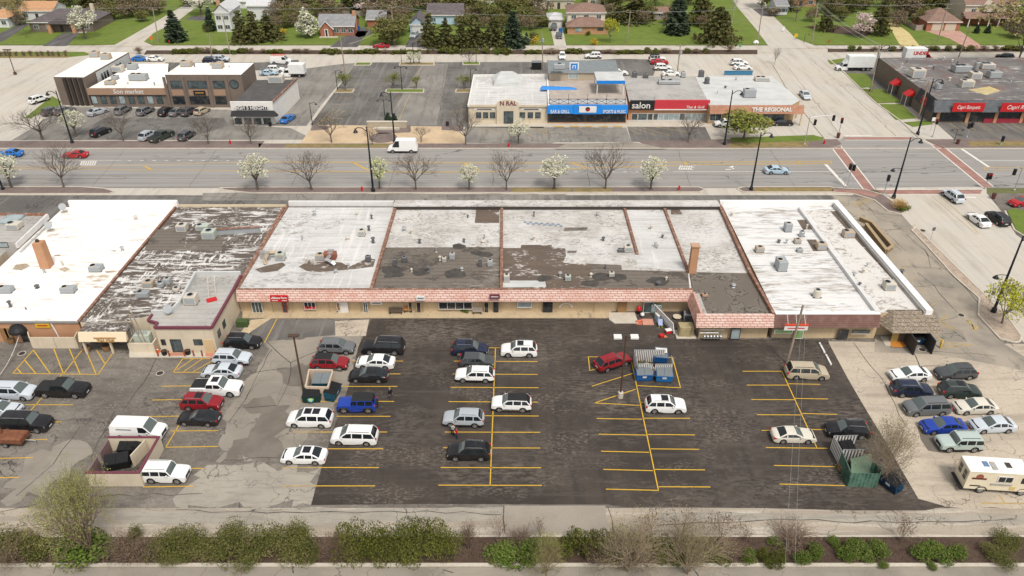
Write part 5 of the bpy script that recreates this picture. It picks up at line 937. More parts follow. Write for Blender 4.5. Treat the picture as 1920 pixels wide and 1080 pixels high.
 bpart(t,'underbody',M_under,'box',-L/2+.25,L/2-.25,-Wd/2+.2,Wd/2-.2,.18,min(zc-.12,.85))  # black box under the body; its colour also puts shade in wheel arches
 for wx in arches:
  for s in (1,-1):wheel(t,wx,s*(Wd/2-.12),rw)
 zl=ztop(L/2-.2)-.08;zt_=min(zd-.02,1.05) if not bed else 1.05
 for s in (1,-1):
  bpart(t,'headlight',M_head,'hexa',[(L/2-.42,s*Wd*.44-.09,zl-.12),(L/2-.05,s*Wd*.37-.16,zl-.16),(L/2-.05,s*Wd*.37+.16,zl-.16),(L/2-.42,s*Wd*.44+.04,zl-.12)],[(L/2-.45,s*Wd*.44-.09,zl+.06),(L/2-.12,s*Wd*.37-.16,zl+.0),(L/2-.12,s*Wd*.37+.16,zl+.0),(L/2-.45,s*Wd*.44+.04,zl+.06)])
  b=MB();tall=kind in ('suv','wagon','bigsuv','minivan','van','highvan','hatch','boxysuv','jeep');zz=.88 if tall else .74;b.box(-L/2-.015,-L/2+(.3 if not tall else .16),s*Wd*.41-.13,s*Wd*.41+.06,zz,zz+(.2 if tall else .14));b.build('taillight',M_tail,t)
  bpart(t,'body_mirror',M_paint,'hexa',[(xa-.42,s*(Wd/2+.02)-.1*(s<0),zc+.0),(xa-.25,s*(Wd/2+.02)-.1*(s<0),zc+.0),(xa-.25,s*(Wd/2+.02)+.1*(s>0)+.08*(s<0),zc),(xa-.42,s*(Wd/2+.02)+.1*(s>0)+.08*(s<0),zc)],[(xa-.42,s*(Wd/2+.06)-.08,zc+.15),(xa-.28,s*(Wd/2+.06)-.08,zc+.15),(xa-.28,s*(Wd/2+.06)+.08,zc+.15),(xa-.42,s*(Wd/2+.06)+.08,zc+.15)])
 bpart(t,'grille',M_trim,'box',L/2-.04,L/2+.012,-Wd*.27,Wd*.27,.42,zl-.1)
 bpart(t,'number_plate',M_plate,'box',L/2-.02,L/2+.03,-.26,.26,.38,.5);bpart(t,'number_plate',M_plate,'box',-L/2-.03,-L/2+.05,-.26,.26,.62,.76)
 if chrome:bpart(t,'chrome_strip',M_chrome,'box',-L/2+.9,L/2-.9,-Wd/2-.012,Wd/2+.012,.33,.38)
 for k in range(sunroof):b=MB();x1=xb-.2-k*.95;b.box(x1-.8,x1,-.46,.46,H+.02,H+.058);b.build('sunroof',M_moon,t)
 if rails:
  for s in (1,-1):bpart(t,'roof_rail',rails_m or M_chrome,'tube',[(xb-.2,s*(Wd/2-.33),H),(xb-.3,s*(Wd/2-.33),H+.07),(xc+.35,s*(Wd/2-.33),H+.05),(xc+.2,s*(Wd/2-.33),H-.02)],.025,5)
 if spare:
  bpart(t,'spare_wheel',M_tyre,'tube',[(-L/2-.22,0,.98),(-L/2+.02,0,.98)],.38,14)
 if kind=='jeep':
  for wx in arches:
   for s in (1,-1):bpart(t,'fender_flare',M_trim,'tube',[(wx-Ra-.1,s*(Wd/2+.04),rw*.9),(wx-Ra*.7,s*(Wd/2+.06),rw*2.05),(wx+Ra*.7,s*(Wd/2+.06),rw*2.05),(wx+Ra+.1,s*(Wd/2+.04),rw*.9)],.09,5)
 return t
WHEELS={}
def wheel(t,x,y,r):
 if r not in WHEELS:
  b=MB();n=16
  b.tube([(0,-.11,0),(0,-.085,0),(0,.085,0),(0,.11,0)],[r*.93,r,r,r*.93],n);tm=b.build('wheel',M_tyre,None,True);tm.data.set_sharp_from_angle(angle=R(35))
  b=MB();b.tube([(0,-.118,0),(0,.118,0)],r*.66,14)
  for k in range(5):
   pass
  rm=b.build('rim',M_rim);rd=MB()
  for k in range(5):
   a0=2*math.pi*k/5;c0,c1=a0+.16,a0+.95
   for s in (-1,1):rd.face([(r*.58*math.cos(c0),s*.12,r*.58*math.sin(c0)),(r*.58*math.cos(c1),s*.12,r*.58*math.sin(c1)),(r*.2*math.cos((c0+c1)/2),s*.12,r*.2*math.sin((c0+c1)/2))])
  sm=rd.build('rim_gap',M_under)
  WHEELS[r]=(tm.data,rm.data,sm.data)
  for o in (tm,rm,sm):bpy.data.objects.remove(o)
 a,c,d=WHEELS[r]
 o=new_obj('wheel',a,None,t);o.location=(x,y,r);o2=new_obj('rim',c,None,o);o3=new_obj('rim_gap',d,None,o)
PROTO={}
def proto(key,kind,**k):
 PROTO[key]=loft_car('parked_car',kind,**k)
proto('sedan','sedan');proto('sedan_s','sedan',sunroof=1);proto('coupe','coupe');proto('hatch','hatch');proto('suv','suv',rails=True,cladding=True);proto('suv_s','suv',rails=True,sunroof=1)
proto('suv_b','suv',roof_black=True,cladding=True,chrome=True);proto('wagon','wagon',rails=True,rails_m=M_trim,cladding=True);proto('bigsuv','bigsuv',rails=True,chrome=True);proto('boxy','boxysuv',rails=True,rails_m=M_trim,cladding=True)
proto('suv2d','boxysuv',rails=True,cladding=False);proto('minivan','minivan',rails=True,rails_m=M_trim);proto('minivan_s','minivan',sunroof=2);proto('jeep','jeep',roof_black=True,spare=True);proto('van','van',blind=.5);proto('highvan','highvan',blind=.5,cladding=True)
proto('pickup','pickup',bed=True,sunroof=1);proto('jeeptruck','pickup',bed=True,roof_black=True,cladding=True)
COLS=dict(white=(.74,.74,.72),pearl=(.70,.68,.62),silver=(.36,.385,.41),lsilver=(.50,.54,.58),grey=(.13,.135,.14),dgrey=(.06,.063,.066),black=(.012,.012,.014),red=(.23,.012,.018),bred=(.40,.012,.018),navy=(.013,.019,.045),blue=(.012,.045,.30),green=(.028,.04,.036),beige=(.42,.36,.26),cream=(.60,.56,.48),pale=(.40,.47,.44),bblue=(.015,.14,.45),sky=(.36,.47,.55),olive=(.035,.045,.035))
USED=set()
KINDN={'van':('parked_van','van'),'highvan':('delivery_van','van'),'pickup':('pickup_truck','pickup truck'),'jeeptruck':('pickup_truck','pickup truck')}
def car(key,col,px,py,hd,label,group=None,driving=False):
 """px = middle of the car, py = where its near wheels meet the ground, both sighted in the photo"""
 o=copy_tree(PROTO[key]);nm,cat=KINDN.get(key,('parked_car' if not driving else 'moving_car','car'));o.name=nm
 a=R(hd);Wd=CAR_W[key];Ln=CAR_L[key]
 off=abs(math.sin(a))*Ln*.33+abs(math.cos(a))*(Wd/2-.02)
 p=P(px,py);o.location=(p.x*(p.y+off)/p.y,p.y+off,.018);o.rotation_euler=(0,0,a);paint(o,COLS[col])
 tag(o,label,cat,group);return o
_k=dict(sedan='sedan',sedan_s='sedan',coupe='coupe',hatch='hatch',suv='suv',suv_s='suv',suv_b='suv',wagon='wagon',bigsuv='bigsuv',boxy='boxysuv',suv2d='boxysuv',minivan='minivan',minivan_s='minivan',jeep='jeep',van='van',highvan='highvan',pickup='pickup',jeeptruck='pickup')
CAR_W={k:CAR[v][1] for k,v in _k.items()};CAR_L={k:CAR[v][0] for k,v in _k.items()}
G1,G2,G3,G4,G5='cars in the left lot','cars in the middle lot','cars in the right lot','cars on the road','cars across the road'
for a in (
('minivan','lsilver',34,753,-3,'silver minivan cut by the left edge, parked left of the black pickup',G1),('jeeptruck','black',126,749,-2,'black pickup truck with a boxy cab parked alone below the yellow hatching',G1),
('sedan','lsilver',8,785,-3,'silver sedan nosing in at the left edge below the silver minivan',G1),('bigsuv','black',58,814,-2,'large black SUV parked just above the rusty trailer',G1),
('suv','black',459,657,-2,'black SUV beside the east wall of the stucco addition',G1),('suv','lsilver',439,688,-3,'silver SUV in the gap between the black SUV and the silver sedan',G1),('sedan','lsilver',420,712,178,'pale silver sedan directly above the white pickup',G1),
('pickup','white',412,746,-2,'white pickup truck with a black bed cover',G1),('suv_s','red',384,773,-2,'dark red SUV between the white pickup and a black coupe',G1),('coupe','black',378,802,177,'black coupe parked below the dark red SUV',G1),('van','white',268,829,-3,'white full size van half hidden behind the dumpster enclosure',G1),('suv2d','white',319,909,-1,'white two door SUV against the east wall of the dumpster enclosure',G1),
('suv','grey',634,667,-3,'two tone grey SUV at the head of the row left of the big black SUV',G2),('bigsuv','black',721,668,178,'very long black SUV beside the grey SUV',G2),('suv_b','red',621,697,-2,'red crossover with a black roof',G2),('sedan','white',706,695,177,'white sedan between the long black SUV and a black sedan',G2),('sedan','black',693,720,178,'black sedan above the teal dumpster and blue jeep',G2),('jeep','blue',672,776,180,'bright blue jeep with a black hard top and spare wheel',G2),
('minivan_s','white',585,805,178,'white minivan with two dark roof panels beside the green dumpster',G2),('minivan','white',668,838,178,'white minivan with a plain roof and dark rails',G2),('sedan_s','white',574,874,178,'white sedan alone at the lower left of the sealed lot',G2),('suv_s','navy',882,671,-3,'navy blue SUV at the top of the middle row',G2),('hatch','dgrey',895,692,-2,'dark grey hatchback squeezed between the navy SUV and white wagon',G2),('wagon','white',891,720,178,'white wagon below the dark grey hatchback',G2),('suv_s','white',973,672,179,'white SUV with a dark roof panel right of the centre line',G2),('suv_b','white',959,775,178,'white SUV with an all black roof',G2),
('suv','silver',870,804,178,'silver SUV with two people standing at its side',G2),('suv_s','black',880,867,179,'black SUV at the bottom of the middle row',G2),('suv_s','white',1245,778,-2,'white SUV below the blue dumpsters',G2),('minivan','beige',1508,715,-3,'beige minivan at the foot of the leaning utility pole',G2),('coupe','cream',1483,834,-1,'older cream white coupe left of the green fence enclosure',G2),('suv','black',1583,826,176,'black crossover behind the green fence enclosure',G2),
('sedan','white',1700,719,184,'white sedan above the navy SUV on the tan concrete',G3),('wagon','dgrey',1785,716,184,'dark grey wagon at the top right of the concrete lot',G3),('suv','navy',1703,749,-4,'navy SUV facing right between the white sedan and grey minivan',G3),('suv_s','green',1792,751,-4,'dark green SUV facing right beneath the dark grey wagon',G3),('minivan','grey',1730,783,183,'grey minivan above the blue sedan',G3),('sedan','cream',1821,780,182,'champagne sedan right of the grey minivan',G3),('sedan','blue',1761,817,182,'bright blue sedan on the tan concrete',G3),('sedan','lsilver',1853,815,182,'silver white sedan right of the blue sedan',G3),('boxy','pale',1790,850,180,'pale grey green boxy SUV above the cream step van',G3),
('sedan','bblue',22,296,180,'blue sedan driving at the far left of the road',G4,1),('coupe','bred',144,298,180,'red car driving left past the white lane stencil',G4,1),('highvan','white',756,288,180,'tall white van driving left along the far lane',G4,1),('sedan','sky',1455,328,0,'pale blue sedan waiting before the left crosswalk',G4,1),('suv','lsilver',1782,381,97,'silver SUV stopped at the lower crosswalk of the side street',G4,1),('sedan','white',1829,426,96,'white sedan queuing left of the black SUV on the side street',G4,1),('suv','black',1865,424,96,'black SUV queuing beside the white sedan on the side street',G4,1),('sedan','bred',1912,390,196,'red car turning in at the right edge',G4,1),
('suv','white',76,196,62,'white SUV in the driveway left of the fin office',G5),('suv','dgrey',101,219,60,'dark SUV at the corner of the fin office by the grass',G5),('suv','grey',124,218,58,'grey SUV second from the lamp post in front of the fin office',G5),('sedan','silver',186,219,58,'grey sedan in front of the low salon, left of the bare tree',G5),('suv','grey',233,216,80,'grey SUV behind the bare tree before the low salon',G5),('suv','grey',275,218,74,'blue grey SUV below the right end of the low salon',G5),('suv','black',314,219,80,'black SUV first of the tight row under the round window block',G5),('sedan','grey',335,219,76,'grey sedan second in the tight row under the round window block',G5),('suv','dgrey',357,219,74,'dark grey SUV third in the tight row under the round window block',G5),('hatch','beige',381,217,72,'small beige hatchback fourth in the tight row under the round window block',G5),
('suv','black',192,258,68,'black SUV by the sidewalk left of the middle bare tree',G5),('suv','silver',280,265,76,'grey SUV parked left of the dark pickup by the sidewalk',G5),('pickup','olive',306,268,70,'dark green pickup by the sidewalk',G5),('suv','dgrey',352,265,80,'dark SUV alone right of the green pickup by the sidewalk',G5),('coupe','bblue',541,232,75,'blue car beside the white walled bar',G5),
('van','white',528,121,0,'white work van with a red ladder rack on the back drive',G5),('suv','white',518,137,0,'white SUV beside the white box truck',G5),('sedan','sky',505,143,0,'pale silver sedan behind the round window block',G5),('coupe','bred',715,91,180,'red sports car on the back street',G5),('suv','silver',777,73,262,'silver SUV on the drive of the light blue garage',G5),('suv','dgrey',1038,58,262,'dark SUV nearest the white garage',G5),('sedan','dgrey',1048,73,268,'dark sedan lower on the driveway of the white garage',G5),('hatch','white',1054,112,268,'small white car seen end on behind the bar',G5),('suv','white',1112,111,180,'white SUV in the lane behind the bar',G5),('jeep','white',1232,117,0,'white and black jeep at the back of the row behind the salon',G5),('sedan','bred',1236,122,0,'orange red car second in the row behind the salon',G5),('suv','white',1242,133,0,'white SUV third in the row behind the salon',G5),('sedan','white',1258,144,0,'white sedan nearest the roof of the salon',G5),('sedan','white',1160,142,0,'white car half hidden by the terrace roof of the bar',G5),('suv','white',1385,124,0,'white SUV farther of the two behind the corner cafe',G5),('sedan','white',1392,132,0,'white sedan behind the blue fence of the corner cafe',G5),('suv','white',1358,240,182,'white car under the green tree at the corner cafe',G5),('sedan','black',1465,237,0,'black sedan in front of the corner cafe',G5),('sedan','lsilver',1508,187,268,'silver car coming down the side street past the corner cafe',G5),('suv','black',1882,114,150,'dark SUV under the tall budding tree at the far right',G5),('sedan','bblue',265,116,0,'blue and white car left of two behind the low salon',G5),('sedan','white',292,116,0,'white car right of two behind the low salon',G5),('suv','navy',398,120,0,'dark blue SUV behind the round window block',G5),('suv','lsilver',415,117,0,'silver SUV behind the round window block',G5),('sedan','sky',130,58,80,'pale blue car under the porch roof of the ranch house',G5)):
 car(*a[:7],driving=len(a)>7)
p=P(1117,697);o=copy_tree(PROTO['wagon']);o.name='parked_car';c_=P(1150,694);o.location=(c_.x,c_.y+.9,.018);o.rotation_euler[2]=R(27);paint(o,COLS['red']);tag(o,'dark red crossover parked askew against the striped dumpster fence','car',G2)
for o in PROTO.values():drop(o)
# ladder rack of the work van
r_=[o for o in COL.objects if o.get('label','').startswith('white work van')][0];b=MB()
for s in (-.7,.7):b.tube([(-2.4,s,2.3),(1.2,s,2.3)],.06,4)
for k in range(7):b.tube([(-2.4+k*.6,-.7,2.3),(-2.4+k*.6,.7,2.3)],.05,4)
b.build('ladder_rack',plain('orange_red',(.6,.07,.03)),r_)
# lettering on the full size van
r_=[o for o in COL.objects if o.get('label','').startswith('white full size van')][0];bpart(r_,'side_lettering',M_hg_ :=plain('faded_grey',(.25,.26,.27)),'box',-1.9,-.2,-1.022,-1.0,1.62,1.74)
def truck(name,label,px,py,hd,L,Hb,cabcol=(.72,.72,.71),big=False,text=None):
 t=empty(name,(0,0,0));cabL=CAR['cutaway'][0]
 c=loft_car('cab','cutaway',chrome=False)
 for ch in list(c.children):ch.parent=t;ch.location.x+=L/2-cabL/2;
 bpy.data.objects.remove(c)
 bpart(t,'cargo_box',plain('cargo_white',(.70,.71,.70),.5),'cbox',-L/2,L/2-cabL+.35,-1.2,1.2,.95,Hb,.06)
 bpart(t,'chassis',M_under,'box',-L/2+.2,L/2-1.2,-.9,.9,.5,.93)
 for s in (1,-1):wheel(t,-L/2+1.4,s*.98,.4 if not big else .5);
 if big:
  for s in (1,-1):wheel(t,-L/2+2.6,s*.98,.5)
  bpart(t,'wind_fairing',M_paint,'hexa',[(L/2-cabL+.36,-1,2.0),(L/2-cabL+1.1,-1,2.0),(L/2-cabL+1.1,1,2.0),(L/2-cabL+.36,1,2.0)],[(L/2-cabL+.36,-1,3.0),(L/2-cabL+.6,-1,2.9),(L/2-cabL+.6,1,2.9),(L/2-cabL+.36,1,3.0)])
 if text:lettering(text,1.25,(0,-1.22,2.3),M_redp,t,bold=.05)
 bpart(t,'rub_rail',M_galv,'box',-L/2+.1,L/2-cabL+.2,-1.215,1.215,.96,1.06)
 p=P(px,py);t.location=(p.x,p.y+1.2,.018);t.rotation_euler[2]=R(hd);paint(t,cabcol);return tag(t,label,'truck')
truck('box_truck','white box truck parked behind the white walled bar',548,146,180,6.6,3.4);truck('box_truck','large white box truck beside the brown side wall of the banquet hall',1603,134,180,9.6,4.0,big=True);truck('box_truck','white truck with big red lettering behind the banquet hall roof',1723,116,0,8.2,3.6,cabcol=COLS['bred'],text='LINDER')
# cream step van
t=empty('ice_cream_van',(0,0,0));L=7.0;M_cr=plain('cream_paint',(.70,.62,.46),.45)
b=MB();b.hexa([(-L/2,-1.12,.62),(L/2-.9,-1.12,.62),(L/2-.9,1.12,.62),(-L/2,1.12,.62)],[(-L/2,-1.08,2.95),(L/2-1.2,-1.08,2.95),(L/2-1.2,1.08,2.95),(-L/2,1.08,2.95)]);b.hexa([(L/2-.899,-1.05,.62),(L/2,-.95,.62),(L/2,.95,.62),(L/2-.899,1.05,.62)],[(L/2-.95,-1.0,1.75),(L/2-.1,-.9,1.35),(L/2-.1,.9,1.35),(L/2-.95,1.0,1.75)]);b.build('body',M_cr,t)
bpart(t,'roof',plain('roof_white',(.8,.78,.72),.5),'cbox',-L/2-.03,L/2-1.1,-1.12,1.12,2.951,3.05,.05)
for nm,q,m in (('serving_window',(-.6,.85,1.75,2.55),M_frame),('side_window',(1.75,2.4,1.75,2.45),M_cglass),('fuel_panel',(.9,1.4,.75,1.25),plain('mustard_panel',(.6,.45,.17)))):so=bpart(t,nm,m,'box',q[0],q[1],-1.15,-1.05,q[2],q[3])
for k in (0,1):bpart([o for o in t.children if o.name.startswith('serving')][0],'pane',M_cglass,'box',-.5+k*.7,.12+k*.7,-1.165,-1.151,1.83,2.47)
bpart(t,'serving_shelf',M_galv,'box',-1.1,1.0,-1.2,-1.1,1.38,1.52);bpart(t,'rear_bumper',M_trim,'box',-L/2-.3,-L/2-.02,-1.15,1.15,.45,.62)
for sy in (-.5,.5):
 for sz in (1.45,2.05):bpart(t,'rear_window',M_cglass,'box',-L/2-.02,-L/2+.05,sy-.28,sy+.28,sz,sz+.5)
for xx,m in ((-1.6,plain('vent_blue',(.12,.2,.35))),(-.9,M_rgrey),(.6,M_dframe)):bpart(t,'roof_vent',m,'box',xx-.25,xx+.25,-.35 if xx!=-.9 else -.8,.35,3.05,3.12)
bpart(t,'ribbon',plain('chocolate',(.12,.03,.02)),'box',-3.05,-1.65,-1.15,-1.1,1.98,2.16);bpart(t,'badge',plain('chocolate2',(.28,.09,.05)),'tube',[(-2.35,-1.13,2.3),(-2.35,-1.105,2.3)],.36,14);bpart(t,'price_marks',M_dframe,'box',-3.0,-2.0,-1.15,-1.1,1.02,1.16)
for xx in (-1.75,2.25):
 for s in (1,-1):wheel(t,xx,s*.98,.42)
b=MB()
for s in (-1,1):b.tube([(-1.75+.56*math.cos(math.pi*k/8),s*1.13,.42+.56*math.sin(math.pi*k/8)) for k in range(9)],.06,5);b.tube([(2.25+.56*math.cos(math.pi*k/8),s*1.08,.42+.56*math.sin(math.pi*k/8)) for k in range(9)],.06,5)
b.build('wheel_arch',M_trim,t);bpart(t,'windshield',M_cshield,'hexa',[(L/2-.95,-.95,1.8),(L/2-.92,-.95,1.8),(L/2-.92,.95,1.8),(L/2-.95,.95,1.8)],[(L/2-1.13,-.95,2.7),(L/2-1.1,-.95,2.7),(L/2-1.1,.95,2.7),(L/2-1.13,.95,2.7)])
for s in (-.7,.7):bpart(t,'headlight',M_head,'tube',[(L/2-.02,s,1.0),(L/2+.05,s,1.0)],.14,10)
bpart(t,'chassis',M_under,'box',-L/2+.1,L/2-.2,-.8,.8,.35,.65)
p=P(1868,929);t.location=(p.x+.2,p.y+1.2,.02);t.rotation_euler[2]=R(-5);tag(t,'cream step van with a brown badge and serving window at the right edge','van')
# rusty towed barrel trailer
t=empty('barrel_trailer',tuple(P(12,838)),R(-3),'rusty brown barrel trailer with a tow bar at the left edge','trailer')
rust=mat('rust',(.16,.06,.03),.9,(('noise',2,.45,.65,(.25,.11,.06),.7),('noise',8,.5,.7,(.08,.03,.02),.6)))
bpart(t,'barrel',rust,'cbox',-1.9,2.0,-.15,1.5,.6,1.35,.18);b=MB();b.tube([(1.9,.65,.55),(3.1,.65,.5)],.06,5);b.tube([(3.0,.65,.05),(3.0,.65,.8)],.05,5);b.build('tow_bar',M_galv,t);bpart(t,'flue',rust,'cyl',-.5,.7,1.3,2.3,.12)
for y in (-.1,1.45):wheel(t,.1,y,.33)
# ================================================================== TREES AND SHRUBS
def leafmat(name,c,lo,hi,dead=None):
 L_=[('island',0,.0,1.0,lo,.8),('noise',.55,.42,.62,hi,.6),('noise',1.6,.5,.68,lo,.5)]
 if dead:L_.append(('noise',1.1,.5,.62,dead,.6))
 return mat(name,c,.85,tuple(L_),spec=.1)
M_bark=mat('grey_bark',(.135,.11,.09),.95,(('noise',3,.45,.65,(.08,.065,.055),.7),));M_bark2=mat('pale_bark',(.42,.38,.33),.9,(('noise',1.5,.45,.65,(.3,.26,.22),.7),));M_ptwig=mat('pale_twigs',(.30,.23,.165),.95);M_twig=mat('brown_twigs',(.17,.115,.085),.95,(('noise',1.2,.45,.65,(.24,.18,.13),.6),))
M_blos=leafmat('white_blossom',(.60,.59,.46),(.34,.35,.20),(.72,.70,.60));M_gblos=leafmat('greenish_blossom',(.56,.58,.33),(.30,.34,.12),(.66,.66,.48));M_pinkb=leafmat('pink_blossom',(.62,.48,.47),(.42,.28,.27),(.72,.62,.60));M_bud=leafmat('spring_leaves',(.20,.215,.045),(.105,.125,.03),(.29,.30,.08));M_ybud=leafmat('yellow_green_leaves',(.42,.42,.03),(.26,.29,.02),(.52,.50,.08))
M_haze=leafmat('pale_spring_leaves',(.21,.215,.075),(.125,.14,.05),(.30,.29,.13));M_hz3=leafmat('tan_haze_leaves',(.34,.29,.10),(.22,.185,.06),(.42,.37,.16));M_hz2=leafmat('lime_haze_leaves',(.30,.305,.09),(.19,.205,.055),(.38,.37,.15));M_spr=leafmat('spruce_needles',(.055,.078,.045),(.024,.038,.024),(.095,.125,.07));M_pine=leafmat('pine_needles',(.105,.11,.038),(.045,.055,.022),(.17,.165,.06),(.15,.11,.045));M_shr=leafmat('shrub_leaves',(.14,.145,.04),(.062,.072,.022),(.215,.21,.07),(.20,.155,.085));M_grn=leafmat('bright_shrub_leaves',(.125,.18,.03),(.045,.075,.015),(.165,.21,.05),(.15,.125,.06));M_hed=leafmat('hedge_leaves',(.12,.13,.024),(.052,.064,.014),(.19,.195,.05));M_dryl=leafmat('dry_leaves',(.21,.155,.095),(.12,.085,.055),(.28,.22,.14));M_fors=leafmat('forsythia_flowers',(.55,.36,.02),(.36,.24,.02),(.62,.45,.06));M_brownt=leafmat('bare_thicket',(.20,.15,.10),(.12,.088,.06),(.27,.205,.135),(.19,.185,.07));M_olive=leafmat('olive_leaves',(.155,.15,.05),(.075,.08,.026),(.22,.2,.075))
def leaves(mb,c,rad,n,size,rg,shell=.55,flat=0):
 for _ in range(n):
  while True:
   v=Vector((rg.uniform(-1,1),rg.uniform(-1,1),rg.uniform(-1,1)))
   if shell*shell<v.length_squared<=1:break
  p=Vector((c[0]+v.x*rad[0],c[1]+v.y*rad[1],c[2]+v.z*rad[2]))
  a=Vector((rg.gauss(0,1),rg.gauss(0,1),rg.gauss(0,1)*(1-flat))).normalized();b_=a.cross(Vector((rg.gauss(0,1),rg.gauss(0,1),rg.gauss(0,1)))).normalized()
  s=size*rg.uniform(.6,1.35);a*=s;b_*=s*.62
  mb.face([p-a,p-b_,p+a,p+b_])
def branches(mb,p,d,ln,r,lv,rg,up=.25,spread=.75,ns=(5,4,4,3),tips=None,minr=.016,sides=(7,5,4,3,3)):
 segs=3;pts=[p];dd=d.copy()
 for k in range(segs):
  dd=(dd+Vector((rg.gauss(0,.12),rg.gauss(0,.12),rg.gauss(0,.06)+up*.12))).normalized();pts.append(pts[-1]+dd*ln/segs)
 r1=max(r*.55,minr);mb.tube(pts,[r,r*.85,r*.7,r1],sides[min(lv,4)],cap=False)
 if lv>=len(ns):
  if tips is not None:tips.append(pts[-1])
  return
 for k in range(ns[lv]):
  t=rg.uniform(.45,1) if k else 1.0;i=min(int(t*segs),segs-1);q=pts[i].lerp(pts[i+1],t*segs-i)
  ang=2*math.pi*(k/ns[lv])+rg.uniform(-.5,.5);ref=Vector((0,0,1)) if abs(dd.z)<.9 else Vector((1,0,0))
  s1=dd.cross(ref).normalized();s2=dd.cross(s1);nd=(dd+(s1*math.cos(ang)+s2*math.sin(ang))*spread*rg.uniform(.7,1.2)).normalized()
  branches(mb,q,nd,ln*rg.uniform(.6,.82),max(r*.52,minr),lv+1,rg,up,spread,ns,tips,minr,sides)
def bare(seed,h=8.0,trunk=2.2,ns=(6,4,4,3),spread=.85,m=None,leaf=None,nl=0,ls=.12,up=.3,minr=.017,nm='bare_tree',multi=1):
 rg=random.Random(seed);t=empty(nm,(0,0,0));b=MB();tw=MB();tips=[]
 for s in range(multi):
  d0=Vector((0,0,1)) if multi==1 else Vector((math.cos(6.28*s/multi)*.4,math.sin(6.28*s/multi)*.4,1)).normalized()
  p1=d0*trunk+Vector((rg.gauss(0,.08),rg.gauss(0,.08),0));b.tube([(0,0,-.1),(0,0,.25),p1*.5,p1],[.24,.17,.14,.13] if multi==1 else [.09,.08,.06,.05],8,cap=False)
  for k in range(ns[0]):
   ang=6.283*k/ns[0]+rg.uniform(-.3,.3);tilt=rg.uniform(.35,1.0)*spread
   d=Vector((math.cos(ang)*tilt,math.sin(ang)*tilt,1-.25*tilt)).normalized()
   branches(tw,p1*rg.uniform(.86,1.0),d,(h-trunk)*rg.uniform(.42,.55),.085 if multi==1 else .035,1,rg,up,.62,ns,tips,minr)
 b.build('trunk',m or M_bark,t);tw.build('branches',m or M_bark,t)
 if leaf:
  lf=MB()
  for q in tips:leaves(lf,q,(.35,.35,.3),nl,ls,rg,0)
  lf.build('crown',leaf,t)
 return t
def clumpy(seed,h,rad,z0,m,nclump=26,per=34,ls=.2,nm='flowering_tree',cone=0,trunk=True,core=True,tr=.12,clump=.34,tm=None,inner=None):
 rg=random.Random(seed);t=empty(nm,(0,0,0));cz=(z0+h)/2;rz=(h-z0)/2
 if trunk:
  b=MB();b.tube([(0,0,-.1),(.02,0,z0*.6),(0,.03,z0+rz*.5)],[tr*1.4,tr,tr*.7],7);
  for k in range(6):a=k*1.05;b.tube([(0,0,z0*.9+k*.06),(math.cos(a)*rad*.4,math.sin(a)*rad*.4,cz),(math.cos(a)*rad*.7,math.sin(a)*rad*.7,cz+rz*.35)],[tr*.6,tr*.35,tr*.15],5,cap=False)
  b.build('trunk',tm or M_bark,t)
 f=MB()
 for k in range(nclump):
  while True:
   v=Vector((rg.uniform(-1,1),rg.uniform(-1,1),rg.uniform(-1,1)))
   if .3<v.length_squared<=1:break
  w_=1.0 if not cone else (1-cone*(v.z+1)/2)
  c=(v.x*rad*w_*(1-clump*.6),v.y*rad*w_*(1-clump*.6),cz+v.z*rz*(1-clump*.5));cr=rad*clump*rg.uniform(.65,1.25)*max(w_,.4)
  leaves(f,c,(cr,cr,cr*.8),per,ls,rg,.4)
 if core:leaves(f,(0,0,cz),(rad*.6*(1-cone*.4),rad*.6*(1-cone*.4),rz*.75),nclump*3,ls*1.1,rg,0)
 f.build('crown',m,t);return t
def conifer(seed,h,rad,m,z0=.5,droop=.22,levels=15,nb=13,ls=.42,irr=.12,nm='spruce_tree',top=.05):
 rg=random.Random(seed);t=empty(nm,(0,0,0));b=MB();b.tube([(0,0,-.1),(0,0,h*.9)],[.22,.05],7);b.build('trunk',M_bark,t);f=MB()
 for i in range(levels):
  u=i/(levels-1);z=z0+(h-z0)*u;R_=rad*((1-u)**.85+top)*rg.uniform(1-irr,1+irr)
  n=max(4,int(nb*(1-u*.6)))
  for k in range(n):
   a=6.283*(k+rg.random())/n;r=R_*rg.uniform(.72,1.12);dx,dy=math.cos(a),math.sin(a)
   for s in range(5):
    q=(s+.7)/5;c=(dx*r*q,dy*r*q,z-droop*r*q*q+rg.uniform(-.12,.12));leaves(f,c,(.32*ls/.42,.32*ls/.42,.16),5 if s>1 else 3,ls,rg,0,.5)
 f.build('crown',m,t);return t
def shrub(seed,w,d,h,m,n=900,ls=.11,nm='shrub',lumps=9,stems=True,box=False):
 rg=random.Random(seed);t=empty(nm,(0,0,0));f=MB()
 if stems:
  b=MB()
  for k in range(7):a=rg.uniform(0,6.28);b.tube([(rg.uniform(-.15,.15),rg.uniform(-.1,.1),0),(math.cos(a)*w*.3,math.sin(a)*d*.3,h*.7)],[.025,.012],4,cap=False)
  b.build('stems',M_twig,t)
 for k in range(lumps):
  if box:c=(rg.uniform(-.42,.42)*w,rg.uniform(-.36,.36)*d,h*rg.uniform(.2,.68));r=(min(w,d)*.32,d*.26,h*.33)
  else:a=rg.uniform(0,6.28);q=rg.uniform(0,.62);c=(math.cos(a)*q*w*.5,math.sin(a)*q*d*.5,h*rg.uniform(.22,.6));r=(w*.27,d*.27,h*.36)
  leaves(f,c,r,n//lumps,ls,rg,.55)
 f.build('foliage',m,t);return t
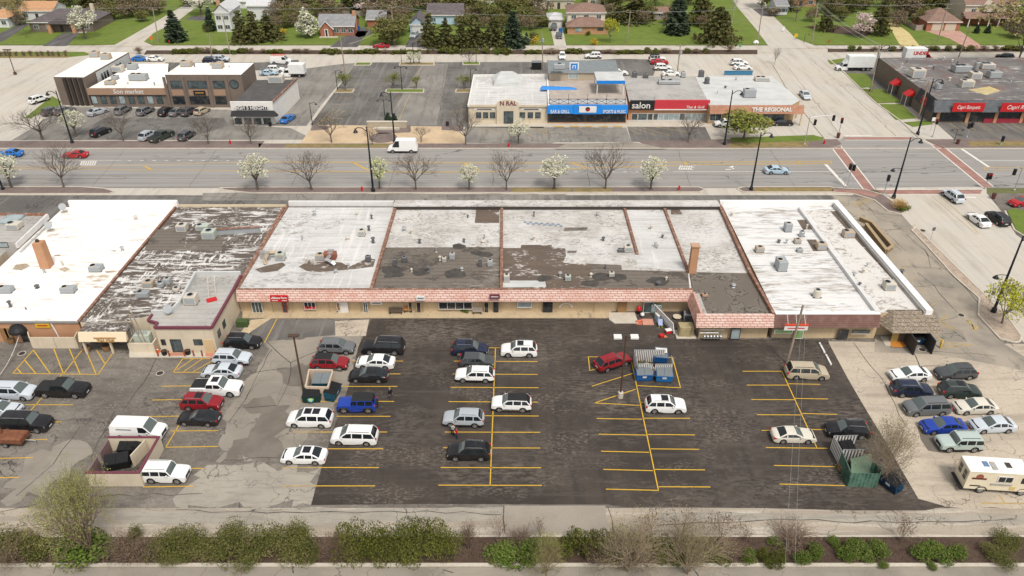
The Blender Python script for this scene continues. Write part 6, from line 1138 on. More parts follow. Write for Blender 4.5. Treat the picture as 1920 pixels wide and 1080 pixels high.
def twiggy(seed,w,h,m=None,leaf=None,nl=2,n=26,nm='shrub',ls=.09):
 rg=random.Random(seed);t=empty(nm,(0,0,0));b=MB();tips=[]
 for k in range(n):
  a=rg.uniform(0,6.28);tl=rg.uniform(.05,.62);d=Vector((math.cos(a)*tl,math.sin(a)*tl,1)).normalized()
  branches(b,Vector((rg.uniform(-.12,.12)*w,rg.uniform(-.1,.1)*w,0)),d,h*rg.uniform(.5,.75),.02,2,rg,.05,.5,(0,0,4,3),tips,.008,(3,3,3,3,3))
 b.build('stems',m or M_twig,t)
 if leaf:
  f=MB()
  for q in tips:leaves(f,q,(.16,.16,.14),nl,ls,rg,0)
  f.build('foliage',leaf,t)
 return t
TP={}
TP['bare']=[(bare(s,8,2.2,(7,4,4,3),.95),8.0,7.0) for s in (3,8,15)]
TP['blos']=[(clumpy(s,6,1.95,1.6,M_blos,40,24,.12,clump=.27),6.0,4.0) for s in (1,2,7)];TP['gblos']=[(clumpy(5,6,1.7,1.5,M_gblos,36,24,.13,clump=.28),6.0,3.5)];TP['blcone']=[(clumpy(4,9,3.0,.4,M_blos,70,30,.26,cone=.75),9.0,6.2)]
TP['pink']=[(clumpy(6,7,2.6,.8,M_pinkb,34,28,.2,nm='flowering_tree'),7.0,5.2)];TP['bud']=[(bare(s,5,1.5,(6,4,4,3),.75,leaf=M_bud,nl=3,ls=.15,minr=.012,nm='young_tree'),5.0,4.2) for s in (21,22)];TP['ybud']=[(bare(25,5,1.4,(7,4,4,3),.9,leaf=M_ybud,nl=5,ls=.15,minr=.012,nm='young_tree'),5.0,5.2)]
TP['green']=[(clumpy(9,7,3.4,2.4,M_bud,30,40,.25,nm='leafy_tree'),7.0,7.0)];TP['spruce']=[(conifer(s,11,3.1,M_spr),11.0,6.2) for s in (31,32)];TP['pine']=[(conifer(s,10,3.9,M_pine,.8,.05,11,12,.48,.38,'pine_tree',.22),10.0,8.2) for s in (35,36)];TP['lowpine']=[(conifer(38,8,5.2,M_pine,.4,-.05,10,15,.5,.32,'pine_tree',.25),8.0,10.6)]
TP['arbor']=[(conifer(41,5,.95,M_spr,.1,-.4,13,9,.25,.1,'arborvitae',.25),5.0,2.2)];TP['brown']=[(clumpy(s,9,4.0,.8,M_brownt,52,26,.26,nm='budding_tree',clump=.3),9.0,8.2) for s in (51,52)];TP['olive']=[(clumpy(s,9,3.9,.8,M_olive,52,28,.28,nm='leafy_tree',clump=.3),9.0,8.0) for s in (53,54)]
TP['tall']=[(bare(61,14,4.0,(7,5,4,4),.8,leaf=M_hz3,nl=9,ls=.2,nm='budding_tree',minr=.02),14.0,13.0)];TP['birch']=[(bare(62,12,3.5,(5,4,4,3),.55,m=M_bark2,nm='bare_tree',up=.6),12.0,7.0)];TP['haze']=[(bare(66,6.2,.5,(12,5,4,4),.95,m=M_twig,leaf=M_hz2,nl=15,ls=.05,up=.35,minr=.007,nm='budding_tree'),6.2,5.6)];TP['scrub']=[(bare(68,5.5,.4,(7,4,4,3),.7,m=M_ptwig,leaf=M_haze,nl=2,ls=.06,minr=.011,nm='bare_tree',multi=3),5.5,4.5)]
TP['shrub']=[(shrub(s,2.2,1.6,1.5,M_shr,1500,.075),1.5,2.2) for s in (71,72)];TP['grn']=[(shrub(s,1.6,1.3,1.0,M_grn,700,.085,lumps=7),1.0,1.6) for s in (74,75)];TP['dry']=[(twiggy(s,1.6,1.4,leaf=M_dryl,nl=2),1.4,1.6) for s in (77,78)];TP['twig']=[(twiggy(81,1.8,2.6,leaf=M_dryl,nl=1,n=14,nm='bare_shrub'),2.6,2.6)];TP['hedge']=[(shrub(83,4.2,1.3,1.2,M_hed,1500,.13,'hedge',14,True,True),1.2,4.2)];TP['bighedge']=[(shrub(84,11,3.0,1.9,M_hed,16000,.062,'hedge',60,True,True),1.9,11.0)];TP['nshrub']=[(shrub(s,4.2,3,1.8,M_shr,5200,.055,lumps=13),0,0) for s in (91,92,95)];TP['ngrn']=[(shrub(s,2.2,1.8,1.1,M_grn,2200,.05,lumps=9),0,0) for s in (93,94)];TP['nhedge']=[(shrub(97,4.6,1.6,1.4,M_hed,5200,.055,'hedge',20,True,True),0,0)];TP['ndry']=[(twiggy(s,2.4,1.6,leaf=M_dryl,nl=1,n=44,ls=.045),0,0) for s in (98,99)];TP['fors']=[(shrub(86,2,1.6,1.7,M_fors,500,.11),1.7,2.0)];TP['grass']=[(twiggy(88,1.4,1.3,m=mat('dry_grass_blades',(.45,.3,.12),.9),n=60,nm='ornamental_grass'),1.3,1.6)]
for k_ in TP:
 for i_,q_ in enumerate(TP[k_]):
  vs=[v.co for ch in q_[0].children for v in ch.data.vertices];r_=sorted(max(abs(v.x),abs(v.y)) for v in vs);xs_=sorted(v.x for v in vs)
  TP[k_][i_]=(q_[0],sorted(v.z for v in vs)[int(len(vs)*.995)],xs_[int(len(vs)*.99)]-xs_[int(len(vs)*.01)])
TCNT={}
D0={'hedge':1.3,'bighedge':3.0,'nhedge':1.6}
LOWK={'shrub','grn','dry','hedge','bighedge','nshrub','ngrn','nhedge','ndry'}
def plant(kind,px,yb,yt,label,wpx=None,group=None,z=0.0,name=None):
 """px, yb = foot of the plant, yt = its top, all sighted in the photo"""
 i=TCNT.get(kind,0);TCNT[kind]=i+1;src,h0,w0=TP[kind][i%len(TP[kind])]
 p=P(px,yb,z);low=kind in LOWK and wpx;wd=(wpx or 0)*MPP(yb)
 if low:      # a rounded mass: part of what the photo shows above its foot is its depth
  d=min(wd*.8,2.9 if 'dry' not in kind else 1.8);yc=p.y+d*.42;h=max((W(px,yt,yc+d*.22)[1]-z),(.5 if kind[0]=='n' or kind=='bighedge' else .35)*min(wd,2.2),1.1 if yb<110 else .35);p=Vector((p.x*yc/p.y,yc,z))
 else:h=max(W(px,yt,p.y)[1]-z,.3)
 o=copy_tree(src);o.name=name or src.name.split('.')[0];s=h/h0;sx=s if not wpx else wd/w0
 sy=(d/D0[kind] if kind in D0 else sx) if low else sx
 o.location=p;o.scale=(sx,sy,s);o.rotation_euler[2]=(i*2.4)%6.28 if kind not in D0 else (i%2)*math.pi
 cat='tree' if 'tree' in o.name or 'arbor' in o.name else ('grass' if 'grass' in o.name else ('hedge' if 'hedge' in o.name else 'shrub'))
 return tag(o,label,cat,group)
GS='street trees along the road'
for a in (('blos',22,352,288,'white blossom tree at the left edge of the near tree strip',52),('bare',120,352,274,'bare spreading tree second on the near tree strip, above the white roof',90),('blos',484,357,290,'creamy white blossom tree above the stucco addition, left of a bare tree',50),('bare',585,357,283,'bare tree on the near strip left of the tall lamp post',84),('gblos',712,355,296,'greenish white blossom tree just right of the tall lamp post',34),('bare',780,357,286,'bare tree on the near strip between the greenish and the small blossom trees',72),('blos',880,357,309,'smallest white blossom tree of the near strip',36),('bare',950,357,286,'bare tree on the near strip at the middle of the photo',72),('blos',1039,355,292,'white blossom tree on the near strip left of the widest bare tree',50),('bare',1135,355,270,'widest bare tree on the near strip, standing between two white blossom trees',84),('blos',1220,356,295,'white blossom tree nearest the crossroads on the near strip',46),
('bare',80,262,203,'bare spreading tree before the parked cars, left of the blue lamp post',96),('blos',143,256,207,'white blossom tree beside the blue lamp post across the road',40),('bare',232,265,206,'bare tree in front of the low salon building',66),('bare',391,271,212,'bare tree before the round window block',50),('bare',471,271,222,'bare tree in front of the white walled bar',48),('bare',622,268,208,'bare tree on the left part of the tan plaza',66),('bare',698,272,236,'small bare tree beside the black lamp post on the plaza',34),('bare',790,268,236,'slender bare tree on the right part of the tan plaza',30),('bare',873,272,204,'bare tree in front of the cream restaurant corner',62),('blos',972,270,224,'pale blossom tree in front of the cream restaurant',34),('bare',1290,268,208,'bare tree in front of the crimson fascia',52),('green',1394,262,208,'leafy green tree in front of the corner cafe',82)):
 plant(a[0],a[1],a[2],a[3],a[4],a[5],GS)
for a in (('bud',648,171,134,'young budding tree in the left end island of the empty lot',28),('bud',737,167,137,'young budding tree left of the lamp in the middle island',24),('bud',781,167,142,'young budding tree right of the lamp in the middle island',22),('bud',870,168,140,'young budding tree beside the white roofed cream restaurant',22),('blos',770,121,97,'pale twiggy blossom shrub left of the lamp in the rear island',16),('blos',786,120,97,'white blossom shrub right of the lamp in the rear island',16),('bare',880,119,92,'bare twiggy shrub tree in the rear right island',26),('arbor',728,233,212,'dark green clipped evergreen left of the plaza lamp',14),('arbor',740,233,213,'dark green clipped evergreen right of the plaza lamp',12),('bare',1452,121,88,'slim bare tree on the corner beside the side street',18),('ybud',1878,607,534,'young yellow green tree on the stone island',66),('scrub',1650,905,788,'scrubby half bare tree rising from the green fence enclosure',84),('haze',172,1040,890,'pale green budding tree in the planting bed at the lower left',132)):
 plant(*a[:6])
GB='trees around the houses'
for a in (('tall',49,70,-20,'tall thin trunked tree left of the ranch house',40),('blos',161,73,12,'white blossom tree on the lawn of the ranch house',44),('spruce',331,77,20,'single dark spruce on the corner lawn',36),('blos',378,28,-14,'white blossom tree at the top edge beside the sloping side street',48),('arbor',397,58,14,'tall columnar evergreen left of the grey gabled house',16),('pine',455,80,20,'left of two wide pines beside the grey gabled house',38),('pine',478,80,22,'right of two wide pines beside the grey gabled house',40),('pine',505,74,30,'loose pine behind the yellow forsythia',54),('blcone',577,70,15,'conical white blossom tree beside the red brick cottage',36),('olive',735,84,34,'dense olive tree between the two garages by the red sports car',60),('pine',806,88,26,'first evergreen of the row right of the light blue garage',38),('pine',836,89,40,'second evergreen of the row, in front of the dark roofed house',46),('pine',866,89,44,'third evergreen of the row with a paler olive crown',40),('pine',890,88,28,'fourth evergreen of the row, broad and tall',48),('pine',926,88,30,'fifth evergreen of the row',46),('spruce',962,87,22,'last and darkest evergreen of the row, by the open lawn',44),('ybud',1143,80,33,'yellow flowering tree at the corner of the split level house',28),('pine',1190,40,-16,'broad dark evergreen above the white vinyl fence',66),('spruce',1268,63,-20,'tall green conifer on the lawn right of the weathered shed',42),('pine',1312,44,-24,'dark brown green conifer behind the low spreading pine',44),('lowpine',1342,80,14,'low spreading pine on the right half of the wide lawn',74),('birch',1371,50,-30,'white trunked bare tree beside the side street',34),('olive',1428,14,-30,'olive shrub mass at the top edge right of the side street',40),('bare',1492,40,-22,'leaning thick trunked bare tree right of the side street',40),('pine',1546,58,-4,'dark evergreen behind the leaning utility pole',30),('pink',1613,70,24,'pink magnolia on the lawn',34),('pine',1646,66,-14,'large dark evergreen beside the pink magnolia',36),('brown',1690,30,-20,'brown budding tree above the cream shed',50),('tall',1902,132,-18,'tall budding tree in front of the large house at the right edge',170),('olive',1742,20,-30,'dark green tree mass behind the hipped garage',70),('olive',1792,14,-30,'green tree behind the large two storey house',50),('arbor',1830,62,46,'small dark evergreen at the left of the columned porch',10),('arbor',1851,62,47,'small dark evergreen at the right of the columned porch',10)):
 plant(*a[:6],group=GB,z=.06)
ORD='first second third fourth fifth sixth seventh eighth ninth tenth eleventh twelfth thirteenth fourteenth fifteenth sixteenth seventeenth eighteenth nineteenth twentieth'.split()
def ordn(i):return ORD[i] if i<20 else ('twenty-'+ORD[i-20] if i<29 else ('thirtieth' if i==29 else 'thirty-'+ORD[i-30]))
rg=random.Random(5)
back=[(15,22,'pink'),(50,14,'brown'),(92,9,'olive'),(132,10,'olive'),(170,12,'pine'),(205,14,'brown'),(240,15,'brown'),(272,17,'brown'),(405,6,'olive'),(520,26,'brown'),(548,24,'brown'),(585,20,'olive'),(610,18,'brown'),(645,20,'arbor'),(662,22,'pine'),(684,24,'pink'),(712,22,'brown'),(740,30,'brown'),(770,22,'brown'),(800,18,'brown'),(830,18,'brown'),(860,22,'olive'),(885,24,'olive'),(912,26,'blos'),(948,28,'olive'),(980,30,'olive'),(1012,34,'brown'),(1150,18,'olive'),(1228,10,'brown'),(1290,8,'olive'),(1560,22,'olive'),(1590,24,'olive'),(1665,14,'brown'),(1720,24,'olive'),(1772,26,'olive'),(1530,6,'brown')]
ADJ={'pink': 'pink flowering','brown': 'brownish bare crowned','olive': 'olive green','pine': 'dark pine','arbor': 'columnar dark evergreen','blos': 'white blossoming'}
mid=[(30,34,'pink',30),(12,30,'brown',40),(64,22,'olive',30),(190,32,'brown',36),(215,26,'olive',40),(250,30,'brown',44),(283,28,'brown',40),(356,12,'olive',30),(520,40,'brown',40),(545,44,'olive',36),(560,34,'brown',40),(600,30,'olive',30),(625,30,'brown',36),(662,40,'arbor',12),(700,36,'brown',36),(725,46,'brown',40),(745,42,'brown',36),(748,66,'olive',44),(760,34,'brown',30),(880,40,'brown',40),(905,40,'olive',40),(930,38,'olive',36),(950,46,'pine',40),(985,44,'olive',36),(1010,42,'brown',30),(1000,76,'olive',18),(1160,44,'pine',36),(1215,34,'olive',30),(1255,30,'brown',30),(1325,36,'pine',40),(1355,44,'olive',30),(1450,30,'brown',24),(1480,20,'pine',30),(1560,26,'brown',34),(1600,22,'brown',36),(1622,18,'olive',30),(1662,40,'brown',30),(1680,50,'brown',26),(1705,34,'brown',40),(1730,40,'olive',36),(1900,70,'brown',40),(1918,60,'brown',40)]
more=[(40,46,'brown'),(205,38,'olive'),(235,34,'brown'),(268,40,'olive'),(300,24,'brown'),(520,56,'brown'),(536,52,'olive'),(552,50,'brown'),(610,40,'brown'),(645,36,'brown'),(690,32,'brown'),(722,60,'olive'),(752,50,'brown'),(870,48,'olive'),(908,52,'brown'),(940,54,'olive'),(975,50,'brown'),(992,56,'brown'),(1014,52,'olive'),(1145,34,'brown'),(1205,46,'brown'),(1250,44,'brown'),(1290,48,'olive'),(1320,52,'brown'),(1350,54,'brown'),(1520,40,'brown'),(1575,40,'olive'),(1655,36,'brown'),(1685,44,'brown'),(1722,48,'olive'),(1810,32,'brown'),(1890,48,'brown')]
for i,(x,y,k) in enumerate(more):plant(k,x,y,y-rg.uniform(20,30),f'{ADJ[k]} sapling among the back gardens, {ordn(i)} from the left',rg.uniform(22,32),'saplings in the back gardens',.06)
for i,(x,y,k,w_) in enumerate(sorted(mid)):plant(k,x,y,y-rg.uniform(.7,.95)*w_ if k!='arbor' else y-26,f'{ADJ[k]} tree among the house gardens, '+(f'{ordn(i)} from the left' if i<22 else f'{ordn(len(mid) - 1 - i)} from the right'),w_,'trees in the house gardens',.06)
for i,(x,y,k) in enumerate(sorted(back)):
 plant(k,x,y,y-rg.uniform(34,46) if k!='arbor' else y-30,f'{ADJ[k]} tree, {ordn(i)} from the left in the belt behind the houses',rg.uniform(40,56) if k!='arbor' else 14,'belt of trees behind the houses',.06)
for i in range(26):     # woodland beyond, reaching above the frame
 k=('brown','olive','brown','pine')[i%4];src,h0,w0=TP[k][i%len(TP[k])];o=copy_tree(src);o.name=src.name.split('.')[0];s=rg.uniform(1.0,1.5);o.scale=(s*1.1,s,s);o.location=(-200+i*16+rg.uniform(-3,3),312+rg.uniform(-8,14),0);tag(o,f'{ADJ[k]} tree, {ordn(i)} from the left along the far woodland edge','tree','woodland beyond the houses')
# back hedge row
GH='shrubs of the hedge along the back street'
row=[('dry',262,102,88,14),('hedge',345,102,89,42),('shrub',372,101,88,18),('dry',390,101,88,16),('shrub',405,101,90,16),('grn',424,102,93,22),('grn',440,102,95,18),('hedge',455,101,90,22),('dry',472,101,90,14),('dry',494,100,91,14),('hedge',516,101,95,32),('dry',552,100,91,14),('dry',562,100,92,12),('dry',575,101,90,14),('hedge',618,103,91,36),('shrub',636,102,92,12),('shrub',654,102,92,16),('hedge',672,102,92,18),('hedge',695,102,92,34),('dry',722,101,92,12),('hedge',756,102,92,44),('shrub',785,102,92,14),('shrub',802,101,91,8),('hedge',842,102,89,40),('hedge',880,102,89,36),('shrub',913,102,89,22),('grn',930,103,91,16),('hedge',945,103,90,30),('hedge',998,102,93,32),('dry',1035,101,93,34),('hedge',1076,102,91,36),('shrub',1105,102,92,20),('dry',1140,101,93,20),('hedge',1178,102,94,52),('shrub',1213,101,88,14),('grn',1230,101,90,12),('dry',1248,100,90,20),('shrub',1290,100,89,14),('dry',1305,100,90,16),('shrub',1322,100,90,14),('dry',1368,98,85,14)]
KA={'dry': 'dry twiggy brown shrub','hedge': 'clipped olive hedge block','shrub': 'loose green shrub','grn': 'bright green rounded shrub'}
for i,(k,x,y,t_,w_) in enumerate(row):plant(k,x,y,t_,f'{KA[k]}, {ordn(i)} from the left'+' of the back street hedge row',w_,GH,.1) if i<39 else plant(k,x,y,t_,'dry shrub at the right end'+' of the long back street hedge row',w_,GH,.1)
row2=[('grn',1595,96,84,16),('shrub',1612,95,87,12),('dry',1640,96,88,16),('shrub',1672,96,86,18),('shrub',1695,96,85,18),('grn',1710,95,85,12),('dry',1730,96,85,18),('shrub',1752,96,85,20),('shrub',1775,96,84,20),('shrub',1800,96,84,22),('shrub',1820,96,83,18),('dry',1845,95,85,18),('dry',1865,95,85,16),('hedge',1900,96,86,40)]
for i,(k,x,y,t_,w_) in enumerate(row2):plant(k,x,y,t_,f'{KA[k]}, {ordn(i)} from the left in the hedge behind the banquet hall',w_,'shrubs behind the banquet hall',.1)
for i,x in enumerate((2,12,20,31,46,58,71,80,92,101,111,124)):plant('dry',x,106,96-(i%3),f'reddish brown shrub, {ordn(i)} from the left edge beside the pale lot',9,'shrub row beside the pale lot',.02)
for a in (('fors',450,76,68,'yellow forsythia left of two under the wide pines',12),('fors',464,77,69,'yellow forsythia right of two under the wide pines',16),('fors',531,64,54,'large yellow forsythia left of the blossom cone',14),('fors',1115,84,71,'yellow bush on the front lawn of the split level house',13),('fors',1002,82,68,'yellow brown bush left of the concrete driveway',14),('shrub',388,60,44,'rounded clipped bush beside the grey gabled house',22),('grn',1066,63,52,'dark round bush at the left corner of the split level house',14),('grn',1102,67,57,'dark round bush at the door of the split level house',10),('spruce',987,82,61,'small dark conifer left of the concrete driveway',13),('grass',1684,392,374,'tall tan ornamental grass on the corner island',30),('grn',1692,397,387,'low green plant under the tan ornamental grass',28),('grn',872,587,580,'green plant against the shop wall under the black windows',16)):plant(*a[:6],z=.06)
# near planting bed
GN='shrubs in the near planting bed'
near_=[('shrub',20,1048,985,90),('shrub',80,1050,990,80),('dry',40,1052,1000,70),('grn',165,1052,1000,100),('shrub',262,1015,978,34),('dry',235,1045,1000,70),('dry',275,1050,1005,60),('shrub',330,1046,985,78),('shrub',385,1045,985,74),('shrub',440,1048,982,84),('shrub',505,1042,976,96),('shrub',565,1040,974,80),('shrub',345,1058,1020,60),('shrub',480,1056,1010,70),('shrub',560,1054,1012,70),('shrub',592,1050,1018,26),('dry',628,1052,985,44),('dry',652,1052,990,40),('dry',880,1030,970,44),('twig',935,1022,968,40),('dry',975,1022,982,46),('twig',1012,1015,975,36),('grn',950,1056,1012,66),('grn',990,1054,1006,50),('haze',1024,1078,1010,60),('hedge',1105,1046,980,90),('shrub',1165,1050,990,80),('dry',1130,1058,1010,80),('hedge',1240,1050,1000,100),('hedge',1310,1050,1000,100),('shrub',1270,1058,1022,80),('dry',1190,1058,1000,70),('dry',1360,1052,1005,60),('scrub',1178,1072,985,120),('scrub',1290,1076,992,115),('twig',1215,1020,958,70),('twig',1270,1020,962,90),('twig',1350,1018,962,70),('twig',1395,1012,985,40),('grn',1400,1050,1020,30),('hedge',1440,1058,1020,44),('grn',1450,1016,998,24),('grn',1500,1056,1024,28),('grn',1525,1042,1010,30),('dry',1480,1012,992,70),('grn',1560,1018,1002,24),('grn',1592,1035,1002,32),('grn',1606,1045,1012,44),('grn',1585,1050,1015,36),('grn',1642,1036,1010,36),('grn',1652,1058,1045,18),('twig',1688,1015,975,60),('grn',1725,1045,1020,40),('grn',1750,1048,1022,46),('grn',1790,1045,1024,36),('grn',1745,1060,1048,18),('shrub',1862,1062,1020,58),('shrub',1872,1025,992,52),('shrub',1898,1024,998,30)]
near=[({'shrub': 'nshrub','grn': 'ngrn','hedge': 'nhedge','dry': 'ndry'}.get(q[0],q[0]),)+q[1:] for q in near_]
KA.update({'nshrub': 'loose green shrub','ngrn': 'bright green rounded shrub','nhedge': 'dense olive hedge mound','ndry': 'dry twiggy brown shrub','twig': 'leafless twiggy shrub','haze': 'pale yellow green budding bush','scrub': 'spreading bare thorny shrub'})
nn_=0
for i,(k,x,y,t_,w_) in enumerate(sorted(near,key=lambda q:q[1])):
 lab=f'{KA[k]} in the near planting bed, '
 far=i<30
 lab+=f'{ordn(i)} from the left edge' if far else f'{ordn(len(near) - 1 - i)} from the right edge'
 plant(k,x,y+(9 if k[0]=='n' else 0),t_+(8 if k[0]=='n' else 0),lab,w_*(1.12 if k[0]=='n' else 1),GN,.09)
plant('bighedge',753,1064,974,'big dense clipped hedge in the near planting bed',226,None,.09)
for a in ((620,262),(698,262),(790,262)):pass
for v in TP.values():
 for s in v:drop(s[0])
# ================================================================== ROOFTOP EQUIPMENT
M_hv=plain('hvac_beige',(.55,.50,.42),.5);M_hg=plain('hvac_grey',(.33,.35,.36),.5);M_hgr=plain('hvac_green',(.42,.47,.40),.5);M_hd=plain('hvac_dark',(.11,.11,.115),.5);M_ht=plain('hvac_tan',(.44,.35,.25),.55);M_bstuc=MATS['cream_stucco']
def at(name,px,py,z=0,rz=0,label=None,cat=None,group=None):p=P(px,py,z);return empty(name,(p.x,p.y,z),rz,label,cat,group)
def hvac(px,py,z,label,w=1.3,d=1.2,h=1.1,m=None,kind='cube',rz=0,group='rooftop units'):
 m=m or M_hv;t=at('rooftop_unit',px,py,z+.01,rz,label,'air conditioner',group)
 b=MB()
 if kind=='round':b.lathe(0,d/2,[(w*.5,.12),(w*.5,h*.94),(w*.45,h)],16)
 else:b.cbox(-w/2,w/2,0,d,.14,h,.04)
 b.build('casing',m,t);b=MB();b.box(-w/2-.08,w/2+.08,.08,d*.25,0,.14);b.box(-w/2-.08,w/2+.08,d*.75,d-.08,0,.14);b.build('rail',M_hd,t)
 fx=[0] if kind!='long' else ([-w*.28,w*.05] if w>2.8 else [-w*.24])
 for x in fx:b=MB();r=min(d,w)*.34;b.tube([(x,d/2,h),(x,d/2,h+.1)],r,14);f=b.build('fan',M_hg if m is not M_hg else M_hv,t);bpart(f,'fan_guard',M_under,'tube',[(x,d/2,h+.09),(x,d/2,h+.115)],r*.82,14)
 if kind!='round':bpart(t,'coil_panel',M_hd if m in (M_hd,) else M_hg,'box',-w*.42,w*.42,-.02,.01,.3,h*.82)
 if t.location.y<120:t.scale=(.8,.8,.8)
 return t
def vent(px,py,z,label,h=.6,r=.13,m=None,cap=True):
 t=at('roof_vent',px,py,z+.005,0,label,'vent','roof vents');bpart(t,'pipe',m or M_galv,'lathe',0,0,[(r*1.6,0),(r,.08),(r,h)],9)
 if cap:bpart(t,'cap',m or M_galv,'lathe',0,0,[(r*.9,h),(r*1.9,h+.02),(r*1.5,h+.14),(.03,h+.2)],9)
 return t
Z1=3.25;Z2=ZR
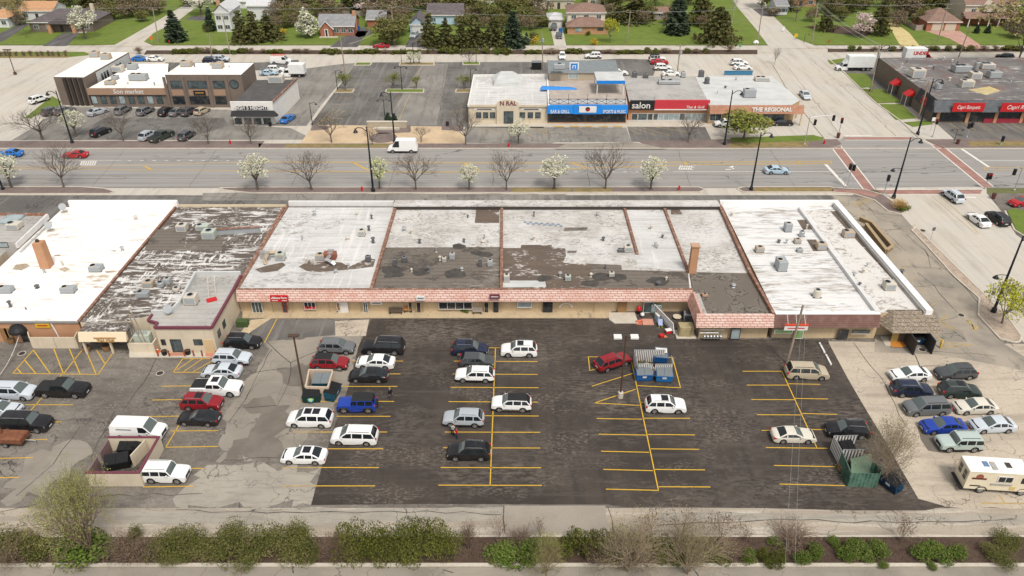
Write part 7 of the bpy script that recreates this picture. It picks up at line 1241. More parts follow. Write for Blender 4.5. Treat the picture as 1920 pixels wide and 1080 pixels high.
for a in ((24,432,4.4,'pale open framed unit on the grey shop roof at the left edge',2.4,1.8,1.2,M_hv,'long'),(178,511,Z1,'grey unit on the white roof nearest the orange coping',2.1,1.6,1.0,M_hg,'long'),(126,551,Z1,'grey unit in the middle of the white roof near its front edge',2.3,1.4,1.0,M_hg,'long'),(8,551,Z1,'grey unit at the left edge of the white roof',2.3,1.4,1.0,M_hg,'long'),
(340,436,Z1,'white cube unit on the streaked dark roof, left of the green pair',1.9,1.6,1.4,M_hv,'cube'),(379,434,Z1,'farther of two pale green units on the streaked dark roof',2.4,1.5,1.1,M_hgr,'long'),(391,450,Z1,'nearer of two pale green units on the streaked dark roof',2.4,1.9,1.6,M_hgr,'cube'),(277,541,Z1,'tan unit with a dark grille on the streaked roof',1.7,1.5,1.1,M_ht,'cube'),(267,560,Z1,'wide galvanised box beneath the tan unit on the streaked roof',2.0,1.3,1.0,M_galv,'long'),(313,535,Z1,'blue grey cube unit on the streaked roof',1.2,1.1,1.1,M_hg,'cube'),(299,540,Z1,'low rounded dome fan on the streaked roof',1.4,1.3,.8,M_galv,'round'),(329,548,Z1,'small white dome fan on the streaked roof',1.2,1.1,.6,M_hv,'round'),
(357,573,4.0,'cream cube unit on the parapet of the stucco addition',2.0,1.6,1.6,M_hv,'cube'),(525,490,Z2,'pale green white unit with tan ducts at the left of the strip roof',1.6,1.4,1.4,M_hgr,'cube'),(600,489,Z2,'tan unit beside the red brown box on the strip roof',1.6,1.3,1.1,M_ht,'cube'),(678,444,Z2,'white unit alone on the pale coated roof near the clay coping',1.2,1.2,1.2,M_hv,'cube'),(690,492,Z2,'black condenser beside the clay coping on the pale coated roof',.9,.9,1.1,M_hd,'cube'),(758,493,Z2,'dark condenser first from the left on the dark roll roof',.9,.9,1.0,M_hd,'cube'),(833,493,Z2,'white topped condenser left of a taller one on the dark roll roof',.7,.7,1.0,M_hv,'cube'),(848,488,Z2,'taller condenser right of the white topped one on the dark roll roof',1.0,.9,1.2,M_hg,'cube'),(919,501,Z2,'grey condenser nearest the middle coping on the dark roll roof',.9,.9,1.2,M_hg,'cube'),(740,500,Z2,'slim tall black unit on the dark roll roof',.6,.6,1.4,M_hd,'cube'),(900,501,Z2,'slim white topped black unit beside the middle coping',.6,.6,1.6,M_hd,'cube'),(1178,474,Z2,'worn white unit cluster at the end of the short coping',1.5,1.2,1.2,M_hv,'cube'),(1165,474,Z2,'low dark unit left of the worn white cluster',1.2,.8,.6,M_hd,'long'),(1065,528,Z2,'pale green condenser near the mansard on the brown roll roof',1.0,.9,1.0,M_hgr,'cube'),(1147,520,Z2,'grey condenser with pipes on the brown roll roof',.9,.8,.8,M_hv,'cube'),(950,530,Z2,'white unit in the corner by the middle coping and the mansard',1.0,.9,1.4,M_hv,'cube'),(1322,558,Z2,'small red brown box on the map patterned roof',.9,.7,.5,M_obrick,'cube'),
(1478,436,Z2,'tall grey unit at the rear of the corner shop roof',1.3,1.4,1.7,M_hg,'cube'),(1425,475,Z2,'tan fan unit on the left part of the corner shop roof',1.5,1.2,1.1,M_ht,'cube'),(1467,510,Z2,'large blue grey unit raised on legs on the corner shop roof',1.6,2.4,1.9,M_hg,'long'),(1496,458,Z2,'tan unit between the two brown roof patches on the corner shop',1.2,1.0,.9,M_ht,'cube'),(1504,445,Z2,'cylindrical exhaust fan between the brown roof patches',1.0,.9,1.1,M_galv,'round'),(1500,474,Z2,'small grey unit below the cylindrical exhaust fan',1.0,.8,.7,M_hg,'cube'),(1541,470,Z2,'tan unit against the inner parapet of the corner shop',1.7,1.5,1.3,M_ht,'cube'),(1533,560,Z2,'round condenser near the front of the corner shop roof',1.3,1.2,1.4,M_hv,'round'),(1592,447,Z2,'farther tan packaged unit beside the outer white parapet',2.0,1.6,1.3,M_ht,'long'),(1669,546,Z2,'nearer mauve packaged unit beside the outer white parapet',1.8,1.6,1.4,M_hv,'long'),
(176,108,6.7,'tan fan unit left of two on the fin office roof',2.2,1.6,1.3,M_ht,'cube'),(197,112,6.7,'tan fan unit right of two on the fin office roof',2.2,1.6,1.3,M_ht,'cube'),(220,136,4.5,'cream unit near the fin office on the low salon roof',2.4,1.8,1.5,M_hv,'cube'),(247,131,4.5,'dark unit at the back of the low salon roof',2.2,1.8,1.2,M_hg,'long'),(258,152,4.5,'large grey unit at the middle of the low salon roof',4.0,2.0,1.4,M_hg,'long'),(205,160,4.5,'small fan unit near the front of the low salon roof',2.2,1.5,.9,M_ht,'cube'),(214,150,4.5,'small square unit on the low salon roof',1.4,1.4,.8,M_hg,'cube'),(348,126,7.7,'tan unit left of two on the round window block roof',2.4,1.8,1.2,M_ht,'long'),(407,129,7.7,'tan unit right of two on the round window block roof',2.4,1.8,1.3,M_ht,'long'),(517,157,4.7,'cream unit on the black roof of the bar',3.4,2.0,1.7,M_hv,'long'),(1049,131,7.6,'galvanised box on the grey upper roof of the bar',2.6,1.6,1.2,M_galv,'cube'),(1190,146,4.2,'dark cube unit left of the brick stack on the grey shop roof',1.1,1.0,1.3,M_hd,'cube'),(1211,147,4.2,'dark cube unit right of the brick stack on the grey shop roof',1.1,1.0,1.0,M_hd,'cube'),(1255,159,4.2,'long low galvanised unit on the grey shop roof',5.0,1.6,.9,M_galv,'long'),(1281,146,4.2,'small dark unit near the back of the grey shop roof',1.0,1.0,1.3,M_hg,'cube'),(1315,145,4.0,'dark vertical unit at the back of the cafe roof',1.2,1.0,1.5,M_hd,'cube'),(1326,158,4.0,'round dark unit on the cafe roof',1.2,1.2,1.4,M_hd,'round'),(1406,184,4.0,'grey unit standing alone on the cafe roof',2.6,1.8,1.8,M_hg,'long'),(1430,153,4.0,'long flat cream unit at the back of the cafe roof',3.4,1.6,.9,M_hv,'long'),
(1722,147,5.0,'large cream cube on the banquet hall roof nearest the side wall',3.0,2.4,2.0,M_hv,'cube'),(1805,137,5.0,'wide galvanised unit at the middle of the banquet hall roof',4.0,2.4,1.6,M_galv,'long'),(1853,130,5.0,'white unit at the rear right of the banquet hall roof',3.2,2.0,1.2,M_hv,'long'),(1830,150,5.0,'cream fan unit left of the near pair on the banquet hall roof',2.4,2.0,1.6,M_hv,'cube'),(1866,148,5.0,'galvanised unit right of the near pair on the banquet hall roof',2.8,2.0,1.6,M_galv,'long'),(1814,165,5.0,'white unit in front of the wide galvanised one on the banquet hall roof',2.8,1.8,1.6,M_hv,'long'),(1761,168,5.0,'small grey fan at the front of the banquet hall roof',1.6,1.4,1.3,M_hg,'round'),(1831,132,5.0,'tall exhaust fan on the banquet hall roof',1.2,1.0,1.9,M_galv,'round')):
 hvac(*a[:9])
n_=0
for z,pts in ((Z1,((255,412),(20,575),(84,512),(118,498),(70,540),(230,470),(246,585),(300,500))),(Z2,((590,404),(670,403),(697,410),(567,451),(652,450),(692,432),(653,500),(575,492),(700,455),(630,512),(788,405),(877,408),(758,433),(772,439),(870,454),(908,448),(906,456),(787,456),(818,472),(772,510),(803,508),(866,507),(825,488),(1001,406),(1121,405),(1221,430),(1242,446),(1232,466),(1001,451),(1131,451),(1228,463),(1249,525),(1234,536),(1050,520),(1108,519),(1135,505),(1375,538),(1372,405),(1610,540),(1625,500),(1618,512),(1460,455),(1474,457),(1512,430),(1690,512),(1600,520),(1560,588))),(4.5,((290,160),(272,150),(240,158))),(7.7,((365,125),(430,127),(395,123))),(4.2,((1240,150),(1228,186))),(4.0,((1345,176),(1360,165),(1380,150))),(5.0,((1690,125),(1700,118),(1768,112),(1785,115),(1795,120),(1896,152),(1780,150),(1750,130)))):
 for (x,y) in pts:
  n_+=1;vent(x,y,z,'small round pipe vent standing on a flat shop roof',h=.35+(n_*7%5)*.1,r=.1+(n_*3%4)*.03,m=(M_galv,M_hv,M_hd)[n_%3])
for lab,px,py,z,m,q in (('tan bent duct beside the pale green white unit on the strip roof',505,492,Z2,M_ht,[(-1.2,1.2,.9),(1.6,1.2,.9),(1.6,.2,.9)]),('second tan duct dropping from the unit on the strip roof',497,497,Z2,M_ht,[(0,1.6,.9),(0,.4,.9),(0,.2,.1)]),('silver bent duct below the red brown box on the strip roof',611,500,Z2,M_galv,[(.3,2.2,.8),(0,.8,.7),(.9,.3,.5),(1.3,.1,.2)])):
 t=at('roof_duct',px,py,z,0,lab,'duct');bpart(t,'duct',m,'tube',q,.32,4);bpart(t,'collar',M_galv,'box',q[0][0]-.35,q[0][0]+.35,q[0][1]-.2,q[0][1]+.3,.05,q[0][2]+.3)
t=at('roof_box',620,484,Z2,0,'red brown box beside the tan unit on the strip roof','roof box');bpart(t,'box',plain('rust_box',(.25,.09,.06)),'cbox',-.9,.9,-.6,.5,.05,1.0);bpart(t,'hood',M_hg,'cbox',-.6,.3,.55,1.4,.05,.8)
t=at('roof_screen',408,441,Z1,R(8),'low metal screen wall with an orange top on the streaked roof','screen');bpart(t,'panel',M_hg,'box',0,6.5,-.1,.1,0,1.0);bpart(t,'cap',M_coping,'box',0,6.5,-.25,.25,1.0,1.08)
for px,py,z,l in ((95,434,Z1,'satellite dish on weighted blocks on the white roof'),(121,399,Z1,'small satellite dish at the back corner of the white roof'),(318,592,4.0,'round mesh dish on a post at the edge of the stucco addition')):
 t=at('satellite_dish',px,py,z,.4,l,'satellite dish');bpart(t,'post',M_galv,'tube',[(0,0,0),(0,0,1.0)],.05,6);o=bpart(t,'dish',M_hg,'lathe',0,0,[(.05,0),(.35,.05),(.55,.16),(.58,.2)],14);o.location=(0,-.05,1.1);o.rotation_euler=(R(60),0,0);bpart(t,'ballast',M_kerb,'box',-.5,.5,-.25,.25,0,.15)
t=at('antenna_mast',392,560,4.0,.5,'rusty lattice frame leaning on the stucco addition roof','mast');b=MB()
for s in (0,.9):b.tube([(s,0,0),(s+.6,2.6,1.9)],.04,4)
for k in range(6):b.tube([(k*.11,k*.48,k*.35),(.9+k*.11,k*.48,k*.35)],.03,4)
b.build('frame',M_hv,t);bpart(t,'foot_plate',M_redp,'box',-.4,.9,-1.0,-.2,.02,.2)
# ================================================================== LAMPS, SIGNALS, POLES
M_pole=plain('black_pole',(.012,.016,.022),.45);M_bpole=plain('brown_pole',(.085,.05,.035),.6);M_wood=mat('weathered_pole',(.30,.25,.19),.95,(('noise',(6,6,.5),.45,.65,(.2,.16,.12),.7),));M_lens=plain('lamp_lens',(.6,.58,.5),.3)
def lean(px,yb,xt,yt):p=P(px,yb);return p,W(xt,yt,p.y)[1]
def lamp(px,yb,xt,yt,arms,label,name='street_lamp',m=None,lantern=True,group=None,low=None):
 m=m or M_pole;p,h=lean(px,yb,xt,yt);t=empty(name,(p.x,p.y,0),0,label,'street lamp',group)
 b=MB();k=h/9;b.lathe(0,0,[(.24*k+.06,0),(.22*k+.05,.5*k),(.13*k+.02,.7*k),(.10*k+.02,h*.5),(.06*k+.02,h)],9);b.build('pole',m,t)
 for s in arms:
  L_=s*(.9+.09*h);hh=h;a_=bpart(t,'arm',m,'tube',[(0,0,hh*.93),(L_*.4,0,hh*.985),(L_*.8,0,hh*.99),(L_,0,hh*.965)],.045*k+.02,6)
  b=MB();r=.16+.022*h;b.lathe(L_,0,[(r*.25,hh*.975),(r*.4,hh*.955),(r,hh*.955-r*.9),(r*1.05,hh*.955-r)],10);b.build('lantern',m,t);bpart(t,'lens',M_lens,'lathe',L_,0,[(r*.8,hh*.955-r),(r*.5,hh*.955-r*1.35)],8)
 if low:hh=h*.5;bpart(t,'arm',m,'tube',[(0,0,hh),(low*1.0,0,hh+.1),(low*1.5,0,hh)],.05,5);bpart(t,'lantern',m,'lathe',low*1.5,0,[(.1,hh+.02),(.4,hh-.4),(.42,hh-.45)],10)
 return t
GL='black street lamps'
for a in ((1675,372,1711,258,(1,),'tall black lamp at the corner island with the tan grass',-1),(700,360,687,238,(-1,),'tall black lamp on the near strip beside the greenish blossom tree',None),(136,269,104,170,(-1,),'blue black lamp beside the white blossom tree across the road',None),(1408,357,1427,248,(1,),'tall black lamp on the near strip left of the pale blue sedan',None),(1358,272,1375,169,(1,),'black lamp beside the leafy green tree of the cafe',None),(1720,253,1748,148,(1,),'tall black lamp before the black corner of the banquet hall',None),(1632,172,1651,84,(1,),'black lamp beside the wooden pole of the box truck',None),(740,268,731,172,(-1,),'tall black lamp standing on the tan plaza',None),(1862,586,1912,442,(1,),'tall black lamp on the stone island behind the yellow green tree',-1),(6,356,-14,262,(1,),'black lamp at the left edge of the near strip',None)):lamp(*a[:6],group=GL,low=a[6])
GLS='small lamps of the empty lot'
for a in ((753,118,750,90,(1,),'small black lamp at the left rear island of the empty lot'),(776,119,774,80,(1,-1),'small black lamp in the middle rear island of the empty lot'),(893,118,892,88,(1,),'small black lamp in the right rear island of the empty lot'),(633,169,629,132,(1,),'small black lamp in the left end island of the empty lot'),(754,168,750,124,(1,-1),'double black lamp in the middle island of the empty lot'),(722,223,719,186,(1,-1),'double black lamp behind the stone seat wall'),(586,234,581,192,(1,),'small black lamp at the corner between bar and plaza'),(883,165,881,128,(1,),'small black lamp at the back of the cream restaurant'),(1789,265,1794,242,(1,-1),'white globed short lamp by the banquet hall road'),(1507,80,1510,63,(1,),'small black lamp on the lawn beside the side street')):lamp(*a[:6],group=GLS)
# lot floods
p,h=lean(570,737,553,630);t=empty('lot_light',(p.x,p.y,0),0,'brown flood light pole with a flat head beside the beige dumpster corral','light pole');bpart(t,'pole',M_bpole,'tube',[(0,0,0),(0,0,h)],[.13,.1],8);bpart(t,'head',M_bpole,'box',-.6,.6,-.25,.25,h,h+.14)
p,h=lean(1163,745,1172,631);t=empty('lot_light',(p.x,p.y,0),0,'brown flood light pole with two white box heads beside the dark red crossover','light pole');bpart(t,'pole',M_bpole,'tube',[(0,0,0),(0,0,h)],[.12,.09],8);bpart(t,'footing',M_kerb,'lathe',0,0,[(.34,0),(.32,.8),(.28,.85)],12);bpart(t,'crossarm',M_bpole,'box',-.5,.5,-.05,.05,h-.1,h)
for s in (-1,1):bpart(t,'head',M_sign,'cbox',s*.95-.45,s*.95+.45,-.35,.35,h-.15,h+.12)
p,h=lean(29,140,14,94);t=empty('lot_light',(p.x,p.y,0),0,'thin flood light pole in the pale lot at the left edge','light pole');b=MB();b.tube([(0,0,0),(0,0,h)],[.12,.09],6);b.lathe(0,0,[(.4,0),(.4,.7)],10);b.build('pole',M_bpole,t);bpart(t,'head',M_bpole,'box',-1,1,-.25,.25,h,h+.2)
# traffic signals
M_red=mat('red_lens',(.5,.01,.01),.3);M_amb=plain('dark_lens',(.03,.025,.02),.3)
def signal(px,yb,xt,yt,label,arm=None,heads=((0,0),),red=True,rz=0):
 p,h=lean(px,yb,xt,yt);t=empty('traffic_signal',(p.x,p.y,0),rz,label,'traffic light','traffic signals of the crossroads');bpart(t,'post',M_galv if arm else M_hg,'lathe',0,0,[(.22,0),(.2,.3),(.08,.4),(.07,h)],8)
 if arm:bpart(t,'mast_arm',M_galv,'tube',[(0,0,h-.3),(arm*.5,0,h+.1),(arm,0,h+.2)],[.09,.07,.05],6)
 for (dx,dz) in heads:
  zz=h-1.0+dz;hd=bpart(t,'head',M_pole,'cbox',dx-.22,dx+.22,-.3,.1,zz,zz+1.15,.03)
  for k in range(3):bpart(hd,'lens',M_red if k==2 and red else M_amb,'tube',[(dx,-.42,zz+.2+k*.38),(dx,-.295,zz+.2+k*.38)],.13,8)
 return t
signal(1588,352,1600,308,'signal on the near corner left of the crosswalk with two heads',heads=((-.35,0),(.35,-.2)),red=False);signal(1657,365,1666,329,'single headed signal at the foot of the corner crosswalk',red=False);signal(1846,354,1855,326,'red signal at the right end of the lower crosswalk',heads=((-.2,0),(.25,0)));signal(1571,258,1576,222,'red signal on the far corner by the cafe');signal(1508,272,1517,218,'grey mast signal with two heads left of the far corner',arm=5.0,heads=((1.2,-.8),(4.8,.1)),red=False);signal(1748,257,1756,224,'red signal on the grass before the banquet hall');signal(1812,258,1820,232,'signal before the banquet hall lot',red=False,heads=((-.3,0),(.3,.2)));signal(1901,358,1914,314,'tall mast signal at the right edge of the crossroads',arm=-1.2,heads=((-1.2,-.4),),red=False);signal(1876,272,1881,256,'black signal by the road verge at the right edge',red=False)
# utility poles and wires
def upole(px,yb,xt,yt,label,cross=1,tr=False,group='wooden utility poles'):
 p,h=lean(px,yb,xt,yt);t=empty('utility_pole',(p.x,p.y,0),0,label,'utility pole',group);dx=W(xt,yt,p.y)[0]-p.x;bpart(t,'pole',M_wood,'tube',[(0,0,-.1),(dx,0,h)],[.17,.12],8)
 for k in range(cross):b=MB();zz=h-.5-k*1.0;b.box(dx-1.2,dx+1.2,-.1,.0,zz,zz+.12);c=b.build('crossarm',M_wood,t)
 if tr:bpart(t,'transformer',M_hg,'lathe',dx+.35,-.1,[(.25,h-2.6),(.28,h-2.5),(.28,h-1.7),(.2,h-1.6)],10)
 return Vector((p.x+dx,p.y,h))
T={}
for k,a in {'a':(298,80,286,14,'utility pole at the left side of the sloping side street',1),'b':(432,102,417,28,'utility pole in front of the wide pines',1),'c':(649,150,638,68,'pale utility pole at the rear of the empty lot',0),'d':(740,84,734,11,'utility pole beside the red sports car',1),'e':(963,75,961,28,'utility pole beside the last dark evergreen',0),'f':(1018,130,1016,60,'utility pole behind the bar',0,True),'g':(1175,80,1182,20,'utility pole on the wide lawn',1),'h':(1270,136,1276,83,'utility pole behind the salon parking',2,True),'i':(1420,81,1430,13,'leaning utility pole at the side street corner',0),'j':(1522,82,1534,5,'utility pole on the lawn right of the side street',2),'k':(1632,174,1650,84,'wooden pole beside the box truck',2,True),'l':(1722,222,1742,152,'wooden pole before the black corner of the banquet hall',1),'m':(1796,110,1820,48,'leaning pole behind the banquet hall roof',1),'n':(1758,78,1778,6,'leaning pole in front of the hipped garage',2),'o':(397,113,393,62,'braced pole behind the round window block',1),'p':(1475,682,1506,572,'leaning grey pole in front of the brown tiled mansard',0)}.items():T[k]=upole(*a)
def wire(name,pts,sag,label,r=.022,m=None):
 b=MB()
 for a,c in zip(pts,pts[1:]):
  q=[a.lerp(c,k/10)-Vector((0,0,4*sag*(k/10)*(1-k/10))) for k in range(11)];b.tube(q,r,3,cap=False)
 return tag(b.build(name,m or M_galv),label,'wire')
V=Vector
for dz,y_,s in ((-.35,-.5,1),(-.4,.5,2),(-3.2,0,3)):wire('power_line',[V((-190,236,10.5)),T['a'],T['d'],T['e'],T['g'],T['i'],T['j'],T['n'],V((200,236,10))] if s<3 else [q+V((0,y_,dz)) for q in (V((-190,236,10.5)),T['a'],T['d'],T['e'],T['g'],T['i'],T['j'],T['n'],V((200,236,10)))],.5+.15*s,('upper front','upper rear','lower')[s-1]+' power line strung along the back street poles',.028)
for s,o_ in enumerate((V((-1,0,-.4)),V((0,0,0)),V((1,0,-.4)))):wire('power_line',[T['j']+o_,T['k']+o_,T['l']+o_,V((150,128,11))+o_],.8,('left','middle','right')[s]+' one of three power lines crossing above the banquet hall',.03)
wire('power_line',[T['p'],V((21.6,40,8.6))],.6,'thin wire left of two running from the leaning pole toward the viewer',.011,M_hg);wire('power_line',[T['p']+V((.5,0,-.1)),V((22.4,40,8.5))],.8,'thin wire right of two running from the leaning pole toward the viewer',.011,M_hg)
wire('guy_wire',[T['d']+V((0,0,-3.4)),P(655,82,.3)],1.2,'slack pale cable hanging from the pole by the red sports car',.04,M_hv);wire('guy_wire',[T['e']+V((0,0,-3)),T['f']+V((0,0,-2.5))],1.0,'cable slung between the evergreen pole and the pole behind the bar',.04,M_hv)
p,h=lean(64,618,50,584);t=empty('service_pole',(p.x,p.y,0),0,'short dark service pole in front of the orange brick wall','utility pole');bpart(t,'pole',M_bpole,'tube',[(0,0,0),(0,0,h+.6)],.1,7);bpart(t,'insulator',M_hg,'lathe',0,-.1,[(.14,h-.2),(.14,h+.3)],8);wire('service_cable',[p+V((0,0,h+.5)),V((-62,68,2.5))],2.5,'white cable sagging from the short service pole to the left edge',.05,M_frame)
for i,(x,y,l) in enumerate(((432,270,'in front of the bare tree of the white walled bar'),(679,358,'beside the tall lamp on the near strip'),(954,275,'before the cream restaurant walk'),(1273,356,'near the end of the near tree strip'),(1545,270,'at the far corner by the cafe verge'),(1554,80,'on the lawn below the magnolia'),(318,81,'beside the single dark spruce'))):
 t=at('fire_hydrant',x,y,.1,0,'red fire hydrant '+l,'fire hydrant');bpart(t,'barrel',M_redp,'lathe',0,0,[(.22,0),(.17,.08),(.16,.6),(.2,.62),(.16,.75),(.05,.9)],9);bpart(t,'outlets',M_redp,'tube',[(-.26,0,.48),(.26,0,.48)],.08,7)
# ================================================================== DUMPSTERS AND ENCLOSURES
M_dblue=plain('dumpster_blue',(.015,.11,.34),.55);M_dteal=plain('dumpster_teal',(.012,.07,.10),.55);M_dgreen=plain('dumpster_green',(.012,.045,.035),.55);M_dblk=plain('dumpster_black',(.014,.014,.015),.5);M_lid=plain('lid_grey',(.17,.19,.20),.5);M_dnavy=plain('dumpster_navy',(.008,.035,.075),.55)
def dumpster(px,yb,rz,label,m,lm,wd=2.0,dp=1.5,h=1.25,open_=False,sticker=True):
 t=at('dumpster',px,yb,.02,R(rz),label,'dumpster',None);bpart(t,'bin',m,'hexa',[(-wd/2,.18,.12),(wd/2,.18,.12),(wd/2,dp-.1,.12),(-wd/2,dp-.1,.12)],[(-wd/2,0,h-.15),(wd/2,0,h-.15),(wd/2,dp,h+.15),(-wd/2,dp,h+.15)])
 bpart(t,'rim',m,'box',-wd/2-.06,wd/2+.06,-.05,.03,h-.25,h-.13)
 for s in (-1,1):
  b=MB();x0,x1=sorted((s*.02,s*(wd/2-.02)));e=.32
  b.hexa([(x0,-.03,h-.14),(x1,-.03,h-.14),(x1,dp,h+.17),(x0,dp,h+.17)],[(x0,-.03,h-.09),(x1,-.03,h-.09),(x1,dp,h+.23),(x0,dp,h+.23)])
  for k in range(5):xx=x0+(x1-x0)*(k+.5)/5;b.hexa([(xx-.03,0,h-.08),(xx+.03,0,h-.08),(xx+.03,dp,h+.225),(xx-.03,dp,h+.225)],[(xx-.03,0,h-.05),(xx+.03,0,h-.05),(xx+.03,dp,h+.26),(xx-.03,dp,h+.26)])
  if not (open_ and s>0):b.build('lid',lm,t)
  bpart(t,'fork_pocket',m,'box',*sorted((s*(wd/2+.01),s*(wd/2+.14))),.4,dp-.3,.6,.8)
  for y in (.3,dp-.3):bpart(t,'caster',M_under,'tube',[(s*wd*.4-.04,y,.09),(s*wd*.4+.04,y,.09)],.09,8)
 if sticker:bpart(t,'sticker',M_sign,'hexa',[(-.25,.075,.6),(.25,.075,.6),(.25,.12,.6),(-.25,.12,.6)],[(-.25,.01,.98),(.25,.01,.98),(.25,.06,.98),(-.25,.06,.98)])
 return t
dumpster(1208,717,2,'bright blue dumpster left of two in front of the striped fence',M_dblue,M_lid,1.95);dumpster(1245,719,-4,'paler blue dumpster right of two in front of the striped fence',plain('dumpster_skyblue',(.02,.16,.42),.55),M_lid,1.95)
t=dumpster(1238,683,-8,'blue dumpster with cardboard on its lid inside the striped fence',M_dblue,M_lid,1.6,1.7,1.2,sticker=False);bpart(t,'rubbish',M_sign,'cbox',-.7,.7,.5,1.3,1.44,1.6,.03)
t=dumpster(584,758,3,'dark green dumpster with a round emblem beside the blue jeep',M_dgreen,M_dblk,2.0,1.3,sticker=False);bpart(t,'emblem',plain('emblem_teal',(.10,.35,.38)),'tube',[(0,.0,.72),(0,.12,.68)],.36,14);bpart(t,'emblem_centre',plain('emblem_lime',(.45,.5,.12)),'tube',[(0,-.012,.73),(0,.01,.72)],.2,12)
dumpster(636,744,80,'teal dumpster standing end on beside the beige corral',M_dteal,M_dblk,2.2,1.4);dumpster(1660,918,-62,'teal dumpster outside the lower right corner of the green fence',M_dnavy,M_dblk,2.0,1.3)
dumpster(1719,649,0,'blue dumpster in the porch stall under the shingled roof',M_dnavy,M_dblk,1.8,1.3);dumpster(96,640,0,'dark dumpster behind the cream gate screen',M_dblk,M_dblk,2.0,1.3,sticker=False)
def screen(name,label,segs,h,m,cap=None,cat='enclosure',th=.18,gate=()):
 p0=P(*segs[0][0]);t=empty(name,(p0.x,p0.y,0),0,label,cat)
 for i,(a,c) in enumerate(segs):
  o=wpart(t,'gate' if i in gate else 'panel',m,'obox',X2(*a),X2(*c),th+.004*i,.02,h+.004*i)
  if cap:wpart(t,'cap',cap,'obox',X2(*a),X2(*c),th+.12+.004*i,h+.004*i,h+.12+.004*i)
 return t
# beige dumpster enclosure lower left
f0,f1=P(169,912),P(270,912);yb_=P(303,819,1.8).y;E=empty('dumpster_enclosure',(f0.x,f0.y,0),0,'beige walled dumpster enclosure with a maroon top rail in the left lot','enclosure');Wd_=f1.x-f0.x;D_=yb_-f0.y
for nm,q in (('front_wall',(0,Wd_,0,.25)),('east_wall',(Wd_-.25,Wd_,.253,D_)),('back_wall',(0,Wd_-.253,D_-.25,D_))):bpart(E,nm,M_cream,'box',q[0],q[1],q[2],q[3],0,1.8);bpart(E,'top_rail',M_purple,'box',q[0]-.01,q[1]+.01,q[2]-.01,q[3]+.01,1.8+.002*q[2],1.92+.002*q[2])
for k in range(2):bpart(E,'gate',plain('gate_maroon',(.21,.135,.13)),'box',0,.12,.5+k*D_*.48,D_*.45+k*D_*.48,.15,1.75)
bpart(E,'partition',M_cream,'obox',(Wd_*.62,D_*.5),(Wd_*.72,D_*.93),.12,.05,1.7)
dumpster(241,858,4,'black dumpster at the back of the beige enclosure',M_dblk,M_dblk,2.0,1.4,sticker=False);dumpster(222,884,16,'black dumpster with a tilted lid at the front of the beige enclosure',M_dblk,M_dblk,2.4,1.3,sticker=False);dumpster(276,846,85,'black dumpster against the east wall of the beige enclosure',M_dblk,M_dblk,1.8,1.0,sticker=False)
bpart(E,'floor',mat('dark_floor',(.06,.052,.045),.9,(('noise',1.5,.45,.62,(.13,.11,.09),.8),)),'box',.02,Wd_-.26,.26,D_-.26,0,.05)  # dark mottled colour over the whole floor
t=at('rubbish_heap',250,890,.06,0,'scattered rubbish on the grimy floor of the beige enclosure','heap');b=MB();rg=random.Random(8);leaves(b,(0,0,.12),(1.1,1.3,.14),90,.16,rg,0);b.build('litter',mat('litter',(.3,.26,.2),.9,(('island',0,0,1,(.06,.05,.05),.9),)),t);bpart(t,'cardboard',plain('cardboard',(.36,.25,.14)),'box',-1.2,-.5,-.9,-.4,.0,.3)
# beige corral
M_corral=plain('corral_boards',(.52,.41,.31),.85)
screen('dumpster_corral','beige board corral around a dumpster beside the brown light pole',[((577,746),(618,747)),((618,747),(627,716)),((582,714),(627,715)),((577,746),(583,715))],1.75,M_corral)
dumpster(603,735,0,'dark dumpster inside the beige board corral',M_dteal,M_lid,2.1,1.6,1.45,sticker=False)
# striped fence round the blue dumpster
def slatfence(name,label,segs,h,m,m2,cat='fence',pitch=.22,cap=None):
 p0=P(*segs[0][0]);t=empty(name,(p0.x,p0.y,0),0,label,cat)
 for a,c in segs:
  pa,pc=Vector(X2(*a)),Vector(X2(*c));n=max(2,int((pc-pa).length/pitch));b=MB();d_=MB()
  for k in range(n):b.obox(pa.lerp(pc,(k+.12)/n),pa.lerp(pc,(k+.62)/n),.05,.08,h)
  part(t,'slats',b,m);d_.obox(pa,pc,.02,.1,h-.05);part(t,'mesh',d_,m2);b=MB()
  b.obox(pa,pc,.07,h,h+.06);part(t,'rail',b,M_galv)
 return t
slatfence('dumpster_fence','grey and white striped slat fence around the blue dumpsters',[((1187,679),(1245,679)),((1187,679),(1194,710)),((1195,705),(1222,706)),((1226,706),(1259,706)),((1259,706),(1256,690))],1.9,M_sign,plain('brown_mesh',(.10,.075,.07)))
t=at('rubbish_heap',1212,697,.02,0,'pale tarpaulin heap with weeds inside the striped fence','heap');bpart(t,'tarpaulin',plain('pale_tarp',(.5,.45,.38)),'lathe',0,0,[(1.2,0),(1.0,.5),(.6,.95),(.1,1.15)],12);rg=random.Random(9);b=MB();leaves(b,(-.3,1.1,.4),(1.4,.3,.5),160,.12,rg,0);b.build('weeds',M_shr,t)
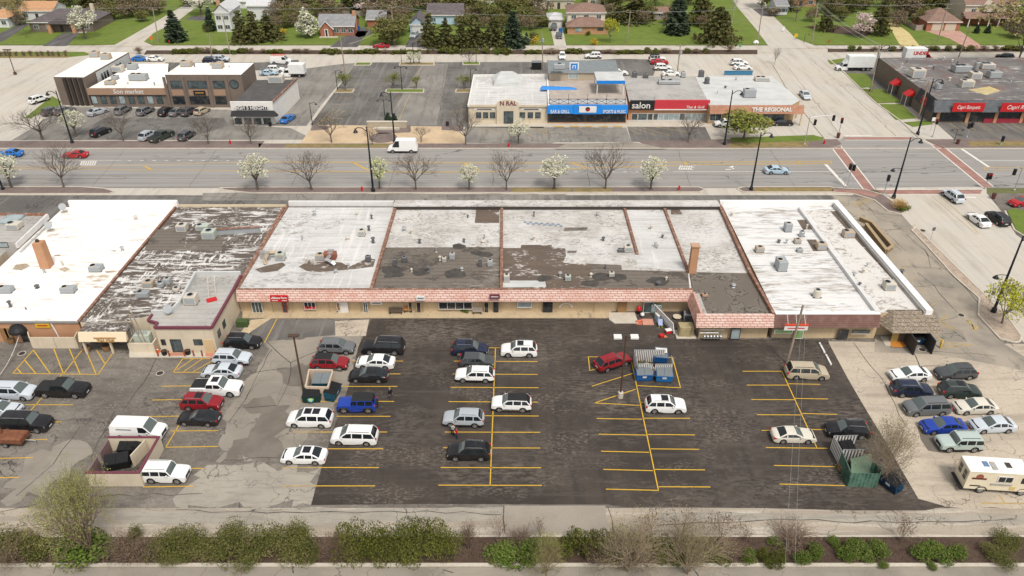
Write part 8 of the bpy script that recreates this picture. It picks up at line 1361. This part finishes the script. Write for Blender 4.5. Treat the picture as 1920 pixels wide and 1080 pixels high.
# green fence enclosure
M_gfen=mat('green_slats',(.065,.14,.10),.7,(('wave','X',.8,0,(.025,.065,.048),.9,.45,.8),('noise',.7,.45,.6,(.12,.21,.155),.7)))
slatfence('enclosure_fence','striped white and brown slat fence behind the black crossover',[((1556,842),(1601,841)),((1556,842),(1572,872)),((1573,868),(1614,868))],1.9,M_sign,plain('brown_mesh',(.10,.075,.07)),pitch=.3)
screen('enclosure_fence','green slat enclosure fence with torn panels in the sealed lot',[((1572,873),(1588,912)),((1588,912),(1642,914)),((1642,914),(1646,895)),((1628,890),(1646,902))],1.95,M_gfen,None,th=.08,gate=(3,))
tag(sheet('dark_ground',[(1574,873),(1590,911),(1641,912),(1644,880),(1600,868)],Z(7),MATS['dark_floor']))  # same dark mottled colour on the ground inside the green fence
t=at('fallen_panel',1614,885,.5,.2,'loose green panel slumped inside the green enclosure','panel');bpart(t,'panel',plain('green_panel',(.17,.25,.17)),'hexa',[(-1.4,-.5,0),(1.3,-.3,0),(1.3,-.2,0),(-1.4,-.4,0)],[(-.9,.8,1.2),(1.5,1.0,1.3),(1.5,1.1,1.3),(-.9,.9,1.2)]);bpart(t,'prop',M_galv,'tube',[(-1,.3,-.5),(-1,.3,.6)],.04,5)
dumpster(1590,858,10,'small black dumpster inside the striped part of the green enclosure',M_dblk,M_dblk,1.5,1.2,1.2,sticker=False)
t=at('rubbish_heap',1596,884,.02,0,'brown brushwood heap inside the green enclosure','heap');b=MB();rg=random.Random(4);leaves(b,(0,.5,.3),(1.6,.8,.5),420,.14,rg,0);b.build('brushwood',M_dryl,t);bpart(t,'crate',M_brownd,'box',-1.3,-.4,0,.6,0,.5)
# cream gate screen and planter box by the stucco shops
screen('gate_screen','cream double gate screen in front of the orange brick wall',[((63,653),(107,653)),((108,653),(146,653)),((63,653),(57,632)),((147,653),(152,642))],1.75,M_cream,th=.12,gate=(0,1))
t=at('equipment_box',268,662,0,0,'cream walled equipment pen with transformers and two tall poles','equipment pen');b=MB();b.box(-1.65,1.65,0,.2,0,1.5);b.box(-1.65,-1.45,.203,2.2,0,1.5);b.box(1.45,1.65,.203,2.2,0,1.5);b.build('wall',M_cream,t);bpart(t,'transformer',M_hgr,'cbox',-1.0,1.0,.6,1.8,.1,2.3)
for x in (.2,.7):bpart(t,'pole',M_wood,'tube',[(x,.5,0),(x-1.0,.8,5.6)],.09,6)
b=MB()
for k in range(7):b.tube([(-1.2+k*.3,.9,2.2),(-1.3+k*.32,1.1,3.0)],.05,5)
b.build('insulators',M_hg,t)
# ================================================================== SMALL THINGS
def bollard(px,py,label,m=None,h=.95,r=.1,group=None):
 t=at('bollard',px,py,.1,0,label,'bollard',group);bpart(t,'post',m or plain('red_brown_post',(.26,.07,.045)),'lathe',0,0,[(r,0),(r,h-.06),(r*.6,h)],9);bpart(t,'band',M_sign if m else M_brownd,'lathe',0,0,[(r*1.05,h*.7),(r*1.05,h*.78)],9)
for x,l in ((297,'left of the orange cone post'),(318,'between the two black tubs'),(347,'right of the brown glass door'),(364,'under the addition window'),(380,'nearest the boarded door')):bollard(x,668,'red brown bollard '+l,group='bollards before the stucco addition')
bollard(1763,651,'yellow bollard on the slab beside the shingled porch',plain('bollard_yellow',(.6,.38,.02)),1.15,.14)
def tub(px,py,label,m,r=.36,h=.65,plantm=None):
 t=at('planter_tub',px,py,.1,0,label,'planter');bpart(t,'tub',m,'lathe',0,0,[(r*.8,0),(r,h),(r*.9,h)],12);bpart(t,'soil',plantm or M_mulch,'lathe',0,0,[(r*.88,h),(r*.5,h+.06)],10)
tub(309,665,'black tub left of the brown glass door',M_dblk);tub(353,664,'black tub right of the brown glass door',M_dblk);tub(163,658,'wooden barrel planter left of two under the canopy',M_brownd,.55,.7);tub(201,656,'wooden barrel planter right of two under the canopy',M_brownd,.55,.7);tub(22,642,'round pot at the foot of the orange brick wall',M_brownd,.5,.6)
for x,y,l in ((1862,372,'brown litter bin on the island right of the lower crosswalk'),(1571,258,'brown litter bin at the far corner'),(1795,270,'brown litter bin before the banquet hall lot'),(839,236,'black litter bin at the right end of the plaza'),(507,236,'black litter bin in front of the white walled bar')):tub(x,y,l,plain('bin_brown',(.11,.04,.035)) if 'brown' in l else M_dblk,.38,1.0)
t=at('safety_cone',297,660,.12,0,'orange cone on the post beside the equipment pen','cone');bpart(t,'cone',plain('cone_orange',(.7,.12,.02)),'lathe',0,0,[(.3,0),(.3,.05),(.18,.08),(.05,.8)],10);bpart(t,'band',M_sign,'lathe',0,0,[(.13,.4),(.1,.55)],10)
def bench(px,py,label,m,L_=2.0):
 t=at('bench',px,py,.11,0,label,'bench');bpart(t,'seat',m,'box',-L_/2,L_/2,0,.45,.42,.48);bpart(t,'backrest',m,'box',-L_/2,L_/2,.42,.48,.5,.9)
 for s in (-1,1):bpart(t,'leg',M_dframe,'box',s*L_*.42-.05,s*L_*.42+.05,.03,.45,0,.42)
bench(742,590,'long brown bench against the tan shop wall',plain('dark_boards',(.10,.075,.055)),1.9);bench(895,590,'grey wooden bench right of the green plant',plain('grey_boards',(.3,.26,.22)),1.3);bench(764,587,'short orange brown bench beside the twin dark doors',plain('orange_boards',(.42,.19,.06)),1.0)
for a,c,l in (((1536,644),(1546,663),'farther'),((1548,666),(1558,685),'nearer')):t=at('wheel_stop',*a,.02,0,l+' of two long white kerb pieces lying above the beige minivan','wheel stop');wpart(t,'bar',M_sign,'obox',X2(*a),X2(*c),.2,.03,.2);wpart(t,'pin',M_galv,'obox',Vector(X2(*a)).lerp(Vector(X2(*c)),.2),Vector(X2(*a)).lerp(Vector(X2(*c)),.25),.22,.03,.205)
# timber planter east of the corner shop
t=at('timber_planter',1640,440,0,0,'long weathered timber planter wall beside the corner shop','planter');tm=mat('timber',(.25,.18,.105),.9,(('noise',(1,6,1),.45,.65,(.24,.165,.09),.7),))
for i,(a,c) in enumerate((((1611,414),(1634,424)),((1634,424),(1672,468)),((1672,468),(1660,476)),((1622,426),(1660,476)))):wpart(t,'timber_wall',tm,'obox',X2(*a),X2(*c),.3,.02,.7+.005*i);wpart(t,'coping',plain('tan_cap',(.36,.27,.16)),'obox',X2(*a),X2(*c),.5,.7+.005*i,.8+.005*i)
# junk by the wing corner
def junk(name,label,px,py,cat,parts,rz=0):
 t=at(name,px,py,.02,rz,label,cat)
 for nm,q,m in parts:
  b=MB();k=q[0]
  if k=='box':b.cbox(*q[1:],.03)
  elif k=='lathe':b.lathe(q[1],q[2],q[3],14)
  elif k=='hexa':b.hexa(q[1],q[2])
  elif k=='tube':b.tube(q[1],q[2],6)
  b.build(nm,m,t)
 return t
M_tr=mat('olive_box',(.32,.27,.15),.8,(('noise',1.5,.45,.6,(.42,.33,.18),.8),('noise',(3,3,.4),.5,.65,(.25,.16,.08),.6)))
junk('transformer_cabinet','rusty olive transformer cabinet on a concrete pad before the wing',1286,633,'transformer',[('pad',('box',-1.3,1.3,-.3,1.6,0,.14),M_kerb),('cabinet',('box',-.95,.95,0,1.3,.14,1.6),M_tr),('door',('box',-.8,.8,-.03,.0,.25,1.4),M_tr)])
junk('ground_condenser','grey air conditioner on the ground against the pink tiled skirt',1290,604,'air conditioner',[('casing',('box',-.6,.5,0,1.0,.05,1.2),M_hg),('fan',('lathe',-.05,.5,[(.38,1.2),(.38,1.26)]),M_hd),('louvre',('box',-.5,.4,-.03,0,.15,1.0),M_hd)],R(-6))
junk('leaning_awning','long white crumpled awning frame standing out from the shop wall',1252,618,'awning',[('panel',('hexa',[(-1.0,2.8,.1),(-.85,2.8,.1),(.75,-1.0,.1),(.6,-1.0,.1)],[(-1.5,3.2,1.9),(-1.35,3.2,1.9),(.55,-.4,1.3),(.4,-.4,1.3)]),plain('dirty_white',(.5,.48,.46))),('frame',('tube',[(.65,-1.1,.05),(.5,-.5,1.35),(-1.45,3.2,1.95)],.06),M_frame)])
junk('round_table','round cream table top lying by the far wall of the yard',1269,597,'table',[('top',('lathe',0,0,[(.55,.28),(.6,.3),(.58,.36),(.2,.37)]),M_cream),('base',('lathe',0,0,[(.3,0),(.1,.28)]),M_brownd)])
junk('cooler','red cooler with a white lid beside the crumpled awning',1253,624,'cooler',[('body',('box',-.4,.4,-.25,.3,0,.45),M_redp),('lid',('box',-.42,.42,-.27,.32,.45,.55),M_sign)],.3)
junk('folding_chair','blue folding chair with lime legs in the yard',1238,613,'chair',[('seat',('box',-.3,.3,-.25,.25,.4,.45),plain('chair_blue',(.35,.42,.6))),('backrest',('hexa',[(-.3,.22,.45),(.3,.22,.45),(.3,.27,.45),(-.3,.27,.45)],[(-.3,.45,.95),(.3,.45,.95),(.3,.5,.95),(-.3,.5,.95)]),plain('chair_blue',(.35,.42,.6))),('leg',('tube',[(-.3,-.25,.05),(.3,.25,.42)],.03),plain('lime',(.45,.55,.02))),('leg',('tube',[(.3,-.25,.05),(-.3,.25,.42)],.03),plain('lime',(.45,.55,.02)))])
junk('toy_cart','red and orange toy cart lying at the edge of the yard',1241,631,'toy',[('tub',('box',-.4,.2,-.3,.2,.05,.4),M_redp),('handle',('hexa',[(.15,-.35,.02),(.55,-.5,.02),(.6,-.2,.02),(.2,.0,.02)],[(.15,-.3,.2),(.5,-.45,.1),(.55,-.2,.1),(.2,.0,.3)]),plain('toy_orange',(.6,.22,.1)))],.4)
junk('chest_freezer','pale blue chest standing by the crumpled awning',1235,600,'chest',[('cabinet',('box',-.4,.4,-.4,.5,0,.9),plain('chest_blue',(.3,.42,.5))),('lid',('box',-.42,.42,-.42,.52,.9,.98),M_sign)],.3)
junk('window_stack','green trimmed window unit leaning on the shop wall',1230,590,'window',[('frame',('box',-.75,.75,.3,.45,.1,1.5),plain('green_trim',(.2,.3,.22))),('pane',('box',-.65,-.05,.26,.3,.3,1.3),M_pglass),('pane',('box',.05,.65,.26,.3,.3,1.3),M_pglass)])
junk('door_mat','pink mat lying before the white framed shop door',1215,605,'mat',[('mat',('box',-.75,.75,-.6,.9,0,.05),plain('pink_mat',(.55,.27,.2))),('edge',('box',-.78,.78,-.63,-.55,0,.06),M_brownd)])
junk('rug','rolled red patterned rug beside the pink mat',1198,605,'rug',[('roll',('tube',[(-.4,0,.16),(.5,.4,.16)],.16),plain('rug_red',(.5,.14,.08))),('fold',('box',-.4,.4,-.5,.3,0,.05),plain('rug_red',(.5,.14,.08)))])
junk('potted_plant','red flowering pot beside the white framed shop door',1197,588,'planter',[('pot',('lathe',0,0,[(.2,0),(.26,.4)]),M_dblk),('flowers',('lathe',0,0,[(.15,.4),(.34,.7),(.25,1.1),(.05,1.3)]),M_redp)])
junk('garden_globe','white globe ornament left of the shop door',1204,594,'ornament',[('globe',('lathe',0,0,[(.1,.1),(.27,.3),(.27,.5),(.1,.7)]),M_sign),('base',('lathe',0,0,[(.2,0),(.14,.12)]),M_dblk)])
junk('utility_cabinet','dark green utility box on the pale gravel by the addition',454,614,'cabinet',[('cabinet',('box',-.75,.75,0,.9,0,.8),plain('cabinet_green',(.055,.09,.03))),('lid',('box',-.78,.78,-.03,.93,.8,.88),plain('cabinet_green',(.055,.09,.03)))])
junk('boulder','white boulder at the foot of the leaning corner pole',1417,82,'boulder',[('stone',('lathe',0,0,[(.8,0),(.9,.4),(.5,.9),(.1,1.05)]),M_sign),('plaque',('box',-.2,.2,-.92,-.85,.3,.6),M_dframe)])
junk('seat_wall','curved stone seat wall with a planter on the tan plaza',726,241,'wall',[('wall',('box',-4.2,4.2,0,.6,0,1.4),plain('seat_stone',(.42,.36,.27))),('cap',('box',-4.4,4.4,-.1,.7,1.4,1.55),M_kerb),('bench',('box',-2.8,2.8,-1.2,-.2,0,.5),M_kerb)])
junk('board_fence','blue lattice fence behind the corner cafe',1384,141,'fence',[('panel',('box',-3.7,3.7,0,.12,.1,1.1),plain('fence_blue',(.05,.19,.34))),('rail',('box',-3.8,3.8,-.08,0,1.05,1.2),plain('fence_blue',(.05,.19,.34)))])
junk('grey_bin','large dark bin behind the bar beside the wooden pole',1006,131,'bin',[('body',('box',-1.3,1.3,0,1.8,0,1.9),M_dblk),('lid',('box',-1.35,1.35,-.05,1.85,1.9,2.0),M_lid)])
for x,y,l in ((1051,62,'blue wheeled bin beside the split level house'),(671,57,'teal wheeled bin beside the brick garage'),(182,44,'blue wheeled bin on the terrace of the ranch house')):junk('wheeled_bin',l,x,y,'bin',[('body',('box',-.6,.6,-.4,.5,.1,1.3),M_dblue),('lid',('box',-.63,.63,-.43,.53,1.3,1.4),M_dblue)])
def sign(px,yb,yt,label,m,w_=.5,h_=.6,tall=None):
 p=P(px,yb);hh=W(px,yt,p.y)[1];t=empty('road_sign',(p.x,p.y,0),0,label,'sign');bpart(t,'post',M_hg,'tube',[(0,0,0),(0,0,hh)],.035,6);bpart(t,'plate',m,'box',-w_/2,w_/2,-.06,-.03,hh-h_,hh)
for a in ((1744,451,426,'small sign post on the upper part of the stone island',M_hd),(1853,573,546,'small sign post left of the young tree on the stone island',M_hd),(1468,60,50,'white sign on the lawn by the side street',M_sign,.8,1.2),(1491,75,63,'yellow sign on the lawn by the side street',plain('sign_yellow',(.65,.42,.02)),1.0,1.0),(286,84,68,'orange sign at the left side street corner',plain('cone_orange',(.7,.12,.02)),.9,.9),(1387,92,82,'green sign in the hedge row by the side street',plain('sign_green',(.1,.3,.15)),.7,.9),(1443,117,104,'white sign on the corner behind the cafe',M_sign,.7,.9),(1580,359,331,'grey street name sign at the near corner',M_hg,1.2,.3),(1744,246,220,'white sign on the grass before the banquet hall',M_sign,.7,.8)):sign(*a)
# lot islands across the road
for i,q in enumerate(([(668,118),(697,118),(694,123),(665,123)],[(751,118),(814,118),(814,123),(749,123)],[(868,117),(899,117),(899,122),(868,122)],[(632,168),(664,168),(661,174),(626,174)],[(725,168),(795,168),(794,174),(723,174)],[(856,168),(884,168),(882,174),(854,174)])):slab('lot_island',q,0,.14,M_dry if i%2 else M_lawn);kb2=MB();kerb_path(kb2,q+q[:1],.3,.18);tag(kb2.build('kerb',M_kerb),kind='structure')
# ================================================================== PEOPLE
M_skin=plain('skin',(.42,.25,.17),.6)
def person(px,py,h,rz,label,top,legs_,hair,arms='down',stride=.1):
 t=at('person',px,py,.02,rz,label,'person');k=h/1.75
 V_=[(0,0,.95),(0,0,1.12),(0,.01,1.36),(0,.01,1.50),(0,-.01,1.58),(0,-.015,1.66),(0,0,1.74)];E_=[(0,1),(1,2),(2,3),(3,4),(4,5),(5,6)];Rr=[.15,.135,.155,.06,.075,.095,.06]
 for s in (-1,1):
  i=len(V_);V_+=[(s*.10,0,.88),(s*.11,-.02+s*stride*.5,.5),(s*.115,.02+s*stride,.1),(s*.12,-.13+s*stride,.04)];Rr+=[.10,.07,.05,.04];E_+=[(0,i),(i,i+1),(i+1,i+2),(i+2,i+3)]
  i=len(V_);V_+=[(s*.19,.01,1.42)]+([(s*.25,.03,1.16),(s*.24,-.06,.92),(s*.24,-.09,.82)] if arms=='down' else [(s*.25,.0,1.17),(s*.16,-.24,1.14),(s*.06,-.30,1.18)]);Rr+=[.07,.05,.038,.04];E_+=[(2,i),(i,i+1),(i+1,i+2),(i+2,i+3)]
  j=i+3;wv=V_[j];wd_=(0,-.02,-.08) if arms=='down' else (-s*.03,-.08,.02)
  for f in range(5):
   off=(0,(f-2)*.018,0) if arms=='down' else (0,0,(f-2)*.018);ln=(.55,.9,1.0,.92,.75)[f];i=len(V_);V_+=[tuple(wv[q]+off[q]+wd_[q]*.5*ln for q in range(3)),tuple(wv[q]+off[q]*1.1+wd_[q]*ln for q in range(3))];Rr+=[.011,.009];E_+=[(j,i),(i,i+1)]
 me=bpy.data.meshes.new('body');me.from_pydata([tuple(q*k for q in v) for v in V_],E_,[]);o=new_obj('body',me,None,t);sk=o.modifiers.new('skin','SKIN');sk.use_smooth_shade=True
 for v,r in zip(me.skin_vertices[0].data,Rr):v.radius=(r*k,r*k)
 me.skin_vertices[0].data[0].use_root=True;o.modifiers.new('sub','SUBSURF').levels=1
 bpy.context.view_layer.update();m2=bpy.data.meshes.new_from_object(o.evaluated_get(bpy.context.evaluated_depsgraph_get()));o.modifiers.clear();o.data=m2;m2.materials.clear()
 for m in (M_skin,top,legs_,M_dblk):m2.materials.append(m)
 for p_ in m2.polygons:
  c=p_.center/k;p_.material_index=3 if c.z<.1 else (2 if c.z<.93 and abs(c.x)<.2 else (1 if c.z<1.49 and (c.z>.93) and not (arms!='down' and c.y<-.2) else 0))
 b=MB();b.lathe(0,.012*k,[(.07*k,1.52*k),(.105*k,1.62*k),(.105*k,1.72*k),(.05*k,1.80*k)],10);hr=b.build('hair',hair,t,True);hr.location.y=.022*k
 for s in (-1,1):bpart(t,'eye',M_dblk,'lathe',s*.035*k,-.098*k,[(.004,1.655*k),(.010*k,1.665*k),(.004,1.675*k)],6)
 bpart(t,'nose',M_skin,'hexa',[(-.015*k,-.125*k,1.615*k),(.015*k,-.125*k,1.615*k),(.012*k,-.09*k,1.615*k),(-.012*k,-.09*k,1.615*k)],[(-.006*k,-.10*k,1.66*k),(.006*k,-.10*k,1.66*k),(.006*k,-.09*k,1.66*k),(-.006*k,-.09*k,1.66*k)])
 return t
M_hair=plain('brown_hair',(.07,.04,.025),.7)
person(733,749,1.78,.8,'person in dark clothes walking alone across the sealed lot',M_dblk,plain('grey_trousers',(.06,.06,.07)),plain('fair_hair',(.3,.2,.11)),stride=.16)
person(849,816,1.72,2.6,'person in a pale grey top standing beside the silver SUV',plain('grey_top',(.42,.41,.42)),M_dblk,M_hair,arms='hold',stride=.03);person(857,823,1.68,-1.2,'person in a red jacket and blue trousers beside the silver SUV',M_redp,plain('blue_jeans',(.03,.05,.12)),M_hair,arms='hold',stride=.04)
